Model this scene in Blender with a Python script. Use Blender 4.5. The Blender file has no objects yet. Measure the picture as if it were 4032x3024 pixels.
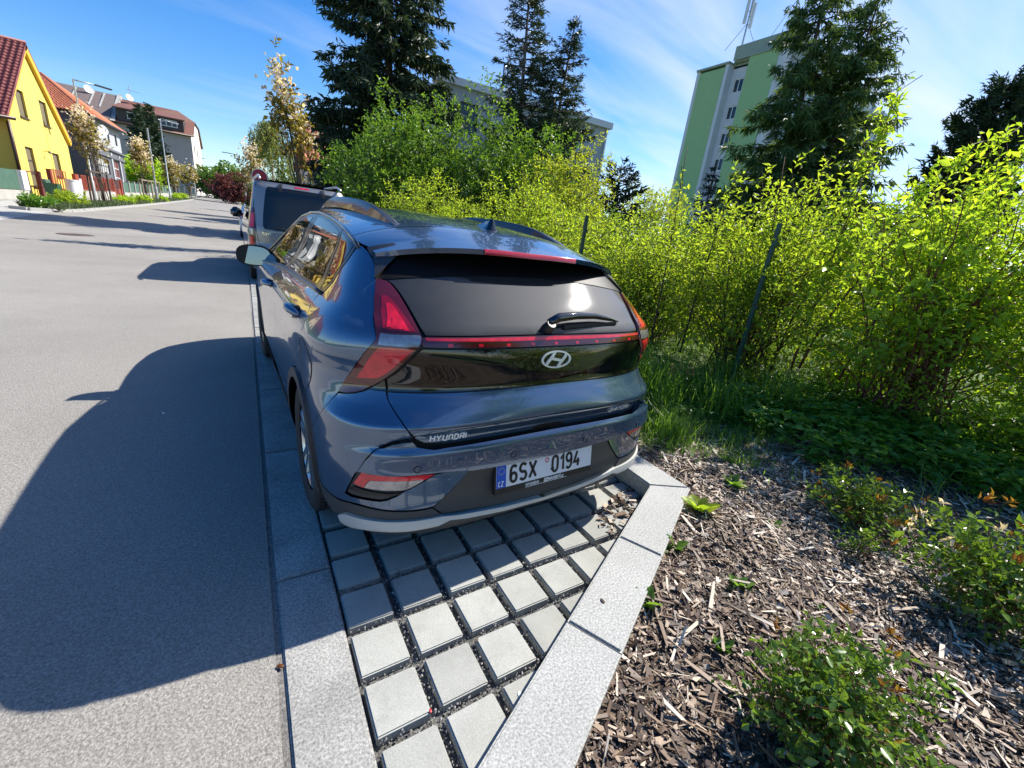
import bpy, bmesh, math, random
import numpy as np
from mathutils import Vector, Matrix
from mathutils.geometry import delaunay_2d_cdt

random.seed(7)
RNG = np.random.default_rng(11)
SC = bpy.context.scene
COL = SC.collection
R = math.radians

# ------------------------------------------------------------------ camera
CAM_POS = (-0.2193, -1.7240, 1.3703)
CAM_ROWS = ((0.8491343, -0.51415495, 0.12089511),
            (-0.07278937, -0.34062187, -0.9373785),
            (0.52313731, 0.78716036, -0.32665873))     # right, down, forward
cd = bpy.data.cameras.new('camera')
cam = bpy.data.objects.new('camera', cd)
COL.objects.link(cam)
m = Matrix.Identity(4)
for i in range(3):
    m[i][0] = CAM_ROWS[0][i]
    m[i][1] = -CAM_ROWS[1][i]
    m[i][2] = -CAM_ROWS[2][i]
    m[i][3] = CAM_POS[i]
cam.matrix_world = m
cd.sensor_width = 36.0
cd.lens = 36.0 * 1644.73 / 4032.0
cd.clip_start = 0.05
cd.clip_end = 2500
SC.camera = cam

# ------------------------------------------------------------------ sky and sun
SUN = Vector((0.981, 0.124, 1.0)).normalized()
world = bpy.data.worlds.new('World')
SC.world = world
world.use_nodes = True
nt = world.node_tree
nt.nodes.clear()
wo = nt.nodes.new('ShaderNodeOutputWorld')
bg = nt.nodes.new('ShaderNodeBackground')
sky = nt.nodes.new('ShaderNodeTexSky')
sky.sky_type = 'NISHITA'
sky.sun_disc = False
sky.sun_elevation = math.asin(SUN.z)
sky.sun_rotation = math.atan2(SUN.x, SUN.y)
sky.altitude = 300
sky.air_density = 1.0
sky.dust_density = 0.5
sky.ozone_density = 2.2
bg.inputs['Strength'].default_value = 0.13
tc = nt.nodes.new('ShaderNodeTexCoord')
sep = nt.nodes.new('ShaderNodeSeparateXYZ')
nt.links.new(tc.outputs['Generated'], sep.inputs[0])


def wmath(op, a, b=None, c=None, clamp=False):
    n = nt.nodes.new('ShaderNodeMath')
    n.operation = op
    n.use_clamp = clamp
    for k, v in enumerate((a, b, c)):
        if v is None:
            continue
        if isinstance(v, (int, float)):
            n.inputs[k].default_value = v
        else:
            nt.links.new(v, n.inputs[k])
    return n.outputs[0]


zz = wmath('ADD', wmath('MAXIMUM', sep.outputs[2], 0.0), 0.18)
comb = nt.nodes.new('ShaderNodeCombineXYZ')
nt.links.new(wmath('DIVIDE', sep.outputs[0], zz), comb.inputs[0])
nt.links.new(wmath('DIVIDE', sep.outputs[1], zz), comb.inputs[1])
mp = nt.nodes.new('ShaderNodeMapping')
mp.inputs['Rotation'].default_value = (0, 0, R(38))
mp.inputs['Scale'].default_value = (0.75, 2.6, 1)
mp.inputs['Location'].default_value = (0.35, 0.15, 0)
nt.links.new(comb.outputs[0], mp.inputs[0])
nz = nt.nodes.new('ShaderNodeTexNoise')
nz.inputs['Scale'].default_value = 1.1
nz.inputs['Detail'].default_value = 7
nz.inputs['Roughness'].default_value = 0.52
nz.inputs['Distortion'].default_value = 0.5
nt.links.new(mp.outputs[0], nz.inputs[0])
nz2 = nt.nodes.new('ShaderNodeTexNoise')
nz2.inputs['Scale'].default_value = 0.55
nz2.inputs['Detail'].default_value = 3
nt.links.new(comb.outputs[0], nz2.inputs[0])
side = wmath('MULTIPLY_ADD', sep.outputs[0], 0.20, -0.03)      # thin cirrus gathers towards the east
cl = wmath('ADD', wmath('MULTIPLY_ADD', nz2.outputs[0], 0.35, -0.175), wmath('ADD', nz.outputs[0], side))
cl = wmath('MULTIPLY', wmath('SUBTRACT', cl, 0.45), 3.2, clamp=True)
cl = wmath('MULTIPLY', cl, wmath('ADD', wmath('MULTIPLY_ADD', sep.outputs[0], 0.5, 0.2), wmath('MULTIPLY', wmath('MAXIMUM', wmath('SUBTRACT', sep.outputs[2], 0.5), 0.0), 0.5), clamp=True))  # last term: veil added overhead, out of view, to brighten the shadows
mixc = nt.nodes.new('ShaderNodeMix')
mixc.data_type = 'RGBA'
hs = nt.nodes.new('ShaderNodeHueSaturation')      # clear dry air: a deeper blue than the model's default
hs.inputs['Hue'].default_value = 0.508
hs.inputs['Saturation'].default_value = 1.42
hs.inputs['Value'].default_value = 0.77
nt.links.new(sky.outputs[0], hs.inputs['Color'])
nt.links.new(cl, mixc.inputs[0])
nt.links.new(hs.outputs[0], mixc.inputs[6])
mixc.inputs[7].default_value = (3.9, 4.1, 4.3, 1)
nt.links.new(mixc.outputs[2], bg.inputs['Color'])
nt.links.new(bg.outputs[0], wo.inputs[0])

sd = bpy.data.lights.new('sun', 'SUN')
sd.energy = 4.2
sd.angle = R(0.55)
sd.color = (1.0, 0.955, 0.88)
sun = bpy.data.objects.new('sun', sd)
COL.objects.link(sun)
sun.rotation_euler = SUN.to_track_quat('Z', 'Y').to_euler()

SC.view_settings.view_transform = 'Standard'
SC.view_settings.look = 'None'
SC.view_settings.exposure = 1.02
SC.view_settings.gamma = 1.0
SC.view_settings.use_curve_mapping = False
SC.cycles.max_bounces = 7
SC.cycles.transparent_max_bounces = 8
SC.cycles.sample_clamp_indirect = 6
SC.cycles.caustics_reflective = False
SC.cycles.caustics_refractive = False


# ------------------------------------------------------------------ helpers
def zg(y):
    """height of the street: level here, climbing gently far ahead"""
    if y < 28:
        return 0.0
    return 1.36 * ((min(y, 200) - 28) / 90.0) ** 1.2


def tag(o, label=None, cat=None, group=None, kind=None):
    if label:
        o['label'] = label
    if cat:
        o['category'] = cat
    if group:
        o['group'] = group
    if kind:
        o['kind'] = kind
    return o


def empty(name, loc=(0, 0, 0), rz=0, label=None, cat=None, group=None):
    o = bpy.data.objects.new(name, None)
    o.empty_display_size = 0.2
    COL.objects.link(o)
    o.location = loc
    o.rotation_euler = (0, 0, rz)
    return tag(o, label, cat, group)


def link(name, me, mat=None, parent=None, kind=None):
    o = bpy.data.objects.new(name, me)
    COL.objects.link(o)
    if mat is not None and len(me.materials) == 0:
        me.materials.append(mat)
    if parent is not None:
        o.parent = parent
    if kind:
        o['kind'] = kind
    return o


class MB:
    def __init__(s):
        s.v = []
        s.f = []

    def add(s, vs, fs):
        b = len(s.v)
        s.v.extend([tuple(map(float, p)) for p in vs])
        s.f.extend([tuple(b + i for i in f) for f in fs])
        return s

    def box(s, c, d, rz=0, rx=0, ry=0):
        mt = Matrix.Rotation(rz, 3, 'Z') @ Matrix.Rotation(ry, 3, 'Y') @ Matrix.Rotation(rx, 3, 'X')
        vs = []
        for z in (-.5, .5):
            for x, y in ((-.5, -.5), (.5, -.5), (.5, .5), (-.5, .5)):
                vs.append(Vector(c) + mt @ Vector((x * d[0], y * d[1], z * d[2])))
        return s.add(vs, [(3, 2, 1, 0), (4, 5, 6, 7), (0, 1, 5, 4), (1, 2, 6, 5), (2, 3, 7, 6), (3, 0, 4, 7)])

    def span(s, a, b):
        return s.box([(a[i] + b[i]) / 2 for i in range(3)], [abs(b[i] - a[i]) for i in range(3)])

    def bar(s, a, b, w, h=None, up=(0, 0, 1)):
        a = Vector(a); b = Vector(b); h = h or w
        d = (b - a).normalized()
        u = Vector(up)
        if abs(d.dot(u)) > .98:
            u = Vector((1, 0, 0))
        x = d.cross(u).normalized(); y = x.cross(d).normalized()
        vs = []
        for p in (a, b):
            for i, j in ((-.5, -.5), (.5, -.5), (.5, .5), (-.5, .5)):
                vs.append(p + x * w * i + y * h * j)
        return s.add(vs, [(3, 2, 1, 0), (4, 5, 6, 7), (0, 1, 5, 4), (1, 2, 6, 5), (2, 3, 7, 6), (3, 0, 4, 7)])

    def tube(s, pts, r, n=8, cap=True):
        pts = [Vector(p) for p in pts]
        k = len(pts)
        if not hasattr(r, '__len__'):
            r = [r] * k
        vs = []
        pu = None
        for i, p in enumerate(pts):
            d = (pts[min(i + 1, k - 1)] - pts[max(i - 1, 0)])
            d = d.normalized() if d.length > 1e-9 else Vector((0, 0, 1))
            u = pu if pu is not None else (Vector((1, 0, 0)) if abs(d.x) < .8 else Vector((0, 1, 0)))
            u = (u - d * u.dot(d)).normalized()
            pu = u
            w = d.cross(u)
            for j in range(n):
                a = 2 * math.pi * j / n
                vs.append(p + (u * math.cos(a) + w * math.sin(a)) * r[i])
        fs = [(i * n + j, i * n + (j + 1) % n, (i + 1) * n + (j + 1) % n, (i + 1) * n + j)
              for i in range(k - 1) for j in range(n)]
        if cap:
            fs.append(tuple(range(n))[::-1])
            fs.append(tuple((k - 1) * n + j for j in range(n)))
        return s.add(vs, fs)

    def lathe(s, prof, n=32, c=(0, 0, 0), axis='Z', a0=0, a1=2 * math.pi):
        closed = abs(a1 - a0 - 2 * math.pi) < 1e-6
        m_ = n if closed else n + 1
        vs = []
        for i in range(m_):
            a = a0 + (a1 - a0) * i / n
            for r, h in prof:
                x, y = r * math.cos(a), r * math.sin(a)
                p = (x, y, h) if axis == 'Z' else ((h, x, y) if axis == 'X' else (x, h, y))
                vs.append((p[0] + c[0], p[1] + c[1], p[2] + c[2]))
        k = len(prof)
        fs = []
        for i in range(n):
            i2 = (i + 1) % m_
            for j in range(k - 1):
                fs.append((i * k + j, i2 * k + j, i2 * k + j + 1, i * k + j + 1))
        return s.add(vs, fs)

    def prism(s, poly, z0, z1, fr=None):
        """polygon (a,b) extruded c from z0 to z1; fr maps (a,b,c)->xyz"""
        fr = fr or (lambda a, b, c: (a, b, c))
        n = len(poly)
        vs = [fr(a, b, z0) for a, b in poly] + [fr(a, b, z1) for a, b in poly]
        fs = [tuple(range(n))[::-1], tuple(range(n, 2 * n))] + [(i, (i + 1) % n, n + (i + 1) % n, n + i) for i in range(n)]
        return s.add(vs, fs)

    def mesh(s, name, smooth=False):
        me = bpy.data.meshes.new(name)
        me.from_pydata(s.v, [], s.f)
        me.update()
        if smooth:
            me.shade_smooth()
        return me

    def build(s, name, mat, parent=None, smooth=False, kind=None, fix=True, angle=None):
        me = s.mesh(name, smooth)
        if fix:
            bm = bmesh.new(); bm.from_mesh(me)
            bmesh.ops.recalc_face_normals(bm, faces=bm.faces)
            bm.to_mesh(me); bm.free()
        o = link(name, me, mat, parent, kind)
        if angle:
            me.shade_smooth()
            me.set_sharp_from_angle(angle=R(angle))
        return o


def np_mesh(name, verts, faces, attrs=None, smooth=False):
    """verts (N,3), faces (M,k) numpy -> mesh, quickly"""
    me = bpy.data.meshes.new(name)
    verts = np.ascontiguousarray(verts, dtype=np.float32)
    faces = np.ascontiguousarray(faces, dtype=np.int32)
    k = faces.shape[1]
    me.vertices.add(len(verts))
    me.vertices.foreach_set('co', verts.ravel())
    me.loops.add(faces.size)
    me.loops.foreach_set('vertex_index', faces.ravel())
    me.polygons.add(len(faces))
    me.polygons.foreach_set('loop_start', np.arange(0, faces.size, k, dtype=np.int32))
    me.polygons.foreach_set('loop_total', np.full(len(faces), k, dtype=np.int32))
    if attrs:
        for nm, arr in attrs.items():
            a = me.attributes.new(nm, 'FLOAT', 'POINT')
            a.data.foreach_set('value', np.ascontiguousarray(arr, dtype=np.float32))
    me.update(calc_edges=True)
    if smooth:
        me.shade_smooth()
    else:
        me.shade_flat()
    return me


def unit(a):
    return a / (np.linalg.norm(a, axis=-1, keepdims=True) + 1e-9)


def leaf_arrays(pos, ax, nrm, L, W, tint, fold=0.25, k4=True):
    """folded diamond leaves: 4 vertices, 2 triangles each"""
    ax = unit(ax)
    sd_ = unit(np.cross(ax, nrm))
    up = np.cross(sd_, ax)
    L = np.asarray(L)[:, None]; W = np.asarray(W)[:, None]
    b = pos
    t = pos + ax * L - up * L * 0.12
    l = pos + ax * L * .45 + sd_ * W * .5 + up * W * fold
    r = pos + ax * L * .45 - sd_ * W * .5 + up * W * fold
    v = np.stack([b, l, t, r], 1).reshape(-1, 3)
    n = len(pos)
    i = np.arange(n)[:, None] * 4
    f = np.concatenate([i + np.array([[0, 2, 1]]), i + np.array([[0, 3, 2]])], 0)
    return v, f, np.repeat(tint, 4)


# ------------------------------------------------------------------ materials
def newmat(name):
    mt = bpy.data.materials.new(name)
    mt.use_nodes = True
    return mt, mt.node_tree, mt.node_tree.nodes['Principled BSDF']


def pmat(name, col, rough=.6, metal=0, coat=0, spec=.5, noise=None, bump=0, bscale=40, coatr=.03, trans=0, emit=None):
    """principled with optional colour mottling (scale, amount) and fine relief"""
    mt, t, b = newmat(name)
    b.inputs['Roughness'].default_value = rough
    b.inputs['Metallic'].default_value = metal
    b.inputs['Coat Weight'].default_value = coat
    b.inputs['Coat Roughness'].default_value = coatr
    b.inputs['Specular IOR Level'].default_value = spec
    b.inputs['Transmission Weight'].default_value = trans
    b.inputs['Base Color'].default_value = (*col, 1)
    co = t.nodes.new('ShaderNodeTexCoord')
    if noise:
        n = t.nodes.new('ShaderNodeTexNoise')
        n.inputs['Scale'].default_value = noise[0]
        n.inputs['Detail'].default_value = 6
        n.inputs['Roughness'].default_value = .65
        t.links.new(co.outputs['Object'], n.inputs[0])
        rp = t.nodes.new('ShaderNodeValToRGB')
        a = noise[1]
        rp.color_ramp.elements[0].position = .3
        rp.color_ramp.elements[1].position = .72
        rp.color_ramp.elements[0].color = (*[max(0, c * (1 - a)) for c in col], 1)
        rp.color_ramp.elements[1].color = (*[c * (1 + a) for c in col], 1)
        t.links.new(n.outputs[0], rp.inputs[0])
        t.links.new(rp.outputs[0], b.inputs['Base Color'])
    if bump:
        n2 = t.nodes.new('ShaderNodeTexNoise')
        n2.inputs['Scale'].default_value = bscale
        n2.inputs['Detail'].default_value = 5
        t.links.new(co.outputs['Object'], n2.inputs[0])
        bp = t.nodes.new('ShaderNodeBump')
        bp.inputs['Strength'].default_value = bump
        bp.inputs['Distance'].default_value = .01
        t.links.new(n2.outputs[0], bp.inputs['Height'])
        t.links.new(bp.outputs[0], b.inputs['Normal'])
    return mt


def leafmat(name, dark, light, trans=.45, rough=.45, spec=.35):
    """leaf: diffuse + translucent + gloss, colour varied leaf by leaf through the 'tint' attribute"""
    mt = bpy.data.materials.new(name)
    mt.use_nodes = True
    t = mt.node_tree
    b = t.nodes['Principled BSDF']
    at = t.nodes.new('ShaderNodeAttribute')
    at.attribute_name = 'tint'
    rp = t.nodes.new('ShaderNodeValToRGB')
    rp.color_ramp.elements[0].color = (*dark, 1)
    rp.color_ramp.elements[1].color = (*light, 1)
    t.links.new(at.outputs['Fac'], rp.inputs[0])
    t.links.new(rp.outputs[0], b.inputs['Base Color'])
    b.inputs['Roughness'].default_value = rough
    b.inputs['Specular IOR Level'].default_value = spec
    tr = t.nodes.new('ShaderNodeBsdfTranslucent')
    mu = t.nodes.new('ShaderNodeMix'); mu.data_type = 'RGBA'; mu.blend_type = 'MULTIPLY'
    mu.inputs[0].default_value = 1
    t.links.new(rp.outputs[0], mu.inputs[6])
    mu.inputs[7].default_value = (2.3, 2.1, .9, 1)
    t.links.new(mu.outputs[2], tr.inputs['Color'])
    mx = t.nodes.new('ShaderNodeMixShader')
    mx.inputs[0].default_value = trans
    t.links.new(b.outputs[0], mx.inputs[1])
    t.links.new(tr.outputs[0], mx.inputs[2])
    t.links.new(mx.outputs[0], t.nodes['Material Output'].inputs['Surface'])
    return mt


def speckle(name, base, dark, light, scale, rough=.85, bump=.35, big=.25, bigscale=1.2, stain=None, var=0):
    """mineral surface: fine speckle of three tones over slow mottling, with matching fine relief"""
    mt, t, b = newmat(name)
    b.inputs['Roughness'].default_value = rough
    b.inputs['Specular IOR Level'].default_value = .3
    co = t.nodes.new('ShaderNodeTexCoord')
    n = t.nodes.new('ShaderNodeTexNoise')
    n.inputs['Scale'].default_value = scale
    n.inputs['Detail'].default_value = 3
    n.inputs['Roughness'].default_value = .75
    t.links.new(co.outputs['Object'], n.inputs[0])
    rp = t.nodes.new('ShaderNodeValToRGB')
    e = rp.color_ramp.elements
    e[0].position = .30; e[0].color = (*dark, 1)
    e[1].position = .70; e[1].color = (*light, 1)
    m_ = e.new(.5); m_.color = (*base, 1)
    t.links.new(n.outputs[0], rp.inputs[0])
    n2 = t.nodes.new('ShaderNodeTexNoise')
    n2.inputs['Scale'].default_value = bigscale
    n2.inputs['Detail'].default_value = 6
    n2.inputs['Roughness'].default_value = .6
    t.links.new(co.outputs['Object'], n2.inputs[0])
    r2 = t.nodes.new('ShaderNodeMapRange')
    r2.inputs[1].default_value = .3; r2.inputs[2].default_value = .7
    r2.inputs[3].default_value = 1 - big; r2.inputs[4].default_value = 1 + big
    t.links.new(n2.outputs[0], r2.inputs[0])
    mu = t.nodes.new('ShaderNodeMix'); mu.data_type = 'RGBA'; mu.blend_type = 'MULTIPLY'
    mu.inputs[0].default_value = 1
    t.links.new(rp.outputs[0], mu.inputs[6])
    t.links.new(r2.outputs[0], mu.inputs[7])
    out = mu.outputs[2]
    if stain:
        n3 = t.nodes.new('ShaderNodeTexNoise')
        n3.inputs['Scale'].default_value = stain[0]
        n3.inputs['Detail'].default_value = 8
        n3.inputs['Roughness'].default_value = .7
        t.links.new(co.outputs['Object'], n3.inputs[0])
        r3 = t.nodes.new('ShaderNodeMapRange')
        r3.inputs[1].default_value = .55; r3.inputs[2].default_value = .75
        r3.inputs[3].default_value = 0; r3.inputs[4].default_value = stain[1]
        t.links.new(n3.outputs[0], r3.inputs[0])
        m3 = t.nodes.new('ShaderNodeMix'); m3.data_type = 'RGBA'
        t.links.new(r3.outputs[0], m3.inputs[0])
        t.links.new(out, m3.inputs[6])
        m3.inputs[7].default_value = (*stain[2], 1)
        out = m3.outputs[2]
    if var:
        oi = t.nodes.new('ShaderNodeObjectInfo')
        rv = t.nodes.new('ShaderNodeMapRange')
        rv.inputs[3].default_value = 1 - var; rv.inputs[4].default_value = 1 + var
        t.links.new(oi.outputs['Random'], rv.inputs[0])
        m4 = t.nodes.new('ShaderNodeMix'); m4.data_type = 'RGBA'; m4.blend_type = 'MULTIPLY'; m4.inputs[0].default_value = 1
        t.links.new(out, m4.inputs[6]); t.links.new(rv.outputs[0], m4.inputs[7])
        out = m4.outputs[2]
        ad = t.nodes.new('ShaderNodeVectorMath'); ad.operation = 'MULTIPLY_ADD'      # each stone its own patch of the grain
        t.links.new(oi.outputs['Random'], ad.inputs[0]); ad.inputs[1].default_value = (37, 53, 71)
        t.links.new(co.outputs['Object'], ad.inputs[2])
        for nn in (n, n2) + ((n3,) if stain else ()):
            t.links.new(ad.outputs[0], nn.inputs[0])
    t.links.new(out, b.inputs['Base Color'])
    bp = t.nodes.new('ShaderNodeBump')
    bp.inputs['Strength'].default_value = bump
    bp.inputs['Distance'].default_value = .004
    t.links.new(n.outputs[0], bp.inputs['Height'])
    t.links.new(bp.outputs[0], b.inputs['Normal'])
    return mt


def glassmat(name, col, rough=.02, dust=0.0):
    mt, t, b = newmat(name)
    b.inputs['Base Color'].default_value = (*col, 1)
    b.inputs['Roughness'].default_value = rough
    b.inputs['Specular IOR Level'].default_value = .6
    if dust:
        co = t.nodes.new('ShaderNodeTexCoord')
        n = t.nodes.new('ShaderNodeTexNoise')
        n.inputs['Scale'].default_value = 7
        n.inputs['Detail'].default_value = 9
        n.inputs['Roughness'].default_value = .7
        t.links.new(co.outputs['Object'], n.inputs[0])
        rp = t.nodes.new('ShaderNodeValToRGB')
        rp.color_ramp.elements[0].position = .3
        rp.color_ramp.elements[1].position = .8
        rp.color_ramp.elements[0].color = (*[c + dust * .45 for c in col], 1)
        rp.color_ramp.elements[1].color = (*[c + dust * 1.3 for c in col], 1)
        t.links.new(n.outputs[0], rp.inputs[0])
        t.links.new(rp.outputs[0], b.inputs['Base Color'])
        b.inputs['Roughness'].default_value = .6
        b.inputs['Specular IOR Level'].default_value = .12
        b.inputs['Coat Weight'].default_value = .8
        b.inputs['Coat Roughness'].default_value = .05
    return mt


M = {}
M['asphalt'] = speckle('asphalt', (.270, .252, .222), (.15, .141, .125), (.42, .394, .35), 130, bump=1.2, big=.14, bigscale=.45, stain=(.6, .30, (.20, .188, .166)))
M['granite'] = speckle('granite', (.37, .368, .345), (.19, .188, .18), (.56, .555, .52), 130, bump=.25, big=.12, bigscale=3)
M['granite_old'] = speckle('granite_old', (.31, .303, .28), (.15, .147, .138), (.48, .47, .435), 120, bump=.5, big=.22, bigscale=4, stain=(5, .5, (.11, .105, .095)), var=.08)
M['paver'] = speckle('paver_concrete', (.36, .36, .325), (.30, .30, .27), (.43, .43, .39), 260, bump=.25, big=.13, bigscale=5, stain=(11, .55, (.24, .235, .20)), var=.10)
M['gravel_bed'] = speckle('gravel_bed', (.10, .098, .092), (.02, .02, .02), (.26, .25, .23), 120, bump=1, big=.3)
M['joint_asphalt'] = speckle('joint_asphalt', (.19, .18, .165), (.08, .078, .072), (.31, .29, .26), 90, bump=1.2, big=.3)
M['iron'] = pmat('cast_iron', (.12, .085, .065), .6, metal=.3, noise=(8, .3))
M['gravel'] = speckle('gravel', (.16, .16, .16), (.05, .05, .055), (.35, .34, .32), 40, bump=.2)
M['sidewalk'] = speckle('sidewalk', (.40, .39, .36), (.30, .29, .27), (.5, .49, .46), 60, bump=.2, big=.12)
M['soil'] = speckle('soil', (.11, .082, .058), (.035, .026, .018), (.24, .185, .13), 45, bump=1, big=.3)
M['lawn'] = speckle('lawn', (.07, .11, .025), (.03, .055, .012), (.13, .17, .05), 25, bump=1, big=.3)
M['black'] = pmat('black_plastic', (.012, .012, .013), .45)
M['trim'] = pmat('grey_trim_plastic', (.045, .047, .05), .55, bump=.15, bscale=600)
M['rubber'] = pmat('tyre_rubber', (.03, .029, .028), .75, noise=(20, .25))
M['gloss_black'] = pmat('gloss_black', (.006, .006, .007), .05, coat=1, coatr=.01)
M['chrome'] = pmat('chrome', (.82, .82, .82), .12, metal=1)
M['satin'] = pmat('satin_silver', (.62, .62, .61), .35, metal=.7)
M['silver_paint'] = pmat('silver_paint', (.50, .51, .50), .45, metal=.15, noise=(9, .05))
M['alloy'] = pmat('alloy', (.55, .55, .56), .25, metal=.9)
M['dark_metal'] = pmat('dark_metal', (.05, .05, .052), .4, metal=.6)
M['white_print'] = pmat('white_print', (.82, .82, .81), .4)
M['black_print'] = pmat('black_print', (.012, .012, .012), .4)
M['blue_print'] = pmat('blue_print', (.012, .09, .50), .4)
M['yellow_print'] = pmat('yellow_print', (.6, .45, .05), .4)
M['red_print'] = pmat('red_print', (.5, .02, .03), .4)
M['green_metal'] = pmat('green_metal', (.012, .06, .045), .45, noise=(15, .4))
M['galv'] = pmat('galvanised_steel', (.42, .44, .44), .45, metal=.5, noise=(6, .15))

# ------------------------------------------------------------------ car body surfaces
def pchip(x, y, xi):
    x = np.asarray(x, float); y = np.asarray(y, float); h = np.diff(x); d = np.diff(y) / h
    mm = np.zeros_like(y); w1 = 2 * h[1:] + h[:-1]; w2 = h[1:] + 2 * h[:-1]
    ok = d[:-1] * d[1:] > 0
    with np.errstate(divide='ignore', invalid='ignore'):
        mm[1:-1] = np.where(ok, (w1 + w2) / (w1 / d[:-1] + w2 / d[1:]), 0)
    mm[0] = d[0]; mm[-1] = d[-1]
    xi = np.clip(xi, x[0], x[-1]); k = np.clip(np.searchsorted(x, xi) - 1, 0, len(h) - 1)
    t = (xi - x[k]) / h[k]
    return ((1 + 2 * t) * (1 - t) ** 2) * y[k] + t * (1 - t) ** 2 * h[k] * mm[k] + t * t * (3 - 2 * t) * y[k + 1] + t * t * (t - 1) * h[k] * mm[k + 1]


class Surf:
    """body side and rear as one sheet: q = 0 rear centre, 1 end of the rear corner, beyond that metres along the side; z height"""

    def __init__(s, lv, ys, nose0, noselen):
        s.lv = np.array(lv); s.ys = ys; s.n0 = nose0; s.nl = noselen

    def __call__(s, q, z):
        q, z = np.broadcast_arrays(np.asarray(q, float), np.asarray(z, float))
        sg = np.where(q < 0, -1.0, 1.0); q = np.abs(q)
        y0 = pchip(s.lv[:, 0], s.lv[:, 1], z); W = pchip(s.lv[:, 0], s.lv[:, 2], z); n = pchip(s.lv[:, 0], s.lv[:, 3], z)
        A = np.maximum(s.ys - y0, s.ys * .64)
        ph = np.clip(q, 0, 1) * np.pi / 2
        c = np.abs(np.cos(ph)); sn = np.abs(np.sin(ph))
        r = (c ** n + sn ** n) ** (-1 / n)
        x = W * r * sn; y = y0 + A * (1 - r * c) + np.clip(q - 1, 0, None)
        t = np.clip((y - s.n0) / s.nl, 0, .999)
        x = x * (1 - t ** 3.4) ** (1 / 3.4)
        return np.stack([-x * sg, y, z], -1)

    def normal(s, q, z):
        e = 2e-4
        a = s(q + e, z) - s(q - e, z); b = s(q, z + e) - s(q, z - e)
        return unit(np.cross(b, a))

    def _par(s, z):
        z = np.array(float(z))
        y0 = float(pchip(s.lv[:, 0], s.lv[:, 1], z)); W = float(pchip(s.lv[:, 0], s.lv[:, 2], z)); n = float(pchip(s.lv[:, 0], s.lv[:, 3], z))
        return y0, W, n, max(s.ys - y0, s.ys * .64)

    def qy(s, y, z):
        """q of the side point at distance y ahead of the tail"""
        y0, W, n, A = s._par(z)
        if y >= y0 + A:
            return 1 + y - y0 - A
        u = min(1.0, max(0.0, 1 - (y - y0) / A))
        return math.atan2(max(0.0, 1 - u ** n) ** (1 / n), u) * 2 / math.pi

    def qx(s, x, z):
        """q of the rear-face point at lateral x (x>0 is the right side)"""
        y0, W, n, A = s._par(z)
        e = min(1.0, abs(x) / W)
        q = math.atan2(e, max(0.0, 1 - e ** n) ** (1 / n)) * 2 / math.pi
        return q if x < 0 else -q

    def yz(s, pts):
        return [(s.qy(y, z), z) for y, z in pts]


def in_poly(p, poly):
    x, y = p[:, 0], p[:, 1]
    inside = np.zeros(len(p), bool)
    n = len(poly)
    for i in range(n):
        x1, y1 = poly[i]; x2, y2 = poly[(i + 1) % n]
        if y1 == y2:
            continue
        c = ((y1 > y) != (y2 > y)) & (x < (x2 - x1) * (y - y1) / (y2 - y1) + x1)
        inside ^= c
    return inside


def fill(poly, res, holes=()):
    """outline (n,2) -> points, triangles, boundary index loops; evenly sized"""
    loops = []
    pts = []
    edges = []
    for lp in [poly] + list(holes):
        b = len(pts)
        lp = list(lp)
        for i in range(len(lp)):
            p = np.array(lp[i], float); q = np.array(lp[(i + 1) % len(lp)], float)
            k = max(1, int(np.ceil(np.linalg.norm(q - p) / res)))
            for j in range(k):
                pts.append(p + (q - p) * j / k)
        loops.append(list(range(b, len(pts))))
        edges += [(b + i, b + (i + 1) % (len(pts) - b)) for i in range(len(pts) - b)]
    P = np.array(pts)
    lo, hi = P.min(0), P.max(0)
    gx, gy = np.meshgrid(np.arange(lo[0] + res * .5, hi[0], res), np.arange(lo[1] + res * .5, hi[1], res))
    G = np.c_[gx.ravel(), gy.ravel()]
    if len(G):
        G = G[in_poly(G, poly)]
        for h in holes:
            G = G[~in_poly(G, h)]
    if len(G):
        d = np.min(((G[:, None, :] - P[None, :, :]) ** 2).sum(-1), 1)
        G = G[d > (res * .45) ** 2]
    A = np.concatenate([P, G]) if len(G) else P
    vs, es, fs, ov, oe, of = delaunay_2d_cdt([Vector(p) for p in A], edges, [], 0, 1e-7)
    V = np.array([tuple(v) for v in vs])
    remap = {}
    for i, o in enumerate(ov):
        for k in o:
            remap[k] = i
    F = np.array([tuple(f) for f in fs])
    cen = V[F].mean(1)
    keep = in_poly(cen, poly)
    for h in holes:
        keep &= ~in_poly(cen, h)
    F = F[keep]
    a = V[F[:, 1]] - V[F[:, 0]]; b = V[F[:, 2]] - V[F[:, 0]]
    neg = (a[:, 0] * b[:, 1] - a[:, 1] * b[:, 0]) < 0
    F[neg] = F[neg][:, ::-1]
    return V, F, [[remap[i] for i in l] for l in loops]


def inset_poly(poly, d):
    p = np.array(poly, float)
    n = len(p)
    area = 0.5 * np.sum(p[:, 0] * np.roll(p[:, 1], -1) - np.roll(p[:, 0], -1) * p[:, 1])
    s = 1 if area > 0 else -1
    out = []
    for i in range(n):
        e1 = p[i] - p[i - 1]; e2 = p[(i + 1) % n] - p[i]
        n1 = np.array([-e1[1], e1[0]]) / (np.linalg.norm(e1) + 1e-9) * s
        n2 = np.array([-e2[1], e2[0]]) / (np.linalg.norm(e2) + 1e-9) * s
        v = n1 + n2
        l = np.linalg.norm(v)
        v = v / l if l > .3 else n1
        out.append(p[i] + v * d / max(.5, float(v @ n1)))
    return out


def set_normals(me, N):
    me.shade_smooth()
    me.normals_split_custom_set_from_vertices([tuple(n) for n in N])


QS = 1.15      # metres per unit q, roughly


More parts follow.
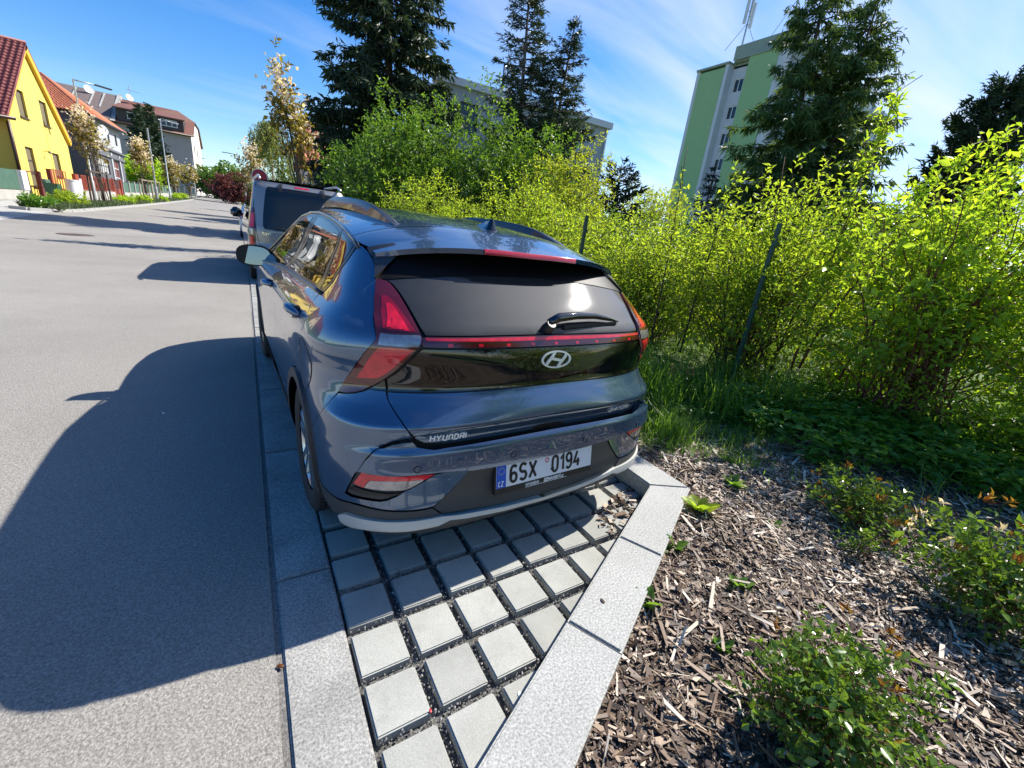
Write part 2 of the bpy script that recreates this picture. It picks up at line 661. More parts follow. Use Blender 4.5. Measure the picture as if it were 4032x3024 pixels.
def panel(name, surf, poly, off, mat, parent, mode='left', res=.022, rim=.012, inset=.0018, kind=None):
    """sheet-metal panel over a body surface, with a turned edge. mode: left, both, sym (left half given, mirrored about the centre)"""
    poly = [(float(q) * QS, float(z)) for q, z in poly]
    if mode == 'sym':
        poly = poly + [(-q, z) for q, z in reversed(poly) if abs(q) > 1e-4]
    if inset:
        poly = inset_poly(poly, inset)
    out = []
    for sgn in ((1, -1) if mode == 'both' else (1,)):
        pl = poly if sgn > 0 else [(-q, z) for q, z in poly]
        V, F, L = fill(pl, res)
        q, z = V[:, 0] / QS, V[:, 1]
        N = surf.normal(q, z)
        T = surf(q, z) + N * off
        b = L[0]
        k = len(V)
        lo = surf(q[b], z[b]) + N[b] * (off - rim)
        cen = T[b].mean(0)
        rn = T[b] - cen
        rn = unit(rn - N[b] * (rn * N[b]).sum(-1, keepdims=True))
        verts = np.concatenate([T, T[b], lo]); nb = len(b)
        norms = np.concatenate([N, unit(rn + N[b] * .35), rn])
        fr = []
        for i in range(nb):
            j = (i + 1) % nb
            fr.append((k + i, k + j, k + nb + j)); fr.append((k + i, k + nb + j, k + nb + i))
        # orientation: check first triangle against the normal
        F = F.copy()
        fn = np.cross(T[F[:, 1]] - T[F[:, 0]], T[F[:, 2]] - T[F[:, 0]])
        if np.mean((fn * N[F[:, 0]]).sum(-1)) < 0:
            F = F[:, ::-1]
        me = np_mesh(name, verts, np.concatenate([F, np.array(fr)]))
        set_normals(me, norms)
        out.append(link(name, me, mat, parent, kind))
    return out


def ribbons(polys, w):
    """stroke lettering: polylines -> list of quads (4 points each), mitred"""
    quads = []
    for pl in polys:
        p = [np.array(a, float) for a in pl]
        closed = np.linalg.norm(p[0] - p[-1]) < 1e-6
        n = len(p)
        off = []
        for i in range(n):
            a = p[i - 1] if i > 0 else (p[-2] if closed else None)
            c = p[i + 1] if i < n - 1 else (p[1] if closed else None)
            ns = []
            if a is not None:
                d = p[i] - a; d /= np.linalg.norm(d) + 1e-9; ns.append(np.array([-d[1], d[0]]))
            if c is not None:
                d = c - p[i]; d /= np.linalg.norm(d) + 1e-9; ns.append(np.array([-d[1], d[0]]))
            v = sum(ns); v = v / (np.linalg.norm(v) + 1e-9)
            off.append(v * w / 2 / max(.45, float(v @ ns[0])))
        for i in range(n - 1):
            quads.append((p[i] - off[i], p[i + 1] - off[i + 1], p[i + 1] + off[i + 1], p[i] + off[i]))
    return quads


def arc(cx, cy, rx, ry, a0, a1, n=10):
    return [(cx + rx * math.cos(R(a0 + (a1 - a0) * i / n)), cy + ry * math.sin(R(a0 + (a1 - a0) * i / n))) for i in range(n + 1)]


GL = {   # glyphs in a box 1 high; (width, polylines)
    'H': (.66, [[(0, 0), (0, 1)], [(.66, 0), (.66, 1)], [(0, .5), (.66, .5)]]),
    'Y': (.7, [[(0, 1), (.35, .45)], [(.7, 1), (.35, .45), (.35, 0)]]),
    'U': (.62, [[(0, 1), (0, .25)] + arc(.31, .25, .31, .25, 180, 360, 8) + [(.62, 1)]]),
    'n': (.62, [[(0, 0), (0, .8), (.12, 1), (.5, 1), (.62, .8), (.62, 0)]]),
    'u': (.62, [[(0, 1), (0, .2), (.12, 0), (.62, 0), (.62, 1)]]),
    'N': (.66, [[(0, 0), (0, 1), (.66, 0), (.66, 1)]]),
    'D': (.62, [[(0, 0), (0, 1), (.4, 1), (.62, .8), (.62, .2), (.4, 0), (0, 0)]]),
    'a': (.62, [[(0, 0), (0, .8), (.12, 1), (.62, 1), (.62, 0)], [(0, .42), (.62, .42)]]),
    'A': (.72, [[(0, 0), (.36, 1), (.72, 0)], [(.14, .33), (.58, .33)]]),
    'I': (.02, [[(0, 0), (0, 1)]]),
    'B': (.6, [[(0, 0), (0, 1), (.45, 1), (.58, .86), (.58, .66), (.45, .53), (0, .53)], [(.45, .53), (.6, .4), (.6, .14), (.45, 0), (0, 0)]]),
    'O': (.7, [[(.12, 0), (0, .15), (0, .85), (.12, 1), (.58, 1), (.7, .85), (.7, .15), (.58, 0), (.12, 0)]]),
    'T': (.66, [[(0, 1), (.66, 1)], [(.33, 1), (.33, 0)]]),
    'C': (.6, [arc(.32, .5, .32, .5, 50, 310, 14)]),
    'Z': (.6, [[(0, 1), (.6, 1), (0, 0), (.6, 0)]]),
    'M': (.8, [[(0, 0), (0, 1), (.4, .3), (.8, 1), (.8, 0)]]),
    'S': (.56, [arc(.28, .74, .28, .26, 30, 270, 10) + arc(.28, .26, .28, .26, 90, -150, 10)[1:]]),
    'K': (.6, [[(0, 0), (0, 1)], [(.58, 1), (.02, .42)], [(.2, .58), (.6, 0)]]),
    'z': (.4, [[(0, .6), (.4, .6), (0, 0), (.4, 0)]]),
    'c': (.4, [arc(.2, .3, .2, .3, 50, 310, 8)]),
    '.': (.06, [[(.03, 0), (.03, .14)]]),
    "'": (-.34, [[(-.42, 1.15), (-.25, 1.4)]]),
    '6': (.52, [arc(.26, .28, .26, .28, 90, 450, 14), [(0, .28), (0, .6)] + arc(.28, .66, .28, .34, 175, 40, 8)]),
    '9': (.52, [arc(.26, .72, .26, .28, -90, 270, 14), [(.52, .72), (.52, .4)] + arc(.24, .34, .28, .34, -5, -140, 8)]),
    '0': (.52, [arc(.26, .74, .26, .26, 0, 180, 8) + [(0, .26)] + arc(.26, .26, .26, .26, 180, 360, 8) + [(.52, .74)]]),
    '1': (.3, [[(0, .72), (.27, .98), (.27, 0)]]),
    '4': (.58, [[(.3, 1), (0, .3), (.58, .3)], [(.42, .52), (.42, 0)]]),
    'X': (.6, [[(0, 0), (.6, 1)], [(0, 1), (.6, 0)]]),
}


def lettering(name, text, fmap, h, wx, stroke, gap, mat, parent, thick=.002, slant=0, group=None):
    """text built from strokes; fmap(x, y) -> (point, normal). h height, wx glyph width factor; returns object"""
    mb = MB()
    x = 0
    for ch in text:
        if ch == ' ':
            x += h * wx * .45
            continue
        w, pls = GL[ch]
        qs_ = ribbons([[(x + a * h * wx + slant * b * h, b * h) for a, b in pl] for pl in pls], stroke)
        for qd in qs_:
            vs = []
            for lift in (0, thick):
                for p in qd:
                    P, N = fmap(p[0], p[1])
                    vs.append(np.asarray(P) + np.asarray(N) * (lift + .0006))
            mb.add(vs, [(0, 3, 2, 1), (4, 5, 6, 7), (0, 1, 5, 4), (1, 2, 6, 5), (2, 3, 7, 6), (3, 0, 4, 7)])
        x += w * h * wx + gap
    return mb.build(name, mat, parent, fix=False)


def text_width(text, h, wx, gap):
    return sum(GL[c][0] * h * wx + gap if c != ' ' else h * wx * .45 for c in text) - gap


def wheel(parent, c, side, r, w, rim_r, spoke_mat, name='wheel', spokes=5):
    """tyre > rim, hub, spokes ; side -1 = left. built about c (car coordinates), axis x"""
    ws = empty(name)
    ws.parent = parent
    ws.location = c
    s = side
    prof = [(rim_r - .01, -w * .46), (rim_r + .012, -w * .5), (r - .035, -w * .52), (r - .010, -w * .46), (r, -w * .38), (r, -w * .30), (r - .009, -w * .295), (r - .009, -w * .27), (r, -w * .265), (r, -w * .05), (r - .009, -w * .045), (r - .009, w * .045), (r, w * .05), (r, w * .265), (r - .009, w * .27), (r - .009, w * .295), (r, w * .30), (r, w * .38), (r - .010, w * .46), (r - .035, w * .52), (rim_r + .012, w * .5), (rim_r - .01, w * .46)]
    MB().lathe(prof, 56, axis='X').build('tyre', M['rubber'], ws, angle=40)
    sp = MB()
    for i in range(64):          # lateral tread cuts as dark grooves on the shoulders
        a = 2 * math.pi * i / 64
        for k in (-.36, .36):
            ca, sa = math.cos(a), math.sin(a)
            sp.box((k * w, ca * (r + .0005), sa * (r + .0005)), (w * .14, .003, .006), rx=a - math.pi / 2 + math.pi / 2)
    sp.build('tread_groove', M['black'], ws, kind='stuff')
    MB().lathe([(rim_r, w * .40 * s), (rim_r - .018, w * .44 * s), (rim_r - .03, w * .38 * s), (rim_r - .035, -w * .3 * s), (.05, -w * .3 * s)], 40, axis='X').build('rim', M['alloy'], ws, angle=40)
    o0 = w * .40 * s
    for i in range(spokes):
        a = 2 * math.pi * i / spokes + .3
        sb = MB()
        for da in (-.19, .19):
            p0 = (o0 * .93, .045 * math.cos(a + da * 2.2), .045 * math.sin(a + da * 2.2))
            p1 = (o0, (rim_r - .02) * math.cos(a + da), (rim_r - .02) * math.sin(a + da))
            sb.bar(p0, p1, .034, .022, up=(1, 0, 0))
        sb.build('spoke', spoke_mat, ws)
    MB().lathe([(0, o0 * 1.02), (.03, o0 * 1.02), (.036, o0 * .95), (.075, o0 * .85), (.075, o0 * .3)], 20, axis='X').build('hub', spoke_mat, ws, angle=40)
    MB().lathe([(0, 0), (.13, 0), (.13, .02), (0, .02)], 24, c=(o0 * .2, 0, 0), axis='X').build('brake_disc', M['dark_metal'], ws)
    return ws


# ------------------------------------------------------------------ the blue hatchback
M['paint'] = pmat('blue_paint', (.056, .110, .198), .24, metal=.5, coat=1, coatr=.008)
M['paint'].node_tree.nodes['Principled BSDF'].inputs['Coat IOR'].default_value = 1.75
M['rear_glass'] = glassmat('rear_glass', (.006, .008, .010), dust=.014)
M['side_glass'] = glassmat('side_glass', (.006, .008, .009), .01)
M['panel_black'] = pmat('panel_black', (.004, .004, .005), .04, coat=1, coatr=.01)
M['reflection_black'] = pmat('painted_reflection', (.004, .004, .005), .5, spec=.15)  # matte black for the painted reflection on the rear window
M['badge'] = pmat('badge_silver', (.72, .73, .73), .28, metal=.35)
M['mirror_tint'] = pmat('mirror_tint', (.18, .22, .27), .02, metal=1)
M['lamp_dark'] = pmat('lamp_dark_red', (.085, .006, .008), .12, coat=1)
M['lamp_brown'] = pmat('lamp_brown_red', (.115, .012, .012), .12, coat=1)
M['lamp_red'] = pmat('lamp_red', (.70, .010, .028), .12, coat=1, noise=(30, .3))
M['lamp_mid'] = pmat('lamp_mid_red', (.24, .004, .012), .1, coat=1, noise=(40, .35))
M['lamp_clear'] = pmat('lamp_clear', (.36, .33, .335), .15, coat=1, metal=.5, noise=(60, .25))
M['chmsl'] = pmat('brake_light_red', (.42, .006, .02), .1, coat=1)

ORI = Vector((.87 * .975, 0, 0)) - Vector((-math.sin(.035), math.cos(.035), 0)) * .49
car = empty('parked_car', ORI, .035, 'blue hatchback with red light bar across its tail, parked nearest on the paved bay', 'car')
BS = Surf([(.18, .12, .80, 3.8), (.24, .050, .850, 4.2), (.275, .036, .864, 4.3), (.335, .046, .876, 4.4), (.37, .052, .882, 4.4),
           (.44, .050, .886, 4.4), (.52, .044, .888, 4.25), (.585, .044, .888, 4.0), (.615, .060, .888, 4.0), (.645, .056, .888, 3.9),
           (.692, .033, .887, 3.5), (.722, .038, .886, 3.05), (.76, .054, .884, 2.8), (.817, .080, .884, 2.7), (.87, .086, .888, 2.82),
           (.915, .092, .8905, 3.05), (.928, .094, .8905, 3.10), (.940, .096, .886, 3.18), (.985, .108, .863, 3.4), (1.02, .126, .836, 3.55), (1.06, .170, .798, 3.6),
           (1.11, .230, .769, 3.65), (1.167, .302, .736, 3.75), (1.23, .380, .704, 3.9), (1.29, .455, .678, 4.0), (1.34, .515, .646, 4.0),
           (1.39, .575, .612, 4.0)], .66, 2.9, 1.29)
CP = {'lamp': [(0.397,1.003),(0.415,1.03),(0.428,1.048),(0.439,1.066),(0.45,1.085),(0.461,1.104),(0.473,1.122),(0.486,1.139),(0.502,1.155),(0.515,1.162),(0.529,1.164),(0.542,1.164),(0.555,1.163),(0.556,1.138),(0.553,1.102),(0.542,1.052),(0.518,1.015),(0.508,0.995),(0.51,0.98),(0.523,0.952),(0.543,0.917),(0.577,0.874),(0.618,0.82),(0.647,0.768),(0.629,0.769),(0.607,0.772),(0.581,0.779),(0.559,0.789),(0.542,0.803),(0.519,0.822),(0.491,0.848),(0.464,0.877),(0.44,0.906),(0.42,0.935),(0.405,0.963),(0.396,0.984)],
 'LI': [(0.397,1.003),(0.415,1.03),(0.428,1.048),(0.439,1.066),(0.45,1.085),(0.461,1.104),(0.473,1.122),(0.486,1.139),(0.502,1.155),(0.515,1.162),(0.529,1.164),(0.542,1.164),(0.555,1.163)],
 'LB': [(0.629,0.769),(0.607,0.772),(0.581,0.779),(0.559,0.789),(0.542,0.803),(0.519,0.822),(0.491,0.848),(0.464,0.877),(0.44,0.906),(0.42,0.935),(0.405,0.963),(0.396,0.984)],
 'lamp_up': [(0.5,1.022),(0.522,1.065),(0.528,1.115),(0.514,1.116),(0.5,1.111),(0.479,1.09),(0.458,1.064),(0.437,1.039),(0.417,1.018),(0.443,1.018),(0.472,1.018)],
 'lamp_mid': [(0.49,1.024),(0.511,1.091),(0.499,1.095),(0.484,1.082),(0.464,1.056),(0.441,1.029),(0.432,1.019),(0.445,1.019),(0.47,1.046),(0.487,1.049),(0.478,1.026)],
 'white': [(0.499,1.007),(0.478,1.006),(0.448,1.007),(0.419,1.009),(0.406,1.009),(0.401,1.0),(0.402,0.973),(0.43,0.972),(0.457,0.972),(0.48,0.972),(0.497,0.972)],
 'lamp_low': [(0.495,0.962),(0.469,0.966),(0.439,0.966),(0.412,0.963),(0.422,0.949),(0.44,0.923),(0.463,0.895),(0.49,0.866),(0.511,0.85),(0.542,0.843),(0.575,0.839),(0.538,0.89),(0.511,0.932)],
 'ext': [(0.493,0.845),(0.519,0.819),(0.541,0.8),(0.549,0.794),(0.519,0.797),(0.491,0.799),(0.493,0.824)],
 'seam': [(0.493,0.798),(0.489,0.777),(0.482,0.759),(0.473,0.745),(0.458,0.725),(0.442,0.708),(0.424,0.686),(0.406,0.656)],
 'bumper_corner': [(0.649,0.763),(0.619,0.767),(0.584,0.777),(0.56,0.788),(0.543,0.797),(0.519,0.798),(0.496,0.799),(0.493,0.798),(0.489,0.777),(0.482,0.759),(0.473,0.745),(0.458,0.725),(0.442,0.708),(0.424,0.686),(0.406,0.656),(0.406,0.649),(0.427,0.644),(0.448,0.635),(0.466,0.62),(0.481,0.605),(0.497,0.591),(0.508,0.571),(0.516,0.55),(0.522,0.529),(0.525,0.521),(0.536,0.501),(0.547,0.462),(0.566,0.407),(0.549,0.4),(0.521,0.399),(0.492,0.396),(0.468,0.394),(0.453,0.399),(0.432,0.416),(0.412,0.437),(0.382,0.466),(0.349,0.5),(0.321,0.504),(0.287,0.5),(0.261,0.496),(0.283,0.452),(0.305,0.414),(0.326,0.379),(0.342,0.357),(0.352,0.35),(0.371,0.348),(0.392,0.349),(0.423,0.351),(0.454,0.356),(0.487,0.364),(0.517,0.372),(0.551,0.372),(0.595,0.356),(0.635,0.348),(0.748,0.293),(0.792,0.28),(0.864,0.295),(0.83,0.382),(0.842,0.442),(0.85,0.495),(0.816,0.553),(0.758,0.605),(0.712,0.659),(0.689,0.705),(0.672,0.735)],
 'band': [(0.356,0.598),(0.376,0.603),(0.386,0.61),(0.396,0.63),(0.404,0.646),(0.426,0.641),(0.448,0.633),(0.466,0.618),(0.482,0.603),(0.497,0.589),(0.508,0.569),(0.515,0.548),(0.522,0.527),(0.525,0.519),(0.523,0.522),(0.503,0.519),(0.485,0.517),(0.466,0.515),(0.435,0.513),(0.405,0.514),(0.375,0.515),(0.343,0.515),(0.299,0.51),(0.261,0.5)],
 'trim': [(0.792,0.28),(0.795,0.255),(0.816,0.195),(0.596,0.354),(0.551,0.369),(0.518,0.369),(0.487,0.361),(0.455,0.354),(0.424,0.349),(0.393,0.346),(0.371,0.346),(0.352,0.348),(0.33,0.312),(0.364,0.311),(0.396,0.312),(0.438,0.314),(0.459,0.316),(0.504,0.32),(0.541,0.322),(0.573,0.324),(0.717,0.194),(0.637,0.278),(0.72,0.258),(0.763,0.265)],
 'insert': [(0.261,0.495),(0.283,0.451),(0.305,0.413),(0.326,0.377),(0.342,0.355),(0.352,0.347),(0.33,0.313),(0.292,0.308)],
 'silver': [(0.667,0.244),(0.713,0.196),(0.573,0.322),(0.542,0.32),(0.505,0.318),(0.459,0.314),(0.438,0.312),(0.396,0.31),(0.364,0.309),(0.33,0.31),(0.293,0.306)],
 'silver_bot': [(0.653,0.251),(0.636,0.225),(0.613,0.201),(0.525,0.278),(0.487,0.279),(0.453,0.279),(0.421,0.275),(0.389,0.274),(0.366,0.277),(0.35,0.282),(0.339,0.286)],
 'fog': [(0.525,0.52),(0.536,0.5),(0.547,0.461),(0.565,0.408),(0.549,0.402),(0.521,0.401),(0.492,0.398),(0.468,0.396),(0.453,0.401),(0.432,0.418),(0.412,0.438),(0.383,0.468),(0.35,0.501),(0.385,0.514),(0.405,0.512),(0.435,0.511),(0.466,0.514),(0.485,0.515),(0.503,0.518)],
 'fog_red': [(0.517,0.514),(0.498,0.51),(0.465,0.508),(0.435,0.506),(0.414,0.504),(0.384,0.505),(0.351,0.501),(0.371,0.483),(0.393,0.485),(0.424,0.485),(0.464,0.487),(0.495,0.486),(0.501,0.476),(0.509,0.452),(0.525,0.457),(0.537,0.462)],
 'fog_white': [(0.494,0.484),(0.464,0.485),(0.424,0.484),(0.393,0.483),(0.372,0.482),(0.392,0.46),(0.412,0.444),(0.436,0.444),(0.463,0.445),(0.487,0.448),(0.508,0.452),(0.5,0.474)],
 'finlow': [(0.566,1.229),(0.558,1.195),(0.557,1.164),(0.55,1.168),(0.519,1.2),(0.483,1.238),(0.445,1.271)],
 'quarter_win': [(0.979,1.321),(0.647,1.277),(0.766,1.208),(0.898,1.147),(0.988,1.087),(1.013,1.069),(1.069,1.067),(1.033,1.093),(1.029,1.194)]}

AC, AR = (.79, .315), .385


def arch(a0, a1, n=14, r=AR, c=AC):
    return [(c[0] + r * math.cos(R(a0 + (a1 - a0) * i / n)), c[1] + r * math.sin(R(a0 + (a1 - a0) * i / n))) for i in range(n + 1)]


def archq(a0, a1, n=14, r=AR, c=AC):
    return [(BS.qy(y, z), z) for y, z in arch(a0, a1, n, r, c)]


LO = [p for p in CP['lamp'] if p not in CP['LI'] and p not in CP['LB']]      # outer edge, top to bottom
FC = (3.37, .315)
# dark inner shell seen only in the shut lines
fr_r = arch(170, 10, 16, .35); fr_f = arch(170, 10, 16, .35, FC)
shell = [(0, .20), (.5, .20)] + BS.yz([(.40, .24)] + fr_r + [(1.3, .22), (2.9, .22)] + fr_f + [(3.8, .24), (4.17, .30), (4.17, .80), (3.9, .90), (2.95, 1.0), (2.5, 1.2), (2.16, 1.325), (1.95, 1.36), (1.66, 1.365), (1.29, 1.345), (.92, 1.315), (.66, 1.262)]) + [(.50, 1.235), (.30, 1.27), (0, 1.28)]
panel('inner_shell', BS, shell, -.012, M['black'], car, 'sym', res=.05, rim=.002, inset=0)

# hatch
panel('rear_window', BS, [(0, 1.0155), (.2, 1.0145), (.393, 1.011)] + [(q - .006, z + .002) for q, z in CP['LI'][1:]] + [(.53, 1.20), (.48, 1.262), (.40, 1.292), (.2, 1.305), (0, 1.308)], .001, M['rear_glass'], car, 'sym', res=.025)
panel('light_bar', BS, [(0, .970), (.2, .9705), (.396, .9725), (.399, 1.003), (.39, 1.009), (.2, 1.012), (0, 1.013)], .006, M['lamp_dark'], car, 'sym')
panel('light_strip', BS, [(0, .994), (.2, .994), (.388, .995), (.392, 1.003), (.2, 1.006), (0, 1.007)], .0072, M['lamp_red'], car, 'sym', inset=0)
for k in range(-4, 5):
    q = BS.qx(k * .118, .982)
    panel('light_element', BS, [(q - .006, .976), (q + .006, .976), (q + .006, .986), (q - .006, .986)], .0072, M['lamp_red'], car, 'left', inset=0)
sm = CP['seam']
panel('black_panel', BS, [(0, .815), (.15, .812), (.3, .806), (.488, .799), (.488, .845)] + [(q - .006, z - .004) for q, z in CP['LB'] if .405 < q < .488 and z > .84] + [(.393, .968), (.2, .968), (0, .967)], .003, M['panel_black'], car, 'sym')
panel('black_corner', BS, CP['ext'], .003, M['panel_black'], car, 'both', res=.015)
panel('tailgate', BS, [(0, .692), (.17, .690), (.29, .682), (.35, .672), (.404, .660)] + sm[::-1][1:-1] + [(.489, .797), (.3, .804), (.15, .810), (0, .813)], .002, M['paint'], car, 'sym', res=.016)
panel('letter_strip', BS, [(0, .618), (.2, .617), (.33, .617), (.375, .625), (.398, .645), (.402, .658), (.35, .669), (.29, .679), (.17, .687), (0, .689)], .000, M['paint'], car, 'sym', res=.014)
panel('handle_recess', BS, [(-.07, .6165), (.078, .6165), (.045, .638), (-.035, .638)], .0012, M['black'], car, 'left', res=.012, inset=0, rim=.002)
# lamps
for sgn in (1, -1):
    lamp = panel('tail_lamp', BS, [(q * sgn, z) for q, z in CP['lamp']], .010, M['lamp_brown'], car, 'left', res=.016, rim=.02)[0]
    upper = [CP['LI'][0]] + CP['LI'][1:] + [p for p in LO if p[1] > .985] + [(.50, 1.009), (.41, 1.011)]
    panel('lamp_cover', BS, [(q * sgn, z) for q, z in upper], .0112, M['lamp_dark'], lamp, 'left', res=.016, inset=.004, rim=.001)
    panel('light_frame', BS, [(q * sgn, z) for q, z in CP['lamp_up']], .0122, M['lamp_mid'], lamp, 'left', res=.012, inset=0, rim=.001)
    panel('light_guide', BS, [(q * sgn, z) for q, z in CP['lamp_mid']], .0132, M['lamp_red'], lamp, 'left', res=.012, inset=0, rim=.001)
    panel('light_guide', BS, [(q * sgn, z) for q, z in ((.478, 1.022), (.484, 1.05), (.472, 1.048), (.447, 1.022))], .0132, M['lamp_red'], lamp, 'left', res=.012, inset=0, rim=.001)
    panel('reverse_light', BS, [(q * sgn, z) for q, z in CP['white']], .0130, M['lamp_clear'], lamp, 'left', res=.012, inset=0, rim=.002)
    panel('lower_light', BS, [(q * sgn, z) for q, z in CP['lamp_low']], .0115, M['lamp_red'], lamp, 'left', res=.014, inset=0, rim=.001)
# bumper
bc = CP['bumper_corner']
i1 = bc.index((.551, .372)); i2 = bc.index((.816, .553))
bumper = bc[:i1 + 1] + [(.60, .364)] + archq(173, 142, 6) + bc[i2 + 1:]
panel('rear_bumper', BS, bumper, .002, M['paint'], car, 'both', res=.018)
band_top = [(0, .604), (.2, .602), (.33, .600)]
bt = CP['band']
kk = bt.index((.522, .527))
band = band_top + bt[:kk + 1] + bt[kk + 1:] + [(.15, .492), (0, .488)]
panel('bumper_band', BS, band, .020, M['paint'], car, 'sym', res=.016, rim=.026)
panel('bumper_insert', BS, [(0, .486), (.15, .489)] + CP['insert'] + [(.15, .290), (0, .282)], -.002, M['trim'], car, 'sym', res=.02)
panel('bumper_trim', BS, archq(173, 190, 3) + [(.70, .245), (.65, .262), (.60, .298), (.573, .320), (.541, .321), (.504, .319), (.438, .313), (.364, .310), (.331, .312), (.352, .347), (.371, .3445), (.393, .3445), (.424, .347), (.455, .352), (.487, .359), (.518, .367), (.551, .369), (.595, .361)], .003, M['trim'], car, 'both', res=.018)
panel('skid_strip', BS, [(0, .2590), (.15, .265), (.27, .277), (.315, .286), (.345, .272), (.42, .268), (.487, .270), (.525, .269), (.56, .259), (.605, .240), (.618, .250), (.612, .292), (.575, .3185), (.542, .3205), (.505, .3185), (.459, .3145), (.396, .3105), (.33, .3105), (.293, .303), (.15, .286), (0, .278)], .014, M['silver_paint'], car, 'sym', res=.014, rim=.03)
panel('under_panel', BS, [(0, .20), (.5, .20), (.6, .225), (.60, .236), (.5, .266), (.345, .270), (.312, .284), (.27, .275), (.15, .263), (0, .257)], .006, M['trim'], car, 'sym', res=.03)
for sgn in (1, -1):
    fl = panel('fog_lamp', BS, [(q * sgn, z) for q, z in CP['fog']], -.006, M['trim'], car, 'left', res=.014, rim=.01)[0]
    panel('red_lens', BS, [(q * sgn, z) for q, z in CP['fog_red']], .004, M['lamp_red'], fl, 'left', res=.012, inset=0)
    panel('clear_lens', BS, [(q * sgn, z) for q, z in CP['fog_white']], .003, M['lamp_clear'], fl, 'left', res=.012, inset=0)
    panel('fog_slat', BS, [(q * sgn, z) for q, z in ((.552, .43), (.535, .447), (.50, .437), (.45, .428), (.42, .430), (.44, .418), (.50, .42))], .002, M['black'], fl, 'left', res=.014, inset=0)
for x in (-.597, -.2, .2, .597):
    q = BS.qx(x, .54)
    P = BS(q, .537); N = BS.normal(np.array(q), np.array(.537))
    P = P + N * .0195
    mb = MB()
    u = Vector(N).cross(Vector((0, 0, 1))).normalized(); w_ = u.cross(Vector(N))
    mb.tube([Vector(P), Vector(P) + Vector(N) * .002], .011, 16)
    mb.build('parking_sensor', M['paint'], car)
    rg = MB()
    cpts = [Vector(P) + Vector(N) * .002 + (u * math.cos(a) + w_ * math.sin(a)) * .0125 for a in np.linspace(0, 2 * math.pi, 21)]
    rg.tube(cpts, .0016, 6)
    rg.build('sensor_ring', M['black'], car)
# sides
qw = CP['quarter_win']
rdseam = [(.72, 1.058), (.693, 1.017), (.625, .985), (.60, .95), (.63, .895), (.70, .84), (.80, .785), (.92, .725), (.985, .675), (.995, .640)]
quarter = [(.649, .766)] + LO[::-1] + [CP['LI'][-1], (.560, 1.19), (.572, 1.229), (.600, 1.255), (.640, 1.272)] + BS.yz([(.612, 1.270), (.612, 1.208), (.629, 1.147), (.651, 1.087), (.673, 1.066), (.715, 1.060)] + rdseam[1:] + arch(57, 142, 18)) + bc[i2 + 1:]
panel('quarter_panel', BS, quarter, .001, M['paint'], car, 'both', res=.022)
arch_front = arch(57, 6, 10)
panel('rear_door', BS, BS.yz(rdseam + arch_front + [(1.20, .33), (1.72, .33), (1.74, .5), (1.745, .65), (1.725, .8), (1.69, .95), (1.685, 1.030), (1.5, 1.037), (1.1, 1.047), (.80, 1.058)]), .001, M['paint'], car, 'both', res=.03)
panel('front_door', BS, BS.yz([(1.72, .33), (1.74, .5), (1.745, .65), (1.725, .8), (1.69, .95), (1.685, 1.030), (2.1, 1.010), (2.62, .975), (2.72, .93), (2.78, .75), (2.80, .33)]), .001, M['paint'], car, 'both', res=.04)
farch = arch(174, 20, 18, AR, FC)
panel('front_wing', BS, BS.yz([(2.80, .33), (2.78, .75), (2.72, .93), (2.64, .985), (3.0, .975), (3.5, .92), (3.9, .86), (4.10, .80), (4.17, .70), (4.17, .32), (3.80, .30)] + [(y, z) for y, z in farch[::-1]]), .001, M['paint'], car, 'both', res=.05)
panel('sill_cladding', BS, BS.yz([(1.18, .21), (1.19, .325), (2.985, .325), (2.98, .21)]), .010, M['trim'], car, 'both', res=.05, rim=.03)
for c in (AC, FC):
    ring = arch(-8, 188, 40, AR - .003, c) + arch(188, -8, 40, .335, c)
    panel('arch_cladding', BS, BS.yz(ring), .014, M['trim'], car, 'both', res=.03, rim=.035)
cen = (.60, .795)
fp = [(cen[0] + .112 * math.cos(a) * .9, cen[1] + .102 * math.sin(a)) for a in np.linspace(0, 2 * math.pi, 28, endpoint=False)]
fpq = BS.yz(fp)
ff = panel('fuel_flap', BS, fpq, .0022, M['paint'], car, 'left', res=.02, inset=.001, rim=.002)[0]
rg = MB()
pts = [BS(q, z) + BS.normal(np.array(q), np.array(z)) * .001 for q, z in fpq + fpq[:1]]
rg.tube(pts, .0028, 6)
rg.build('flap_seam', M['black'], ff)
# side glazing
rdf = [(.742, 1.062), (.80, 1.15), (.83, 1.195), (.86, 1.265), (.905, 1.318), (1.09, 1.336), (1.28, 1.351), (1.54, 1.364), (1.68, 1.367), (1.685, 1.033), (1.5, 1.04), (1.1, 1.05)]
rdg = [(.835, 1.078), (.858, 1.161), (.89, 1.262), (.925, 1.300), (1.05, 1.315), (1.22, 1.330), (1.456, 1.344), (1.60, 1.347), (1.61, 1.053), (1.42, 1.058), (1.11, 1.068)]
fdf = [(1.69, 1.033), (1.685, 1.367), (1.95, 1.362), (2.16, 1.328), (2.45, 1.215), (2.72, 1.05), (2.76, .985), (2.62, .978), (2.1, 1.012)]
fdg = [(1.77, 1.047), (1.77, 1.343), (1.95, 1.336), (2.12, 1.30), (2.4, 1.19), (2.60, 1.06), (2.60, 1.005), (2.1, 1.03)]
qwp = [(.735, 1.062), (.79, 1.15), (.822, 1.20), (.852, 1.268), (.898, 1.318), (.77, 1.300), (.66, 1.283), (.617, 1.270), (.616, 1.208), (.633, 1.147), (.655, 1.087), (.677, 1.066)]
qwg = [(.728, 1.085), (.775, 1.16), (.807, 1.21), (.835, 1.275), (.868, 1.303), (.77, 1.288), (.67, 1.272), (.64, 1.262), (.645, 1.208), (.66, 1.15), (.68, 1.095), (.70, 1.082)]
M['pillar'] = pmat('pillar_trim', (.035, .034, .032), .32, coat=.3)
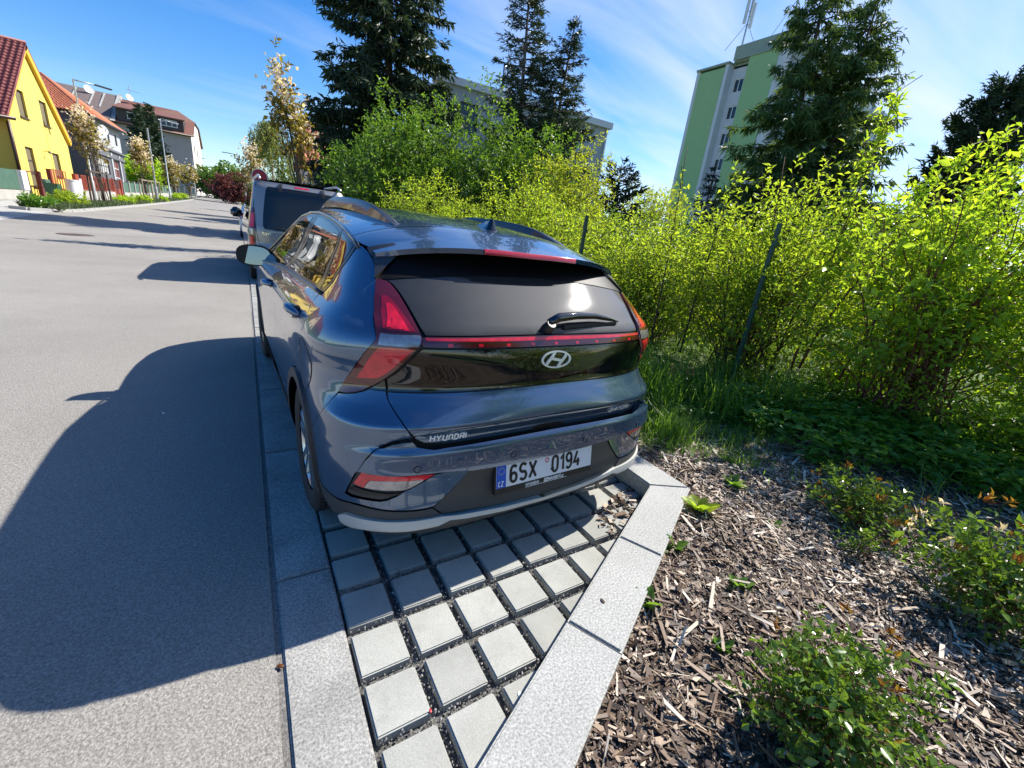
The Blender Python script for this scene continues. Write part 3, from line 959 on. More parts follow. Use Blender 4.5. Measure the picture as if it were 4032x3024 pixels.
for nm, fo, go in (('rear_door_frame', rdf, rdg), ('front_door_frame', fdf, fdg), ('quarter_window', qwp, qwg)):
    for sgn in (1, -1):
        f_ = panel(nm, BS, [(q * sgn, z) for q, z in BS.yz(fo)], .003, M['pillar'], car, 'left', res=.025)[0]
        panel('window_glass', BS, [(q * sgn, z) for q, z in BS.yz(go)], .0046, M['side_glass'], f_, 'left', res=.03, inset=0, rim=.002)
for sgn in (1, -1):
    mb = MB()
    pts = [BS(BS.qy(y, z), z) + BS.normal(np.array(BS.qy(y, z)), np.array(z)) * .004 for y, z in ((.70, 1.061), (.80, 1.059), (1.1, 1.049), (1.5, 1.039), (1.685, 1.032), (2.1, 1.012), (2.62, .977))]
    mb.tube([(p[0] * sgn, p[1], p[2]) for p in pts], .009, 8)
    mb.build('belt_moulding', M['satin'] if False else M['pillar'], car, smooth=True)
    mb = MB()
    ed = [(.60, 1.262), (.66, 1.284), (.92, 1.325), (1.29, 1.356), (1.66, 1.374), (1.95, 1.369), (2.16, 1.336), (2.45, 1.222), (2.76, .99)]
    pts = [BS(BS.qy(y, z), z) + BS.normal(np.array(BS.qy(y, z)), np.array(z)) * .002 for y, z in ed]
    mb.tube([(p[0] * sgn, p[1], p[2]) for p in pts], .008, 8)
    mb.build('roof_gutter', M['gloss_black'], car, smooth=True)
    # door handles
    for y, z in ((.83, .955), (1.86, .925)):
        q = BS.qy(y, z); P = Vector(BS(q, z)); N = Vector(BS.normal(np.array(q), np.array(z)))
        P.x *= sgn; N.x *= sgn
        h_ = empty('door_handle'); h_.parent = car
        mb = MB()
        pts = [P + Vector((0, t, .006 * math.cos(t * 12))) + N * (.038 - 5.5 * t * t) for t in np.linspace(-.085, .085, 9)]
        mb.tube(pts, [.012, .015, .016, .017, .017, .017, .016, .015, .012], 8)
        mb.build('grip', M['paint'], h_, smooth=True)
        mb = MB()
        u = Vector((0, 1, 0)); w_ = N.cross(u).normalized()
        vs = [P + N * .003 + u * (.055 * math.cos(a)) + w_ * (.030 * math.sin(a)) for a in np.linspace(0, 2 * math.pi, 20, endpoint=False)]
        mb.add(vs, [tuple(range(20))])
        mb.build('recess', M['black'], h_, fix=False)
    # door mirrors
    mr = empty('door_mirror'); mr.parent = car
    c = Vector((sgn * -.925 * -1 if False else sgn * -.925, 2.62, 1.015))
    mb = MB()
    rows = []
    nA, nB = 16, 24
    for i in range(nA + 1):
        t = i / nA
        for j in range(nB):
            a = 2 * math.pi * j / nB
            k = math.sqrt(max(0, 1 - t ** 2.4))
            ex = .118 * (abs(math.cos(a)) ** .75) * (1 if math.cos(a) > 0 else -1)
            ez = .078 * (abs(math.sin(a)) ** .8) * (1 if math.sin(a) > 0 else -1)
            rows.append((c.x + ex * k * -sgn * -1, c.y + .135 * t, c.z + ez * k - .012 * (ex * sgn < 0) * 0))
    fs = [(i * nB + j, i * nB + (j + 1) % nB, (i + 1) * nB + (j + 1) % nB, (i + 1) * nB + j) for i in range(nA) for j in range(nB)]
    mb.add(rows, fs)
    mb.build('mirror_housing', M['gloss_black'], mr, smooth=True)
    mb = MB(); mb.add([rows[j] for j in range(nB)], [tuple(range(nB))]); mb.build('mirror_rim', M['black'], mr, fix=False)
    mb = MB(); mb.add([(c.x + (rows[j][0] - c.x) * .88, c.y - .016 - .28 * sgn * (rows[j][0] - c.x) + .07 * (rows[j][2] - c.z), c.z + (rows[j][2] - c.z) * .86) for j in range(nB)], [tuple(range(nB))])
    mb.build('mirror_glass', M['mirror_tint'], mr, fix=False)
    mb = MB(); mb.bar((sgn * -.80, 2.70, .985), (c.x + sgn * .06, 2.69, 1.0), .05, .045); mb.build('mirror_arm', M['black'], mr)

# roof with the hatch spoiler
EY = [(.474, 1.256), (.61, 1.279), (.92, 1.327), (1.29, 1.358), (1.66, 1.377), (1.95, 1.372), (2.2, 1.330)]
CY = [(.335, 1.316), (.5, 1.354), (.64, 1.385), (.8, 1.406), (1.2, 1.440), (1.5, 1.454), (2.0, 1.452), (2.5, 1.418)]


def roof_pt(t, s):
    """t -1..1 across, s 0 trailing edge .. 1 windscreen"""
    yc = .335 + s * (2.42 - .335); ye = .474 + s * (2.18 - .474)
    zc = float(pchip([a for a, b in CY], [b for a, b in CY], np.array(yc))); ze = float(pchip([a for a, b in EY], [b for a, b in EY], np.array(ye)))
    q = BS.qy(ye, ze) if s > .04 else None
    xe = -float(BS(q, ze)[0]) if q is not None else .643
    at_ = abs(t)
    return (xe * t, yc + (ye - yc) * at_ ** 3, ze + (zc - ze) * (1 - at_ ** 3.0) + .006 * (1 - at_ ** 8) * at_)


def roof_grid(name, s0, s1, ns, ntt, mat, parent):
    ts = np.sin(np.linspace(-1, 1, ntt) * np.pi / 2)
    vs = [roof_pt(t, s) for s in np.linspace(s0, s1, ns) for t in ts]
    fs = [(i * ntt + j, i * ntt + j + 1, (i + 1) * ntt + j + 1, (i + 1) * ntt + j) for i in range(ns - 1) for j in range(ntt - 1)]
    mb = MB(); mb.add(vs, fs)
    return mb.build(name, mat, parent, smooth=True, fix=False), vs


S1 = (.645 - .335) / (2.42 - .335)
roof_grid('roof', S1 + .0016, 1, 40, 49, M['paint'], car)
MB().add([(x, y, z - .004) for x, y, z in [roof_pt(t, s) for s in (S1 - .004, S1 + .006) for t in np.linspace(-1, 1, 41)]], [(j, j + 1, 41 + j + 1, 41 + j) for j in range(40)]).build('roof_seam', M['black'], car, fix=False)
sp_o, sv = roof_grid('spoiler', 0, S1 - .0016, 16, 49, M['paint'], car)
edge = sv[:49]
lip = MB()
lo = [(x * .995, y + .004, z - .020) for x, y, z in edge]
lip.add(edge + lo, [(j, j + 1, 49 + j + 1, 49 + j) for j in range(48)])
lip.build('spoiler_lip', M['paint'], car, fix=False, smooth=True)
ub = MB()
inn = [(x * .93, y + .15 - .03 * abs(x), z - .048) for x, y, z in edge]
ub.add(lo + inn, [(j, j + 1, 49 + j + 1, 49 + j) for j in range(48)])
ub.build('spoiler_underside', M['gloss_black'], car, fix=False, smooth=True)
ch = MB()
sel = [j for j in range(49) if abs(edge[j][0]) < .262]
tp = [(edge[j][0], edge[j][1] - .004, edge[j][2] + .001) for j in sel]
bt_ = [(edge[j][0], edge[j][1] - .005, edge[j][2] - .020) for j in sel]
bk = [(edge[j][0], edge[j][1] + .014, edge[j][2] + .0025) for j in sel]
n_ = len(sel)
ch.add(bk + tp + bt_, [(r_ * n_ + j, r_ * n_ + j + 1, (r_ + 1) * n_ + j + 1, (r_ + 1) * n_ + j) for r_ in (0, 1) for j in range(n_ - 1)])
ch.build('brake_light', M['chmsl'], car, fix=False, smooth=True)
panel('spoiler_fin', BS, CP['finlow'] + [(.49, 1.285), (.56, 1.268), (.595, 1.258), (.578, 1.235)], .016, M['pillar'], car, 'both', res=.014, rim=.03, inset=0)
panel('underside_reflection', BS, [(0, 1.214), (.2, 1.208), (.33, 1.198), (.457, 1.180), (.506, 1.171), (.535, 1.168), (.53, 1.21), (.50, 1.262), (.40, 1.290), (.2, 1.302), (0, 1.305)], .004, M['reflection_black'], car, 'sym', res=.03, inset=0)  # spoiler underside mirrored in the glass, painted as a black band
# windscreen and bonnet
ws_ = MB(); rows = []
for i in range(9):
    s = i / 8
    for j in range(17):
        t = -1 + j / 8
        a = roof_pt(t, 1)
        b = (t * .72, 3.02 - .26 * t * t, .985)
        rows.append([a[k] + (b[k] - a[k]) * s for k in range(3)])
ws_.add(rows, [(i * 17 + j, i * 17 + j + 1, (i + 1) * 17 + j + 1, (i + 1) * 17 + j) for i in range(8) for j in range(16)])
ws_.build('windscreen', M['side_glass'], car, smooth=True, fix=False)
bn = MB(); rows = []
for i in range(13):
    s = i / 12
    for j in range(17):
        t = -1 + j / 8
        y = 2.76 + (.26 * (1 - t * t)) * (1 - s) + s * (4.12 - 2.76 - .22 * t * t)
        z = .985 + .03 * (1 - t * t) - .28 * s ** 2.2
        x = t * (.80 * (1 - max(0, (y - 2.9) / 1.29) ** 3.4 * .55))
        rows.append((x, y, z))
bn.add(rows, [(i * 17 + j, i * 17 + j + 1, (i + 1) * 17 + j + 1, (i + 1) * 17 + j) for i in range(12) for j in range(16)])
bn.build('bonnet', M['paint'], car, smooth=True, fix=False)
# roof rails
for sgn in (1, -1):
    mb = MB(); vs = []
    n = 30
    for i in range(n):
        s = i / (n - 1)
        y = .648 + s * 1.74
        base = roof_pt(.74, (y - .335 - .05) / (2.42 - .335))
        rise = .062 * math.sin(math.pi / 2 * min(1, min(s, 1 - s) / .34)) ** .9
        x = .476 + .018 * math.sin(math.pi * s)
        zb = base[2] - .006
        w = .019
        for dx, dz in ((-w - .006, 0), (-w, rise * .85), (-w * .6, rise), (w * .6, rise), (w, rise * .85), (w + .006, 0)):
            vs.append((sgn * (x + dx), y, zb + dz))
    fs = [(i * 6 + j, i * 6 + j + 1, (i + 1) * 6 + j + 1, (i + 1) * 6 + j) for i in range(n - 1) for j in range(5)]
    mb.add(vs, fs + [tuple(range(6)), tuple((n - 1) * 6 + j for j in range(6))])
    mb.build('roof_rail', M['pillar'], car, angle=35)
# shark-fin aerial
mb = MB(); vs = []
prof = [(0, .185, .036), (.008, .182, .035), (.022, .125, .027), (.040, .070, .019), (.058, .030, .012), (.064, .014, .006)]
z0a = float(roof_pt(0, .18)[2]) - .012
for h, L_, w in prof:
    for a in np.linspace(0, 2 * math.pi, 16, endpoint=False):
        yy = math.cos(a)
        vs.append((w * math.sin(a) * (1 if yy < 0 else max(.10, 1 - yy * .88)), .715 + h * .30 + (L_ if yy > 0 else .018) * yy, z0a + h + (.022 * yy * (1 - h / .064) if yy > 0 else 0)))
mb.add(vs, [(i * 16 + j, i * 16 + (j + 1) % 16, (i + 1) * 16 + (j + 1) % 16, (i + 1) * 16 + j) for i in range(len(prof) - 1) for j in range(16)] + [tuple((len(prof) - 1) * 16 + j for j in range(16))])
mb.build('roof_aerial', M['gloss_black'], car, angle=50)
# rear wiper
wp = empty('rear_wiper'); wp.parent = car


def onrear(x, z, off):
    q = BS.qx(x, z)
    return Vector(BS(q, z)) + Vector(BS.normal(np.array(q), np.array(z))) * off


mb = MB(); mb.tube([onrear(-.03, 1.034, .002), onrear(-.03, 1.034, .040)], [.026, .020], 14); mb.build('wiper_pivot', M['black'], wp, angle=40)
mb = MB()
mb.tube([onrear(-.03, 1.040, .032), onrear(.02, 1.052, .040), onrear(.13, 1.062, .036), onrear(.25, 1.064, .030), onrear(.34, 1.058, .020), onrear(.415, 1.050, .012)], [.018, .020, .017, .014, .010, .004], 8)
mb.build('wiper_arm', M['gloss_black'], wp, smooth=True)
mb = MB(); mb.bar(onrear(.06, 1.036, .008), onrear(.40, 1.046, .008), .008, .014); mb.build('wiper_blade', M['rubber'], wp)
# badge: oval ring with a slanted H
bd = empty('badge'); bd.parent = car


def fpanel(x0, z0, off, surf=BS):
    def f(x, y):
        q = surf.qx(x0 + x, z0 + y)
        return surf(q, z0 + y) + surf.normal(np.array(q), np.array(z0 + y)) * off, surf.normal(np.array(q), np.array(z0 + y))
    return f


fb = fpanel(.003, .9155, .0035)
mb = MB()
for k in range(36):
    a0, a1 = 2 * math.pi * k / 36, 2 * math.pi * (k + 1) / 36
    vs = []
    for a in (a0, a1):
        for rr, lift in ((1.0, 0), (1.0, .004), (.86, .004), (.86, 0)):
            P, N = fb(.080 * rr * math.cos(a), .0365 * (rr if rr == 1 else .83) * math.sin(a)); vs.append(P + N * lift)
    mb.add(vs, [(0, 1, 5, 4), (1, 2, 6, 5), (2, 3, 7, 6)])
mb.build('badge_ring', M['badge'], bd, angle=40)
mb = MB()


def stroke2(pts, w0):
    for qd in ribbons([pts], w0):
        vs = []
        for lift in (0, .004):
            for p in qd:
                P, N = fb(p[0], p[1]); vs.append(P + N * lift)
        mb.add(vs, [(0, 3, 2, 1), (4, 5, 6, 7), (0, 1, 5, 4), (1, 2, 6, 5), (2, 3, 7, 6), (3, 0, 4, 7)])


stroke2([(-.052, -.019), (-.044, -.008), (-.022, .014), (-.008, .033)], .014)
stroke2([(.008, -.033), (.022, -.014), (.044, .008), (.052, .019)], .014)
stroke2([(-.026, .006), (-.012, .002), (.012, -.002), (.026, -.006)], .012)
mb.build('badge_letter', M['badge'], bd, fix=False)
hy = text_width('HYunDaI', .0255, .95, .0095)
lettering('maker_lettering', 'HYunDaI', fpanel(-.549, .634, .001), .024, .95 * .148 / hy, .0055, .0095 * .148 / hy * .9, M['white_print'], car, thick=.003)
by = text_width('BaYOn'.replace('a', 'A').replace('n', 'N'), .024, 1.1, .007)
lettering('model_lettering', 'BAYON', fpanel(.362, .640, .001), .022, 1.1 * .150 / by, .0048, .007 * .150 / by, M['badge'], car, thick=.003, slant=.28)
# number plate
PL_U = Vector((0, .018, .104)).normalized()
PL_N = Vector((1, 0, 0)).cross(PL_U)
PL_N = -PL_N if PL_N.y > 0 else PL_N
PC = Vector((0, .031, .440))
plate = empty('number_plate'); plate.parent = car


def plq(x, y, w, h, off):
    return [PC + Vector((x + a * w / 2, 0, 0)) + PL_U * (y + b * h / 2) + PL_N * off for a, b in ((-1, -1), (1, -1), (1, 1), (-1, 1))]


def slab(name, x, y, w, h, o0, o1, mat):
    mb = MB(); a = plq(x, y, w, h, o0) + plq(x, y, w, h, o1)
    mb.add(a, [(4, 5, 6, 7), (0, 1, 5, 4), (1, 2, 6, 5), (2, 3, 7, 6), (3, 0, 4, 7), (3, 2, 1, 0)])
    return mb.build(name, mat, plate)


slab('plate_holder', .0, -.012, .548, .135, -.022, .000, M['black'])
slab('plate_face', .0, .0, .536, .104, .0005, .003, pmat('plate_white', (.72, .73, .75), .3))
slab('country_band', -.2445, .0, .047, .103, .003, .0038, M['blue_print'])
fpl = lambda x0, y0, off: (lambda x, y: (PC + Vector((x0 + x, 0, 0)) + PL_U * (y0 + y) + PL_N * off, PL_N))
lettering('plate_lettering', '6SX', fpl(-.198, -.036, .003), .072, .80, .0122, .018, M['black_print'], plate, thick=.001)
lettering('plate_lettering', '0194', fpl(.028, -.036, .003), .072, .80, .0122, .0175, M['black_print'], plate, thick=.001)
lettering('plate_lettering', 'CZ', fpl(-.259, -.043, .0038), .020, .72, .0036, .006, M['white_print'], plate, thick=.0006)
mb = MB()
for k in range(12):
    a = 2 * math.pi * k / 12
    c = PC + Vector((-.2445 + .0145 * math.cos(a), 0, 0)) + PL_U * (.023 + .0145 * math.sin(a)) + PL_N * .0042
    mb.add([c + Vector((1, 0, 0)) * .0022 * math.cos(b) + PL_U * .0022 * math.sin(b) for b in np.linspace(0, 2 * math.pi, 5, endpoint=False)], [(0, 1, 2, 3, 4)])
mb.build('star_ring', M['yellow_print'], plate, fix=False)
mb = MB()
for k in range(6):
    vs = []
    for a in (k, k + 1):
        for rr in (.0125, .0075):
            vs.append(PC + Vector((-.004 + rr * math.cos(a * math.pi / 3 + .3), 0, 0)) + PL_U * (.026 + rr * math.sin(a * math.pi / 3 + .3)) + PL_N * .0036)
    mb.add(vs, [(0, 1, 3, 2)])
mb.build('inspection_sticker', M['red_print'], plate, fix=False)
lettering('dealer_lettering', 'HYUNDAI', fpl(-.115, -.0735, .0006), .0125, .95, .0026, .0036, M['white_print'], plate, thick=.0005)
lettering('dealer_lettering', "DOMANSKY'.cz", fpl(-.015, -.0735, .0006), .0135, .95, .0034, .0032, M['white_print'], plate, thick=.0005, slant=.2)
slab('dealer_line', .0, -.078, .235, .0018, .0004, .0012, M['white_print'])
# wheels, wells, underside
for y in (.79, 3.37):
    for s in (-1, 1):
        wheel(car, (s * .772, y, .315), s, .315, .205, .222, M['alloy'])
        MB().lathe([(.352, s * .10), (.352, -s * .16), (.02, -s * .17)], 28, c=(s * .74, y, .325), axis='X', a0=R(-20), a1=R(200)).build('wheel_well', M['black'], car)
MB().span((-.72, .35, .19), (.72, 3.9, .26)).build('underbody', M['black'], car)
MB().span((-.70, .62, .26), (.70, 2.9, .95)).build('cabin_core', M['black'], car)  # unseen box added inside the body to block light

# ------------------------------------------------------------------ ground, road, kerbs, paving
def strip_sheet(name, xl, xr, ys, dz, mat, nx=2, kind='structure', wob=0):
    """sheet between two edges following the street's height"""
    vs = []
    for y in ys:
        a = xl(y) if callable(xl) else xl
        b = xr(y) if callable(xr) else xr
        for i in range(nx):
            vs.append((a + (b - a) * i / (nx - 1), y, zg(y) + dz + (wob * math.sin(y * 1.7 + i * 2.1) if wob else 0)))
    fs = [(i * nx + j, i * nx + j + 1, (i + 1) * nx + j + 1, (i + 1) * nx + j) for i in range(len(ys) - 1) for j in range(nx - 1)]
    mb = MB(); mb.add(vs, fs)
    return mb.build(name, mat, None, kind=kind, fix=False)


YS_ = list(range(-40, 28, 4)) + list(range(28, 200, 6)) + [200, 260, 400, 900]
strip_sheet('ground', lambda y: -600, lambda y: 600, YS_, -.09, M['lawn'])
SL = .0065
strip_sheet('road', lambda y: -7.9, lambda y: -.222 + SL * min(y, 60), [-30, -10, 0, 10, 20, 24, 25] + YS_[17:], -.006, M['asphalt'])
strip_sheet('road_joint', lambda y: -.235 + SL * min(y, 60), lambda y: -.16 + SL * min(y, 60), [-30, -10, -4, -2, 0, 2, 4, 6, 8, 10, 20, 28, 40, 60, 100], -.011, M['joint_asphalt'])
strip_sheet('forecourt', lambda y: -10.6, lambda y: -6.05 if y < 14 else -6.05 - (y - 14) * .105, [-30, 0, 10, 14, 18, 20, 22, 24, 26, 27], -.002, M['sidewalk'])
strip_sheet('sidewalk', lambda y: -10.6, lambda y: -8.55, [26] + YS_[17:], .002, M['sidewalk'])
strip_sheet('parking_lane', lambda y: -.02 + SL * y, lambda y: 1.80 + SL * y * 0, [-4, 0, 10, 20, 28, 40, 60, 80], -.035, M['gravel_bed'])


def poly_ground(name, poly, res, zf, mat, kind='structure'):
    V, F, L = fill(poly, res)
    v3 = np.c_[V, [zf(x, y) for x, y in V]]
    me = np_mesh(name, v3, F, smooth=True)
    return link(name, me, mat, None, kind)


def bedz(x, y):
    return .055 + .018 * math.sin(x * 2.3 + y * 1.1) * math.sin(y * 1.9 - x) + .012 * math.sin(x * 7 + 1.3) * math.sin(y * 6.1) + max(0, x - 3.2) * .035 * (x < 12) + (.30 if x >= 12 else 0)


poly_ground('planting_bed', [(-1.4, -2.16), (.415, -1.25), (1.95, -.48), (1.95, 3.0), (4.3, 3.0), (4.5, 1.5), (4.6, -7), (-1.4, -7)], .16, bedz, M['soil'])
poly_ground('verge', [(1.95, 3.0), (1.95, 90), (60, 90), (60, -40), (4.6, -40), (4.6, -7), (4.5, 1.5), (4.3, 3.0)], 2.0, lambda x, y: .075 + .035 * max(0, min(x - 3, 9)) + zg(y), M['lawn'])

# kerb laid flush between asphalt and bay, stone by stone
kerb = tag(bpy.data.objects.new('kerb', None), kind='structure'); COL.objects.link(kerb)


def stone_mesh(l, w, h, bev, seed):
    bm = bmesh.new()
    bmesh.ops.create_cube(bm, size=1)
    for v in bm.verts:
        v.co = (v.co.x * w, v.co.y * l, v.co.z * h - h / 2)
    bmesh.ops.bevel(bm, geom=[e for e in bm.edges if abs(e.verts[0].co.z) < 1e-5 and abs(e.verts[1].co.z) < 1e-5] or bm.edges, offset=bev, segments=2, affect='EDGES')
    me = bpy.data.meshes.new('kerb_stone'); bm.to_mesh(me); bm.free()
    me.shade_smooth(); me.set_sharp_from_angle(angle=R(35))
    return me


ks = stone_mesh(1.052, .194, .2, .006, 1)
ks.materials.append(M['granite_old'])
for i in range(-3, 34):
    y = -.755 + i * 1.06
    o = link('kerb_stone', ks, None, kerb)
    o.location = (-.104 + SL * y, y, zg(y) + .001 * ((i * 7) % 3 - 1))
    o.rotation_euler = (0, 0, -SL)
raised = tag(bpy.data.objects.new('raised_kerb', None), kind='structure'); COL.objects.link(raised)
kd = Vector((-1.41, -.71, 0)).normalized(); kn = Vector((kd.y * -1, kd.x, 0))
kn = Vector((.45, -.893, 0))
for i in range(5):
    a = Vector((1.73, -.40, 0)) + kd * (.59 * i); b = a + kd * .585
    w = .205
    lo_b = kn * w
    if i == 0:
        pts = [a, b, b + lo_b, a + Vector((.222, -.06 - .055, 0))]
    else:
        pts = [a, b, b + lo_b, a + lo_b]
    bm = bmesh.new()
    vs = [bm.verts.new((p.x, p.y, .10)) for p in pts]
    f = bm.faces.new(vs)
    r_ = bmesh.ops.extrude_face_region(bm, geom=[f])
    for v in [g for g in r_['geom'] if isinstance(g, bmesh.types.BMVert)]:
        v.co.z = -.12
    bmesh.ops.recalc_face_normals(bm, faces=bm.faces)
    bmesh.ops.bevel(bm, geom=[e for e in bm.edges if e.verts[0].co.z > 0 and e.verts[1].co.z > 0], offset=.007, segments=2, affect='EDGES')
    me = bpy.data.meshes.new('kerb_stone'); bm.to_mesh(me); bm.free()
    me.shade_smooth(); me.set_sharp_from_angle(angle=R(35))
    link('kerb_stone', me, M['granite'], raised)
rk = stone_mesh(.995, .205, .22, .007, 2); rk.materials.append(M['granite'])
bm = bmesh.new()
pts = [(1.73, -.397), (1.95, -.512), (1.95, .1), (1.745, .1)]
vs = [bm.verts.new((x, y, .10)) for x, y in pts]
f = bm.faces.new(vs)
r_ = bmesh.ops.extrude_face_region(bm, geom=[f])
for v in [g for g in r_['geom'] if isinstance(g, bmesh.types.BMVert)]:
    v.co.z = -.12
bmesh.ops.recalc_face_normals(bm, faces=bm.faces)
bmesh.ops.bevel(bm, geom=[e for e in bm.edges if e.verts[0].co.z > 0 and e.verts[1].co.z > 0], offset=.007, segments=2, affect='EDGES')
me = bpy.data.meshes.new('kerb_stone'); bm.to_mesh(me); bm.free()
me.shade_smooth(); me.set_sharp_from_angle(angle=R(35))
link('kerb_stone', me, M['granite'], raised)
for i in range(12):
    o = link('kerb_stone', rk, None, raised)
    o.location = (1.848, .604 + i, .10)

# paving slabs of the bay
bay = tag(bpy.data.objects.new('paved_bay', None), kind='structure'); COL.objects.link(bay)
PITCH, PW = .195, .1625
pm = []
for k in range(4):
    bm = bmesh.new()
    bmesh.ops.create_cube(bm, size=1)
    for v in bm.verts:
        v.co = (v.co.x * PW, v.co.y * PW, v.co.z * .06 - .03)
    bmesh.ops.bevel(bm, geom=[e for e in bm.edges if e.verts[0].co.z > -.01 and e.verts[1].co.z > -.01] + [e for e in bm.edges if abs(e.verts[0].co.z - e.verts[1].co.z) > .03], offset=.0045, segments=2, affect='EDGES')
    me = bpy.data.meshes.new('paver'); bm.to_mesh(me); bm.free()
    me.shade_smooth(); me.set_sharp_from_angle(angle=R(50))
    me.materials.append(M['paver'])
    pm.append(me)
rr = random.Random(3)
for r_ in range(-9, 8):
    for j in range(9):
        cx, cy = j * PITCH + PW / 2 + .002, -r_ * PITCH - PW / 2
        if cx - .03 > 1.73 or (cy + .40) * 1.41 - (cx - 1.73) * .71 < -.10:
            continue
        o = link('paver', pm[rr.randrange(4)], None, bay)
        o.location = (cx + rr.uniform(-.002, .002) + SL * cy * 0, cy + rr.uniform(-.002, .002), rr.uniform(-.003, .002))
        o.rotation_euler = (rr.uniform(-.008, .008), rr.uniform(-.008, .008), rr.uniform(-.010, .010) + rr.randrange(4) * math.pi / 2)


def pebbles(name, pts, size, mat, parent=None):
    """small angular stones (octahedra)"""
    n = len(pts)
    base = np.array([(1, 0, 0), (0, 1, 0), (-1, 0, 0), (0, -1, 0), (0, 0, .8), (0, 0, -.8)])
    fc = np.array([(0, 1, 4), (1, 2, 4), (2, 3, 4), (3, 0, 4), (1, 0, 5), (2, 1, 5), (3, 2, 5), (0, 3, 5)])
    ang = RNG.uniform(0, 6.28, n); s = size * RNG.uniform(.5, 1.4, (n, 1))
    sc = s[:, None, :] * RNG.uniform(.6, 1.2, (n, 6, 1))
    ca, sa = np.cos(ang)[:, None], np.sin(ang)[:, None]
    b = base[None] * sc
    v = np.stack([b[..., 0] * ca - b[..., 1] * sa, b[..., 0] * sa + b[..., 1] * ca, b[..., 2]], -1) + pts[:, None, :]
    f = (np.arange(n) * 6)[:, None, None] + fc[None]
    tint = np.repeat(RNG.uniform(0, 1, n), 6)
    return link(name, np_mesh(name, v.reshape(-1, 3), f.reshape(-1, 3), {'tint': tint}), mat, parent, 'stuff')


def tintmat(name, cols, rough=.9):
    mt, t, b = newmat(name)
    at = t.nodes.new('ShaderNodeAttribute'); at.attribute_name = 'tint'
    rp = t.nodes.new('ShaderNodeValToRGB')
    rp.color_ramp.interpolation = 'LINEAR'
    e = rp.color_ramp.elements
    e[0].color = (*cols[0], 1); e[1].color = (*cols[-1], 1)
    for i, c in enumerate(cols[1:-1]):
        k = e.new((i + 1) / (len(cols) - 1)); k.color = (*c, 1)
    t.links.new(at.outputs['Fac'], rp.inputs[0])
    t.links.new(rp.outputs[0], b.inputs['Base Color'])
    b.inputs['Roughness'].default_value = rough
    b.inputs['Specular IOR Level'].default_value = .25
    return mt


M['pebble'] = tintmat('pebble', [(.05, .05, .052), (.14, .135, .13), (.24, .23, .21), (.45, .43, .40)])
n = 34000
px = RNG.uniform(0, 1.72, n); py = RNG.uniform(-1.5, 1.2, n)
fx = (px - .002) % PITCH; fy = (-py) % PITCH
gap = (fx > PW) | (fy > PW)
inside = (py + .40) * 1.41 - (px - 1.73) * .71 > .0
k = gap & inside
pebbles('joint_gravel', np.c_[px[k], py[k], RNG.uniform(-.030, -.008, k.sum())], .0042, M['pebble'])
# bark mulch: flakes and splinters
M['mulch'] = tintmat('bark_mulch', [(.025, .014, .010), (.075, .045, .028), (.16, .10, .062), (.33, .24, .165), (.62, .53, .42)], rough=.6)
M['mulch'].node_tree.nodes['Principled BSDF'].inputs['Specular IOR Level'].default_value = .55


def chips(name, xy, zf, lmin, lmax, lift, mat, seed):
    thin = name == 'bark_splinters'
    rg_ = np.random.default_rng(seed)
    n = len(xy)
    z = np.array([zf(x, y) for x, y in xy])
    L = rg_.uniform(lmin, lmax, n) * rg_.choice([.5, 1, 1, 1.8], n)
    W = L * rg_.uniform(.05, .12, n) if thin else L * rg_.uniform(.12, .45, n); H = W * rg_.uniform(.06, .25, n) + .001
    a = rg_.uniform(0, 6.28, n); tl = rg_.normal(0, .28, n); rl = rg_.normal(0, .4, n)
    d = np.stack([np.cos(a) * np.cos(tl), np.sin(a) * np.cos(tl), np.sin(tl)], -1)
    s = np.stack([-np.sin(a) * np.cos(rl), np.cos(a) * np.cos(rl), np.sin(rl)], -1)
    u = np.cross(d, s)
    c = np.c_[xy, z + rg_.uniform(0, lift, n)]
    L = L[:, None, None]; W = W[:, None, None]; H = H[:, None, None]
    cl_ = np.array([-.5, .5, .5, -.5])[None, :, None] * (1 + rg_.normal(0, .16, (n, 4, 1))); cw_ = np.array([-.5, -.5, .5, .5])[None, :, None] * (1 + rg_.normal(0, .30, (n, 4, 1)))
    top = c[:, None, :] + d[:, None, :] * L * cl_ + s[:, None, :] * W * cw_ + u[:, None, :] * H * (.5 + rg_.normal(0, .25, (n, 4, 1)))
    v = np.concatenate([top, top - u[:, None, :] * H * 1.3 - (top - c[:, None, :]) * .12], 1)
    fc = np.array([(0, 1, 2, 3), (0, 4, 5, 1), (1, 5, 6, 2), (2, 6, 7, 3), (3, 7, 4, 0)])
    f = (np.arange(n) * 8)[:, None, None] + fc[None]
    tint = np.repeat(np.clip(rg_.beta(1.15, 1.7, n) + .14 * np.clip(xy[:, 0] - 1.0, 0, 1.6) + (.25 if thin else 0), 0, 1), 8)  # paler towards the right: sun glare put into the chip colour
    return link(name, np_mesh(name, v.reshape(-1, 3), f.reshape(-1, 4), {'tint': tint}), mat, None, 'stuff')


def scatter(n, x0, x1, y0, y1, seed, ok):
    rg_ = np.random.default_rng(seed)
    p = np.c_[rg_.uniform(x0, x1, n), rg_.uniform(y0, y1, n)]
    return p[ok(p[:, 0], p[:, 1])]


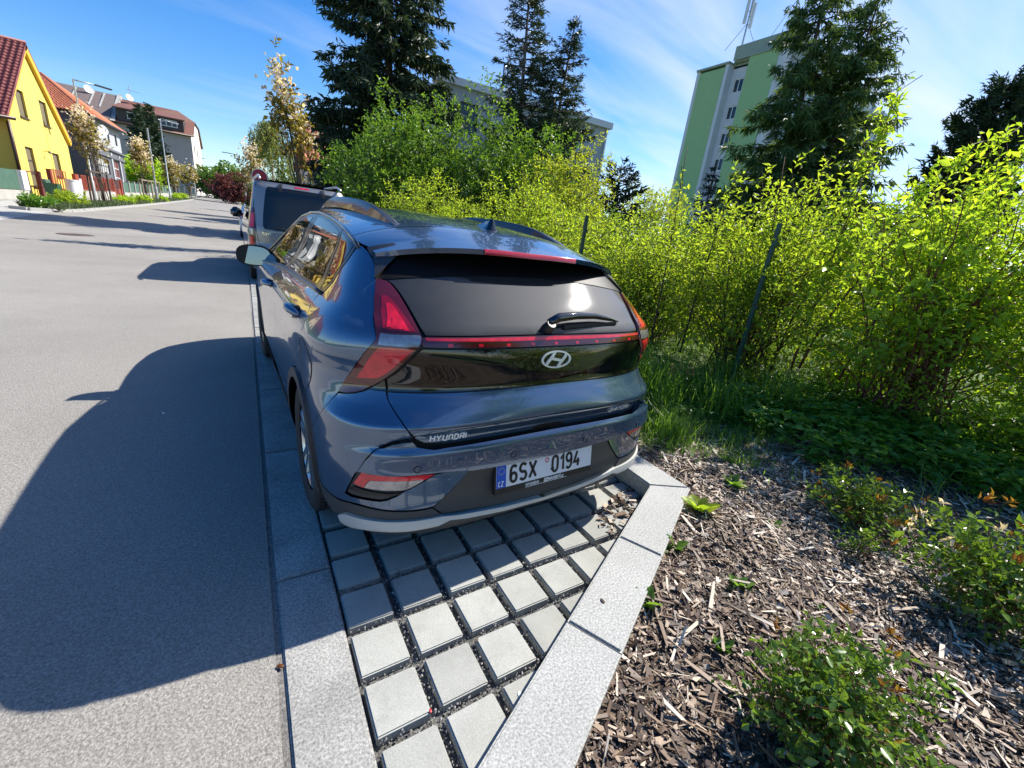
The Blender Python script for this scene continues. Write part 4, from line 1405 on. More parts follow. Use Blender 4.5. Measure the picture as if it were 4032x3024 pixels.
right_of = lambda x, y: ((y + 1.25) * 1.535 - (x - .415) * .77 < -.02) | (x > 1.96)
near = scatter(76000, .1, 3.3, -2.6, -.2, 5, lambda x, y: right_of(x, y))
far_ = scatter(30000, 1.96, 5.2, -3.2, 1.2, 6, lambda x, y: (np.sin(x * 2.1 + y) + np.sin(y * 3.3 - x * 1.2) > -.9 - (x < 3.4) * .8) & (y < .55 + .15 * np.sin(x * 5)))
chips('bark_mulch', np.concatenate([near, far_]), bedz, .006, .030, .014, M['mulch'], 8)
spl = scatter(3600, .3, 4.2, -2.5, .1, 15, lambda x, y: right_of(x, y))
sp_o_ = chips('bark_splinters', spl, lambda x, y: bedz(x, y) + .012, .03, .085, .012, M['mulch'], 16)
lit = scatter(420, 1.25, 1.74, -.62, -.05, 9, lambda x, y: ((y + .40) * 1.41 - (x - 1.73) * .71 > .01) & ((y + .40) * 1.41 - (x - 1.73) * .71 < .27))
chips('bark_litter', lit, lambda x, y: 0.0, .012, .04, .012, M['mulch'], 10)

mh = empty('manhole_cover', (-4.15, 15.1, -.006), 0, 'brownish round manhole cover in the road, left of the blue car', 'manhole cover')
mb = MB(); mb.lathe([(0, .006), (.29, .006), (.30, .0)], 28); mb.build('lid', M['iron'], mh, smooth=False)
mb = MB(); mb.lathe([(.31, .0), (.315, .008), (.38, .008), (.385, .0)], 28); mb.build('frame', M['iron'], mh)

# ------------------------------------------------------------------ grey van ahead, and the car parked beyond it
def vehicle(name, loc, rz, label, lv, ys, n0, nl, L, zbelt, ztop, a_pillar, axle, r, paint, glass_rear, lamp_in, roof_y, rails=True, mirror_col=None, cat='car', boxy=True):
    root = empty(name, loc, rz, label, cat)
    F_ = Surf(lv, ys, n0, nl)
    zlo = lv[0][0]
    ya, yb = axle
    ar = r + .055

    def ach(a0, a1, cy, n=12, rad=ar):
        return [(cy + rad * math.cos(R(a0 + (a1 - a0) * i / n)), r + rad * math.sin(R(a0 + (a1 - a0) * i / n))) for i in range(n + 1)]
    zs = zlo + .08
    side = [(.5, zlo)] + F_.yz([(ya - ar, zs)] + ach(170, 10, ya) + [(yb - ar, zs)] + ach(170, 10, yb) + [(L - .15, zs), (L - .03, .55), (L - .06, zbelt - .22), (yb + .1, zbelt - .06), (a_pillar[0], zbelt), (a_pillar[1], ztop - .04), (roof_y, ztop)])
    body = [(0, zlo)] + side + [(.5, ztop), (0, ztop)]
    panel('body', F_, body, 0, paint, root, 'sym', res=.07, rim=.02, inset=0)
    # roof, windscreen, bonnet as one sheet each
    zt = ztop
    mb = MB(); vs = []
    N1, N2 = 14, 13
    for i in range(N1):
        s = i / (N1 - 1)
        for j in range(N2):
            t = -1 + 2 * j / (N2 - 1)
            q0 = F_.qy(max(.4, roof_y * s), zt)
            xe = -float(F_(q0, zt)[0])
            y_ = float(F_(0.0, zt)[1]) * (1 - s) + s * roof_y + (.10 * t * t * (1 - s) if boxy else .2 * t * t * (1 - s))
            vs.append((xe * t, y_, zt + (.045 if boxy else .07) * (1 - abs(t) ** 3)))
    mb.add(vs, [(i * N2 + j, i * N2 + j + 1, (i + 1) * N2 + j + 1, (i + 1) * N2 + j) for i in range(N1 - 1) for j in range(N2 - 1)])
    mb.build('roof', paint, root, smooth=True, fix=False)
    w_t = -float(F_(F_.qy(roof_y, zt), zt)[0]); w_b = -float(F_(F_.qy(a_pillar[0], zbelt), zbelt)[0])
    mb = MB()
    mb.add([(-w_t, roof_y, zt), (w_t, roof_y, zt), (w_b * .9, a_pillar[0] + .05, zbelt + .02), (-w_b * .9, a_pillar[0] + .05, zbelt + .02)], [(0, 1, 2, 3)])
    mb.build('windscreen', M['side_glass'], root, fix=False)
    mb = MB()
    mb.add([(-w_b * .95, a_pillar[0], zbelt), (w_b * .95, a_pillar[0], zbelt), (w_b * .8, L - .12, zbelt - .2), (-w_b * .8, L - .12, zbelt - .2)], [(0, 1, 2, 3)])
    mb.build('bonnet', paint, root, fix=False)
    panel('rear_window', F_, glass_rear, .003, M['side_glass'], root, 'sym', res=.06)
    for sgn in (1, -1):
        lp = panel('tail_lamp', F_, [(q * sgn, z) for q, z in lamp_in], .012, M['lamp_dark'], root, 'left', res=.04, rim=.02)[0]
        zc = [z for q, z in lamp_in]; z0, z1 = min(zc), max(zc)
        qc = sum(q for q, z in lamp_in) / len(lamp_in)
        for k, (a, b) in enumerate(((.52, .86), (.10, .30))):
            panel('lamp_segment', F_, [((qc - .035) * sgn, z0 + (z1 - z0) * a), ((qc + .045) * sgn, z0 + (z1 - z0) * a), ((qc + .04) * sgn, z0 + (z1 - z0) * b), ((qc - .025) * sgn, z0 + (z1 - z0) * b)], .0135, M['lamp_red'], lp, 'left', res=.04, rim=.002)
        panel('lamp_segment', F_, [((qc - .03) * sgn, z0 + (z1 - z0) * .33), ((qc + .035) * sgn, z0 + (z1 - z0) * .33), ((qc + .035) * sgn, z0 + (z1 - z0) * .48), ((qc - .03) * sgn, z0 + (z1 - z0) * .48)], .0135, M['lamp_clear'], lp, 'left', res=.04, rim=.002)
        # side windows
        yz = [(.55, zbelt + .06), (.75, ztop - .10), (1.35, ztop - .09), (1.38, zbelt + .05)]
        panel('side_window', F_, [(q * sgn, z) for q, z in F_.yz(yz)], .003, M['side_glass'], root, 'left', res=.08)
        yz = [(1.46, zbelt + .05), (1.44, ztop - .09), (2.0, ztop - .09), (2.4, ztop - .14), (a_pillar[0] - .2, zbelt + .08), (a_pillar[0] - .2, zbelt + .04)]
        panel('side_window', F_, [(q * sgn, z) for q, z in F_.yz(yz)], .003, M['side_glass'], root, 'left', res=.08)
        mb = MB(); xm = -float(F_(F_.qy(a_pillar[0] - .3, zbelt), zbelt)[0])
        mb.box((-sgn * (xm + .13), a_pillar[0] - .32, zbelt + .11), (.22, .10, .19))
        me = mb.mesh('mirror'); bm = bmesh.new(); bm.from_mesh(me)
        bmesh.ops.bevel(bm, geom=bm.edges[:], offset=.035, segments=3, affect='EDGES'); bm.to_mesh(me); bm.free(); me.shade_smooth()
        link('door_mirror', me, M['gloss_black'], root)
        for y in (ya, yb):
            wheel(root, (-sgn * (max(l[2] for l in lv) - .115), y, r), -sgn, r, .205, r - .10, M['alloy'])
            MB().lathe([(ar, sgn * .12), (ar, -sgn * .2), (.02, -sgn * .2)], 16, c=(sgn * (max(l[2] for l in lv) - .15), y, r), axis='X', a0=R(-20), a1=R(200)).build('wheel_well', M['black'], root)
        if rails:
            mb = MB()
            xr = w_t - .08
            pts = [(-sgn * xr, roof_y * s + .18, zt + .03 + .075 * min(1, 6 * min(s, 1 - s)) ** .7) for s in np.linspace(0, 1, 14)]
            mb.tube(pts, .021, 8); mb.build('roof_rail', M['satin'], root, smooth=True)
    MB().span((-.75, .3, zlo + .02), (.75, L - .3, zlo + .1)).build('underbody', M['black'], root)
    return root, F_


M['van_paint'] = pmat('van_paint', (.25, .25, .255), .30, metal=.45, coat=1, coatr=.02)
M['white_paint'] = pmat('white_paint', (.68, .68, .67), .3, coat=1, coatr=.02)
vlv = [(.24, .12, .86, 5), (.32, .02, .90, 5.2), (.50, .0, .918, 5.2), (.62, .0, .922, 5.2), (.70, .045, .925, 5.2), (.85, .05, .927, 5.2), (.97, .055, .922, 5.2), (1.05, .07, .905, 5.2), (1.30, .115, .862, 5.2), (1.60, .17, .805, 5), (1.72, .20, .782, 5), (1.80, .26, .755, 4.5)]
vglass = [(0, .965), (.30, .965), (.405, .985), (.425, 1.03), (.432, 1.2), (.430, 1.55), (.424, 1.68), (.40, 1.715), (.2, 1.725), (0, 1.727)]
vlamp = [(.500, .63), (.500, .80), (.498, 1.0), (.512, 1.18), (.545, 1.33), (.585, 1.34), (.60, 1.2), (.61, 1.0), (.605, .72), (.585, .66)]
van, VS = vehicle('parked_van', (.80, 7.47, 0), .02, 'grey people carrier with roof rails parked ahead of the blue hatchback', vlv, .45, 3.55, .9, 4.42, 1.06, 1.80, (3.25, 2.75), (.80, 3.55), .32, M['van_paint'], vglass, vlamp, 2.5, cat='van')
fv = fpanel(-.70, .885, .002, VS)
tw = text_width('TOYOTA', .045, 1, .018)
lettering('maker_lettering', 'TOYOTA', fv, .040, .27 / tw, .009, .016 * .27 / tw, M['chrome'], van, thick=.003)
panel('brake_light', VS, [(-.10, 1.752), (.10, 1.752), (.10, 1.775), (-.10, 1.775)], .006, M['lamp_red'], van, 'left', res=.05)
for x in (-.36, .36):
    q = VS.qx(x, 1.70)
    panel('window_hinge', VS, [(q - .022, 1.64), (q + .022, 1.64), (q + .022, 1.775), (q - .022, 1.775)], .022, M['black'], van, 'left', res=.04, rim=.03)
mb = MB(); mb.tube([VS(-.02, 1.0) + np.array((0, -.02, 0)), VS(VS.qx(-.4, 1.02), 1.02) + np.array((0, -.03, 0)), VS(VS.qx(-.52, 1.02), 1.02) + np.array((0, -.015, 0))], [.016, .012, .006], 6)
mb.build('rear_wiper', M['black'], van)
panel('rear_bumper', VS, [(0, .36), (.55, .36), (.75, .40), (.80, .60), (.6, .64), (.3, .645), (0, .645)], .02, M['trim'], van, 'sym', res=.06, rim=.03)
mb = MB()
for x in (-.26, .26):
    pass
mb.span((-.26, -.028, .47), (.26, -.022, .58)); mb.build('number_plate', M['white_print'], van)
mb = MB(); mb.tube([(-.05, .30, 1.84), (-.05, .40, 1.90)], .03, 8)
clv = [(.22, .12, .82, 4.5), (.32, .03, .86, 4.6), (.5, .0, .89, 4.6), (.62, .02, .895, 4.4), (.80, .05, .895, 4.2), (.95, .08, .885, 4.2), (1.02, .12, .86, 4.2), (1.2, .28, .76, 4), (1.38, .45, .66, 4), (1.46, .58, .60, 4)]
vehicle('parked_car', (.62, 19.9, 0), .0, 'white car with black door mirrors parked beyond the grey people carrier', clv, .6, 3.2, 1.0, 4.3, 1.0, 1.46, (2.95, 2.3), (.82, 3.4), .32, M['white_paint'], [(0, 1.03), (.37, 1.03), (.40, 1.1), (.40, 1.32), (.3, 1.38), (0, 1.39)], [(.46, .75), (.47, 1.0), (.53, 1.0), (.60, .9), (.60, .78)], 2.05, rails=False, boxy=False)

# tailgate seams, handle
mb = MB()
for sg_ in (1, -1):
    mb.tube([VS(VS.qx(sg_ * x, z), z) + np.array((0, -.002, 0)) for x, z in ((.74, 1.74), (.80, 1.40), (.795, 1.0), (.76, .70))], .005, 5)
mb.tube([VS(VS.qx(x, .69), .69) + np.array((0, -.002, 0)) for x in (-.76, -.4, 0, .4, .76)], .005, 5)
mb.build('tailgate_seam', M['black'], van)
panel('plate_recess', VS, [(-.22, .72), (.22, .72), (.20, .86), (-.20, .86)], .001, M['trim'], van, 'left', res=.06)

# ------------------------------------------------------------------ far side of the street
M['yellow_wall'] = pmat('yellow_render', (.80, .60, .12), .85, noise=(1.2, .06), bump=.2, bscale=60)
M['yellow_trim'] = pmat('yellow_board', (.66, .42, .03), .6)
M['beige_wall'] = pmat('beige_render', (.62, .50, .34), .85, noise=(1.2, .06))
M['grey_wall'] = pmat('grey_render', (.40, .41, .43), .85, noise=(1.5, .08))
M['slate_wall'] = pmat('slate_render', (.12, .125, .14), .85, noise=(1.5, .1))
M['pink_wall'] = pmat('pinkish_render', (.40, .335, .33), .85, noise=(.6, .06))
M['blue_grey_wall'] = pmat('bluegrey_render', (.30, .34, .40), .85, noise=(.6, .06))
M['cream_wall'] = pmat('cream_render', (.70, .64, .58), .85, noise=(.5, .06))
M['red_tile'] = pmat('red_clay_tile', (.26, .070, .060), .55, noise=(1.5, .3))
M['orange_tile'] = pmat('orange_clay_tile', (.46, .145, .06), .6, noise=(2.5, .25))
M['brown_roof'] = pmat('brown_roof', (.20, .085, .055), .65, noise=(2, .2))
M['grey_roof'] = pmat('grey_brown_roof', (.16, .12, .105), .7, noise=(2, .2))
M['concrete'] = speckle('concrete', (.40, .385, .35), (.30, .29, .265), (.5, .48, .44), 30, bump=.1, big=.15)
M['white_frame'] = pmat('white_frame', (.75, .75, .74), .4)
M['dark_frame'] = pmat('dark_frame', (.05, .035, .03), .5)
M['pane'] = glassmat('pane', (.03, .035, .04), .03)
M['blind'] = pmat('lowered_blind', (.17, .14, .075), .6)
M['brown_pipe'] = pmat('brown_pipe', (.06, .03, .02), .4)
M['red_steel'] = pmat('red_steel', (.30, .045, .022), .5, noise=(3, .2))
M['green_sheet'] = pmat('green_sheet', (.06, .13, .09), .6, noise=(2, .2))
M['green_bin'] = pmat('green_bin', (.02, .09, .04), .5)
M['white_plastic'] = pmat('white_plastic', (.70, .71, .72), .5)
M['wood'] = pmat('stake_wood', (.34, .27, .19), .8, noise=(6, .2))
M['bark'] = pmat('tree_bark', (.10, .075, .055), .9, noise=(9, .3), bump=.6, bscale=30)


def wall(name, outline, holes, fr, mat, parent, depth=.16, kind=None):
    """facade sheet with real openings; fr(a, b, inward) -> xyz"""
    V, F, L = fill(outline, 60.0, holes)
    vs = [fr(a, b, 0) for a, b in V]
    mb = MB(); mb.add(vs, [tuple(f) for f in F])
    for lp in L[1:]:
        b = len(mb.v)
        mb.add([fr(V[i][0], V[i][1], 0) for i in lp] + [fr(V[i][0], V[i][1], depth) for i in lp], [(k, (k + 1) % len(lp), len(lp) + (k + 1) % len(lp), len(lp) + k) for k in range(len(lp))])
    return mb.build(name, mat, parent, fix=False, kind=kind)


def rect(a0, b0, a1, b1):
    return [(a0, b0), (a1, b0), (a1, b1), (a0, b1)]


def window(rc, fr, parent, frame=None, pane=None, d=.13, bars=(1, 0), fw=.07, sill=None, name='window'):
    """frame with mullions and transoms; panes are its children"""
    (a0, b0), _, (a1, b1), _ = rc
    frame = frame or M['white_frame']; pane = pane or M['pane']
    mb = MB()

    def bx(x0, y0, x1, y1, d0, d1):
        c = [fr(a, b, dd) for dd in (d0, d1) for a, b in ((x0, y0), (x1, y0), (x1, y1), (x0, y1))]
        mb.add(c, [(0, 1, 2, 3), (7, 6, 5, 4), (0, 4, 5, 1), (1, 5, 6, 2), (2, 6, 7, 3), (3, 7, 4, 0)])
    bx(a0, b0, a1, b0 + fw, d - .03, d + .03); bx(a0, b1 - fw, a1, b1, d - .03, d + .03)
    bx(a0, b0 + fw, a0 + fw, b1 - fw, d - .03, d + .03); bx(a1 - fw, b0 + fw, a1, b1 - fw, d - .03, d + .03)
    for k in range(bars[0]):
        a = a0 + (a1 - a0) * (k + 1) / (bars[0] + 1)
        bx(a - fw / 2, b0 + fw, a + fw / 2, b1 - fw, d - .028, d + .028)
    for k in range(bars[1]):
        b = b0 + (b1 - b0) * (k + 1) / (bars[1] + 1)
        bx(a0 + fw, b - fw / 2, a1 - fw, b + fw / 2, d - .026, d + .026)
    w = mb.build(name, frame, parent)
    for k in range(bars[0] + 1):
        x0 = a0 + (a1 - a0) * k / (bars[0] + 1) + fw * .4; x1 = a0 + (a1 - a0) * (k + 1) / (bars[0] + 1) - fw * .4
        pb = MB(); pb.add([fr(x0, b0 + fw * .5, d), fr(x1, b0 + fw * .5, d), fr(x1, b1 - fw * .5, d), fr(x0, b1 - fw * .5, d)], [(0, 1, 2, 3)])
        pb.build('pane', pane, w, fix=False)
    if sill:
        sb = MB()
        c = [fr(a, b, dd) for dd in (-.10, d) for a, b in ((a0 - .05, b0 - .06), (a1 + .05, b0 - .06), (a1 + .05, b0), (a0 - .05, b0))]
        sb.add(c, [(0, 1, 2, 3), (7, 6, 5, 4), (0, 4, 5, 1), (1, 5, 6, 2), (2, 6, 7, 3), (3, 7, 4, 0)])
        sb.build('sill', sill, w)
    return w


def pantile(w, l):
    """one roof tile, wavy in section, its lower edge thick"""
    mb = MB(); vs = []
    prof = [(0, .0), (.18, .035), (.36, .048), (.52, .02), (.70, -.008), (.86, -.004), (1.0, .012)]
    for yy, dz in ((0, .03), (l * 1.06, .0)):
        for u, h in prof:
            vs.append((u * w * 1.04, yy, h * w / .3 * 1.0 + dz))
    for u, h in prof:
        vs.append((u * w * 1.04, 0, h * w / .3 + .005))
    n = len(prof)
    fs = [(j, j + 1, n + j + 1, n + j) for j in range(n - 1)] + [(2 * n + j, 2 * n + j + 1, j + 1, j) for j in range(n - 1)]
    mb.add(vs, fs)
    return mb.mesh('roof_tile', True)


def slope_frame(p0, ax, up):
    """local x along the eave, y up the slope, z out of it"""
    ax = Vector(ax).normalized(); up = Vector(up).normalized(); n = ax.cross(up)
    mt = Matrix.Identity(4)
    for i in range(3):
        mt[i][0], mt[i][1], mt[i][2], mt[i][3] = ax[i], up[i], n[i], p0[i]
    return mt


def gable_house(loc_x, y0, y1, ez, rz_, depth, label, mats, wins, tile_cols=0, over=.2, base=-.3, group=None):
    root = empty('gable_house', (loc_x, (y0 + y1) / 2, base), 0, label, 'house', group)
    L = lambda x, y, z: (x - loc_x, y - (y0 + y1) / 2, z - base)
    fr = lambda a, b, d: L(loc_x - d, a, b)
    ym = (y0 + y1) / 2
    holes = [w[0] for w in wins]
    wall('front_wall', [(y0, base), (y1, base), (y1, ez), (ym, rz_ - .25), (y0, ez)], holes, fr, mats[0], root)
    mb = MB()
    mb.add([L(loc_x, y0, base), L(loc_x - depth, y0, base), L(loc_x - depth, y0, ez), L(loc_x, y0, ez)], [(0, 1, 2, 3)]); mb.build('side_wall', mats[0], root, fix=False)
    mb = MB()
    mb.add([L(loc_x, y1, base), L(loc_x - depth, y1, base), L(loc_x - depth, y1, ez), L(loc_x, y1, ez)], [(3, 2, 1, 0)]); mb.build('side_wall', mats[0], root, fix=False)
    mb = MB()
    mb.add([L(loc_x - depth, y0, base), L(loc_x - depth, y1, base), L(loc_x - depth, y1, ez), L(loc_x - depth, ym, rz_ - .25), L(loc_x - depth, y0, ez)], [(4, 3, 2, 1, 0)]); mb.build('back_wall', mats[0], root, fix=False)
    for rc, fm, pn, bars in wins:
        window(rc, fr, root, fm, pn, bars=bars, sill=mats[3])
    k = (rz_ - ez) / (ym - y0)
    ov = .55
    for sgn, ye in ((1, y0), (-1, y1)):
        e = Vector(L(loc_x + over, ye - sgn * ov, ez - ov * k)); t = Vector(L(loc_x + over, ym, rz_)); 
        e2 = Vector(L(loc_x - depth - .3, ye - sgn * ov, ez - ov * k)); t2 = Vector(L(loc_x - depth - .3, ym, rz_))
        n = (t - e).cross(e2 - e).normalized()
        if n.z < 0: n = -n
        th = .16
        mb = MB(); a = [e, t, t2, e2]
        mb.add(a + [p - n * th for p in a], [(0, 1, 2, 3), (7, 6, 5, 4), (0, 4, 5, 1), (1, 5, 6, 2), (2, 6, 7, 3), (3, 7, 4, 0)])
        mb.build('roof_slope', mats[1], root)
        # verge board and soffit under the overhang
        mb = MB(); d_ = Vector((-over + .02, 0, 0)); dn = -n * (th + .004)
        a = [e + dn, t + dn, t + dn + d_, e + dn + d_]
        mb.add(a + [p - n * (.10 if sgn == 1 else .42) for p in a], [(0, 1, 2, 3), (7, 6, 5, 4), (0, 4, 5, 1), (1, 5, 6, 2), (2, 6, 7, 3), (3, 7, 4, 0)])
        mb.build('verge_board', mats[2], root)
        if tile_cols and sgn == 1:
            up = (t - e); Ls = up.length; rows = int(Ls / .34); tl = Ls / rows
            tm = pantile(.30, tl); tm.materials.append(mats[1])
            fm = slope_frame(e + n * .012, (-1, 0, 0), up)
            if (Vector((-1, 0, 0)).cross(up)).z < 0:
                fm = slope_frame(e + n * .012 - Vector((.30, 0, 0)), (1, 0, 0), up)
            rt = random.Random(5)
            stepx = Vector((-.30, 0, 0))
            for c in range(tile_cols):
                for r_ in range(rows):
                    o = link('roof_tile', tm, None, root)
                    o.matrix_local = Matrix.Translation(stepx * c + up.normalized() * tl * r_ + n * rt.uniform(-.006, .006)) @ fm
            mb = MB()
            for c in range(tile_cols, 18):
                for r_ in range(rows):
                    mt = Matrix.Translation(stepx * c + up.normalized() * tl * r_) @ fm
                    mb.add([mt @ v.co for v in tm.vertices], [tuple(p.vertices) for p in tm.polygons])
            mb.build('roof_tiling', mats[1], root, kind='stuff', fix=False)
    mb = MB(); mb.tube([L(loc_x + over, ym, rz_ + .03), L(loc_x - depth - .3, ym, rz_ + .03)], .11, 8); mb.build('ridge_tiles', mats[1], root, smooth=True)
    return root, L, fr


BL = M['blind']
yh, yL, yfr = gable_house(-12, 40.0, 51.45, 5.05, 9.85, 12, 'bright yellow gabled house with dark red tiled roof across the street', (M['yellow_wall'], M['red_tile'], M['yellow_trim'], M['brown_pipe']),
    [(rect(42.4, 5.0, 43.85, 6.62), M['dark_frame'], BL, (0, 0)), (rect(46.6, 5.04, 48.05, 6.64), M['dark_frame'], BL, (0, 0)),
     (rect(41.95, .75, 43.3, 3.2), M['dark_frame'], BL, (0, 2)), (rect(47.1, 1.6, 48.6, 3.25), M['dark_frame'], BL, (0, 0))], tile_cols=8)
mb = MB(); mb.tube([yL(-11.9, 39.85, 4.9), yL(-11.9, 39.85, 0)], .09, 8); mb.build('downpipe', M['brown_pipe'], yh, smooth=True)
mb = MB(); mb.tube([yL(-11.42, 39.4, 4.55), yL(-24, 39.4, 4.55)], .10, 8); mb.build('gutter', M['brown_pipe'], yh, smooth=True)
mb = MB(); mb.bar(yL(-11.98, 45.3, 3.2), yL(-11.7, 45.3, 3.25), .05); mb.lathe([(.05, .12), (.11, 0), (.10, -.02)], 10, c=yL(-11.66, 45.3, 3.12)); mb.build('wall_lamp', M['dark_metal'], yh)
mb = MB(); mb.span(yL(-16.4, 48.2, 7.5), yL(-15.7, 48.9, 10.0)); mb.build('chimney', pmat('chimney_brick', (.35, .14, .12), .8), yh)
mb = MB(); mb.span(yL(-16.5, 48.1, 10.0), yL(-15.6, 49.0, 10.12)); mb.build('chimney_cap', M['concrete'], yh)

bh, bL_, bfr = gable_house(-12.6, 24.0, 34.0, 4.6, 9.4, 11, 'beige gabled house with dark red roof, left of the frame, mirrored in the blue car', (M['beige_wall'], M['red_tile'], M['brown_pipe'], M['brown_pipe']),
    [(rect(25.6, 1.2, 27.0, 2.8), M['dark_frame'], M['pane'], (0, 0)), (rect(30.4, 1.2, 31.8, 2.8), M['dark_frame'], M['pane'], (0, 0)), (rect(28.2, 5.3, 29.6, 6.9), M['dark_frame'], M['pane'], (0, 0))])

# grey hip-roofed house
GX, GY0, GY1 = -12.0, 57.9, 73.0
gh = empty('hip_house', (GX - 4, 65.4, .3), 0, 'grey two-storey house with orange hipped roof between yellow house and long block', 'house')
gL = lambda x, y, z: (x - GX + 4, y - 65.4, z - .3)
gfr = lambda a, b, d: gL(GX - d, a, b)
up_w = [rect(66.6, 5.95, 67.5, 7.1), rect(60.9, 5.6, 62.3, 7.0), rect(70.2, 5.95, 71.2, 7.1)]
lo_w = [rect(60.5, 2.6, 65.2, 4.1), rect(67.0, 2.4, 70.3, 4.4)]
wall('upper_wall', [(GY0, 5.2), (GY1, 5.2), (GY1, 8.0), (GY0, 7.6)], up_w, gfr, M['grey_wall'], gh)
wall('lower_wall', [(GY0, .3), (GY1, .3), (GY1, 5.2), (GY0, 5.2)], lo_w, gfr, M['slate_wall'], gh)
mb = MB(); mb.add([gL(GX, GY0, .3), gL(GX - 8, GY0, .3), gL(GX - 8, GY0, 7.6), gL(GX, GY0, 7.6)], [(0, 1, 2, 3)]); mb.build('side_wall', M['slate_wall'], gh, fix=False)
mb = MB(); mb.add([gL(GX, GY1, .3), gL(GX - 8, GY1, .3), gL(GX - 8, GY1, 8), gL(GX, GY1, 8)], [(3, 2, 1, 0)]); mb.build('side_wall', M['slate_wall'], gh, fix=False)
for r_ in up_w:
    window(r_, gfr, gh, M['dark_frame'], M['pane'], bars=(0, 0))
window(lo_w[0], gfr, gh, M['dark_frame'], pmat('pale_curtain', (.45, .45, .44), .5), bars=(4, 1))
window(lo_w[1], gfr, gh, M['white_frame'], pmat('red_brown_shutter', (.13, .03, .025), .6), bars=(1, 1))
for z0, z1, d in ((4.35, 4.6, .16), (5.1, 5.3, .2)):
    mb = MB(); mb.span(gL(GX + .003, GY0 - .05, z0), gL(GX + d, GY1 + .05, z1)); mb.build('cornice', M['slate_wall'], gh)
mb = MB(); mb.span(gL(GX + .003, 66.3, 2.1), gL(GX + .09, 66.95, 4.9)); mb.build('pilaster', M['grey_wall'], gh)
mb = MB(); mb.span(gL(GX + .003, 70.36, 2.1), gL(GX + .09, 70.9, 4.9)); mb.build('pilaster', M['grey_wall'], gh)
ap = (GX - 4, 65.4, 11.1)
ec = [(GX + .6, GY0 - .6, 7.45), (GX + .6, GY1 + .6, 7.75), (GX - 8.6, GY1 + .6, 7.75), (GX - 8.6, GY0 - .6, 7.45)]
for i in range(4):
    a, b = Vector(gL(*ec[i])), Vector(gL(*ec[(i + 1) % 4])); t = Vector(gL(*ap))
    mb = MB(); mb.add([a, b, t], [(0, 1, 2)])
    rs = mb.build('roof_slope', M['orange_tile'], gh, fix=False)
    if i in (0, 3):       # real courses of tiles on the two slopes in view
        n = (b - a).cross(t - a).normalized(); n = n if n.z > 0 else -n
        cb = MB(); rows = 26
        for r_ in range(rows):
            s = r_ / rows; s2 = (r_ + 1.15) / rows
            p, q = a.lerp(t, s), b.lerp(t, s); p2, q2 = a.lerp(t, min(s2, .999)), b.lerp(t, min(s2, .999))
            nb = max(2, int((q - p).length / .24))
            for k in range(nb):
                u0, u1 = (k + .04) / nb, (k + .96) / nb; um = (u0 + u1) / 2
                vs = [p.lerp(q, u0) + n * .03, p.lerp(q, um) + n * .075, p.lerp(q, u1) + n * .03, p2.lerp(q2, u1) + n * .006, p2.lerp(q2, um) + n * .05, p2.lerp(q2, u0) + n * .006]
                cb.add(vs, [(0, 1, 4, 5), (1, 2, 3, 4)])
        cb.build('roof_tiling', M['orange_tile'], gh, kind='stuff', fix=False)
for i in (0, 1, 3):
    mb = MB(); mb.tube([gL(*ec[i]), gL(*ap)], .11, 6); mb.build('hip_tiles', M['orange_tile'], gh, smooth=True)
mb = MB(); mb.add([gL(*p) for p in ec], [(0, 1, 2, 3)]); mb.build('soffit', M['slate_wall'], gh, fix=False)
mb = MB(); mb.tube([gL(GX + .62, GY0 - .6, 7.4), gL(GX + .62, GY1 + .6, 7.7)], .09, 6); mb.build('gutter', M['dark_metal'], gh, smooth=True)


def dish(loc, r, face, label, parent=None):
    d = empty('satellite_dish', loc, 0, label, 'satellite dish') if parent is None else empty('satellite_dish', loc)
    if parent is not None:
        d.parent = parent
    mb = MB(); f = Vector(face).normalized(); u = f.cross(Vector((0, 0, 1))).normalized(); v = u.cross(f)
    rows = [(0, -.18 * r)] + [(r * k / 5, -.18 * r * (1 - (k / 5) ** 2)) for k in range(1, 6)]
    vs = [f * rows[0][1]]
    for rr_, h in rows[1:]:
        vs += [(u * math.cos(a) + v * math.sin(a)) * rr_ + f * h for a in np.linspace(0, 2 * math.pi, 20, endpoint=False)]
    fs = [(0, 1 + j, 1 + (j + 1) % 20) for j in range(20)]
    for k in range(4):
        fs += [(1 + k * 20 + j, 1 + (k + 1) * 20 + j, 1 + (k + 1) * 20 + (j + 1) % 20, 1 + k * 20 + (j + 1) % 20) for j in range(20)]
    mb.add(vs, fs); mb.build('reflector', M['white_plastic'], d, smooth=True, fix=False)
    mb = MB(); mb.bar(-v * r * .9, f * r * .9, .04); mb.build('feed_arm', M['galv'], d)
    mb = MB(); mb.bar(-f * r * .2, -f * r * .5 - Vector((0, 0, r)), .05); mb.build('bracket', M['galv'], d)
    return d


dish((-11.5, 62.3, 6.75), .48, (.7, -.7, .25), 'white satellite dish on the grey house wall behind the flowering tree')

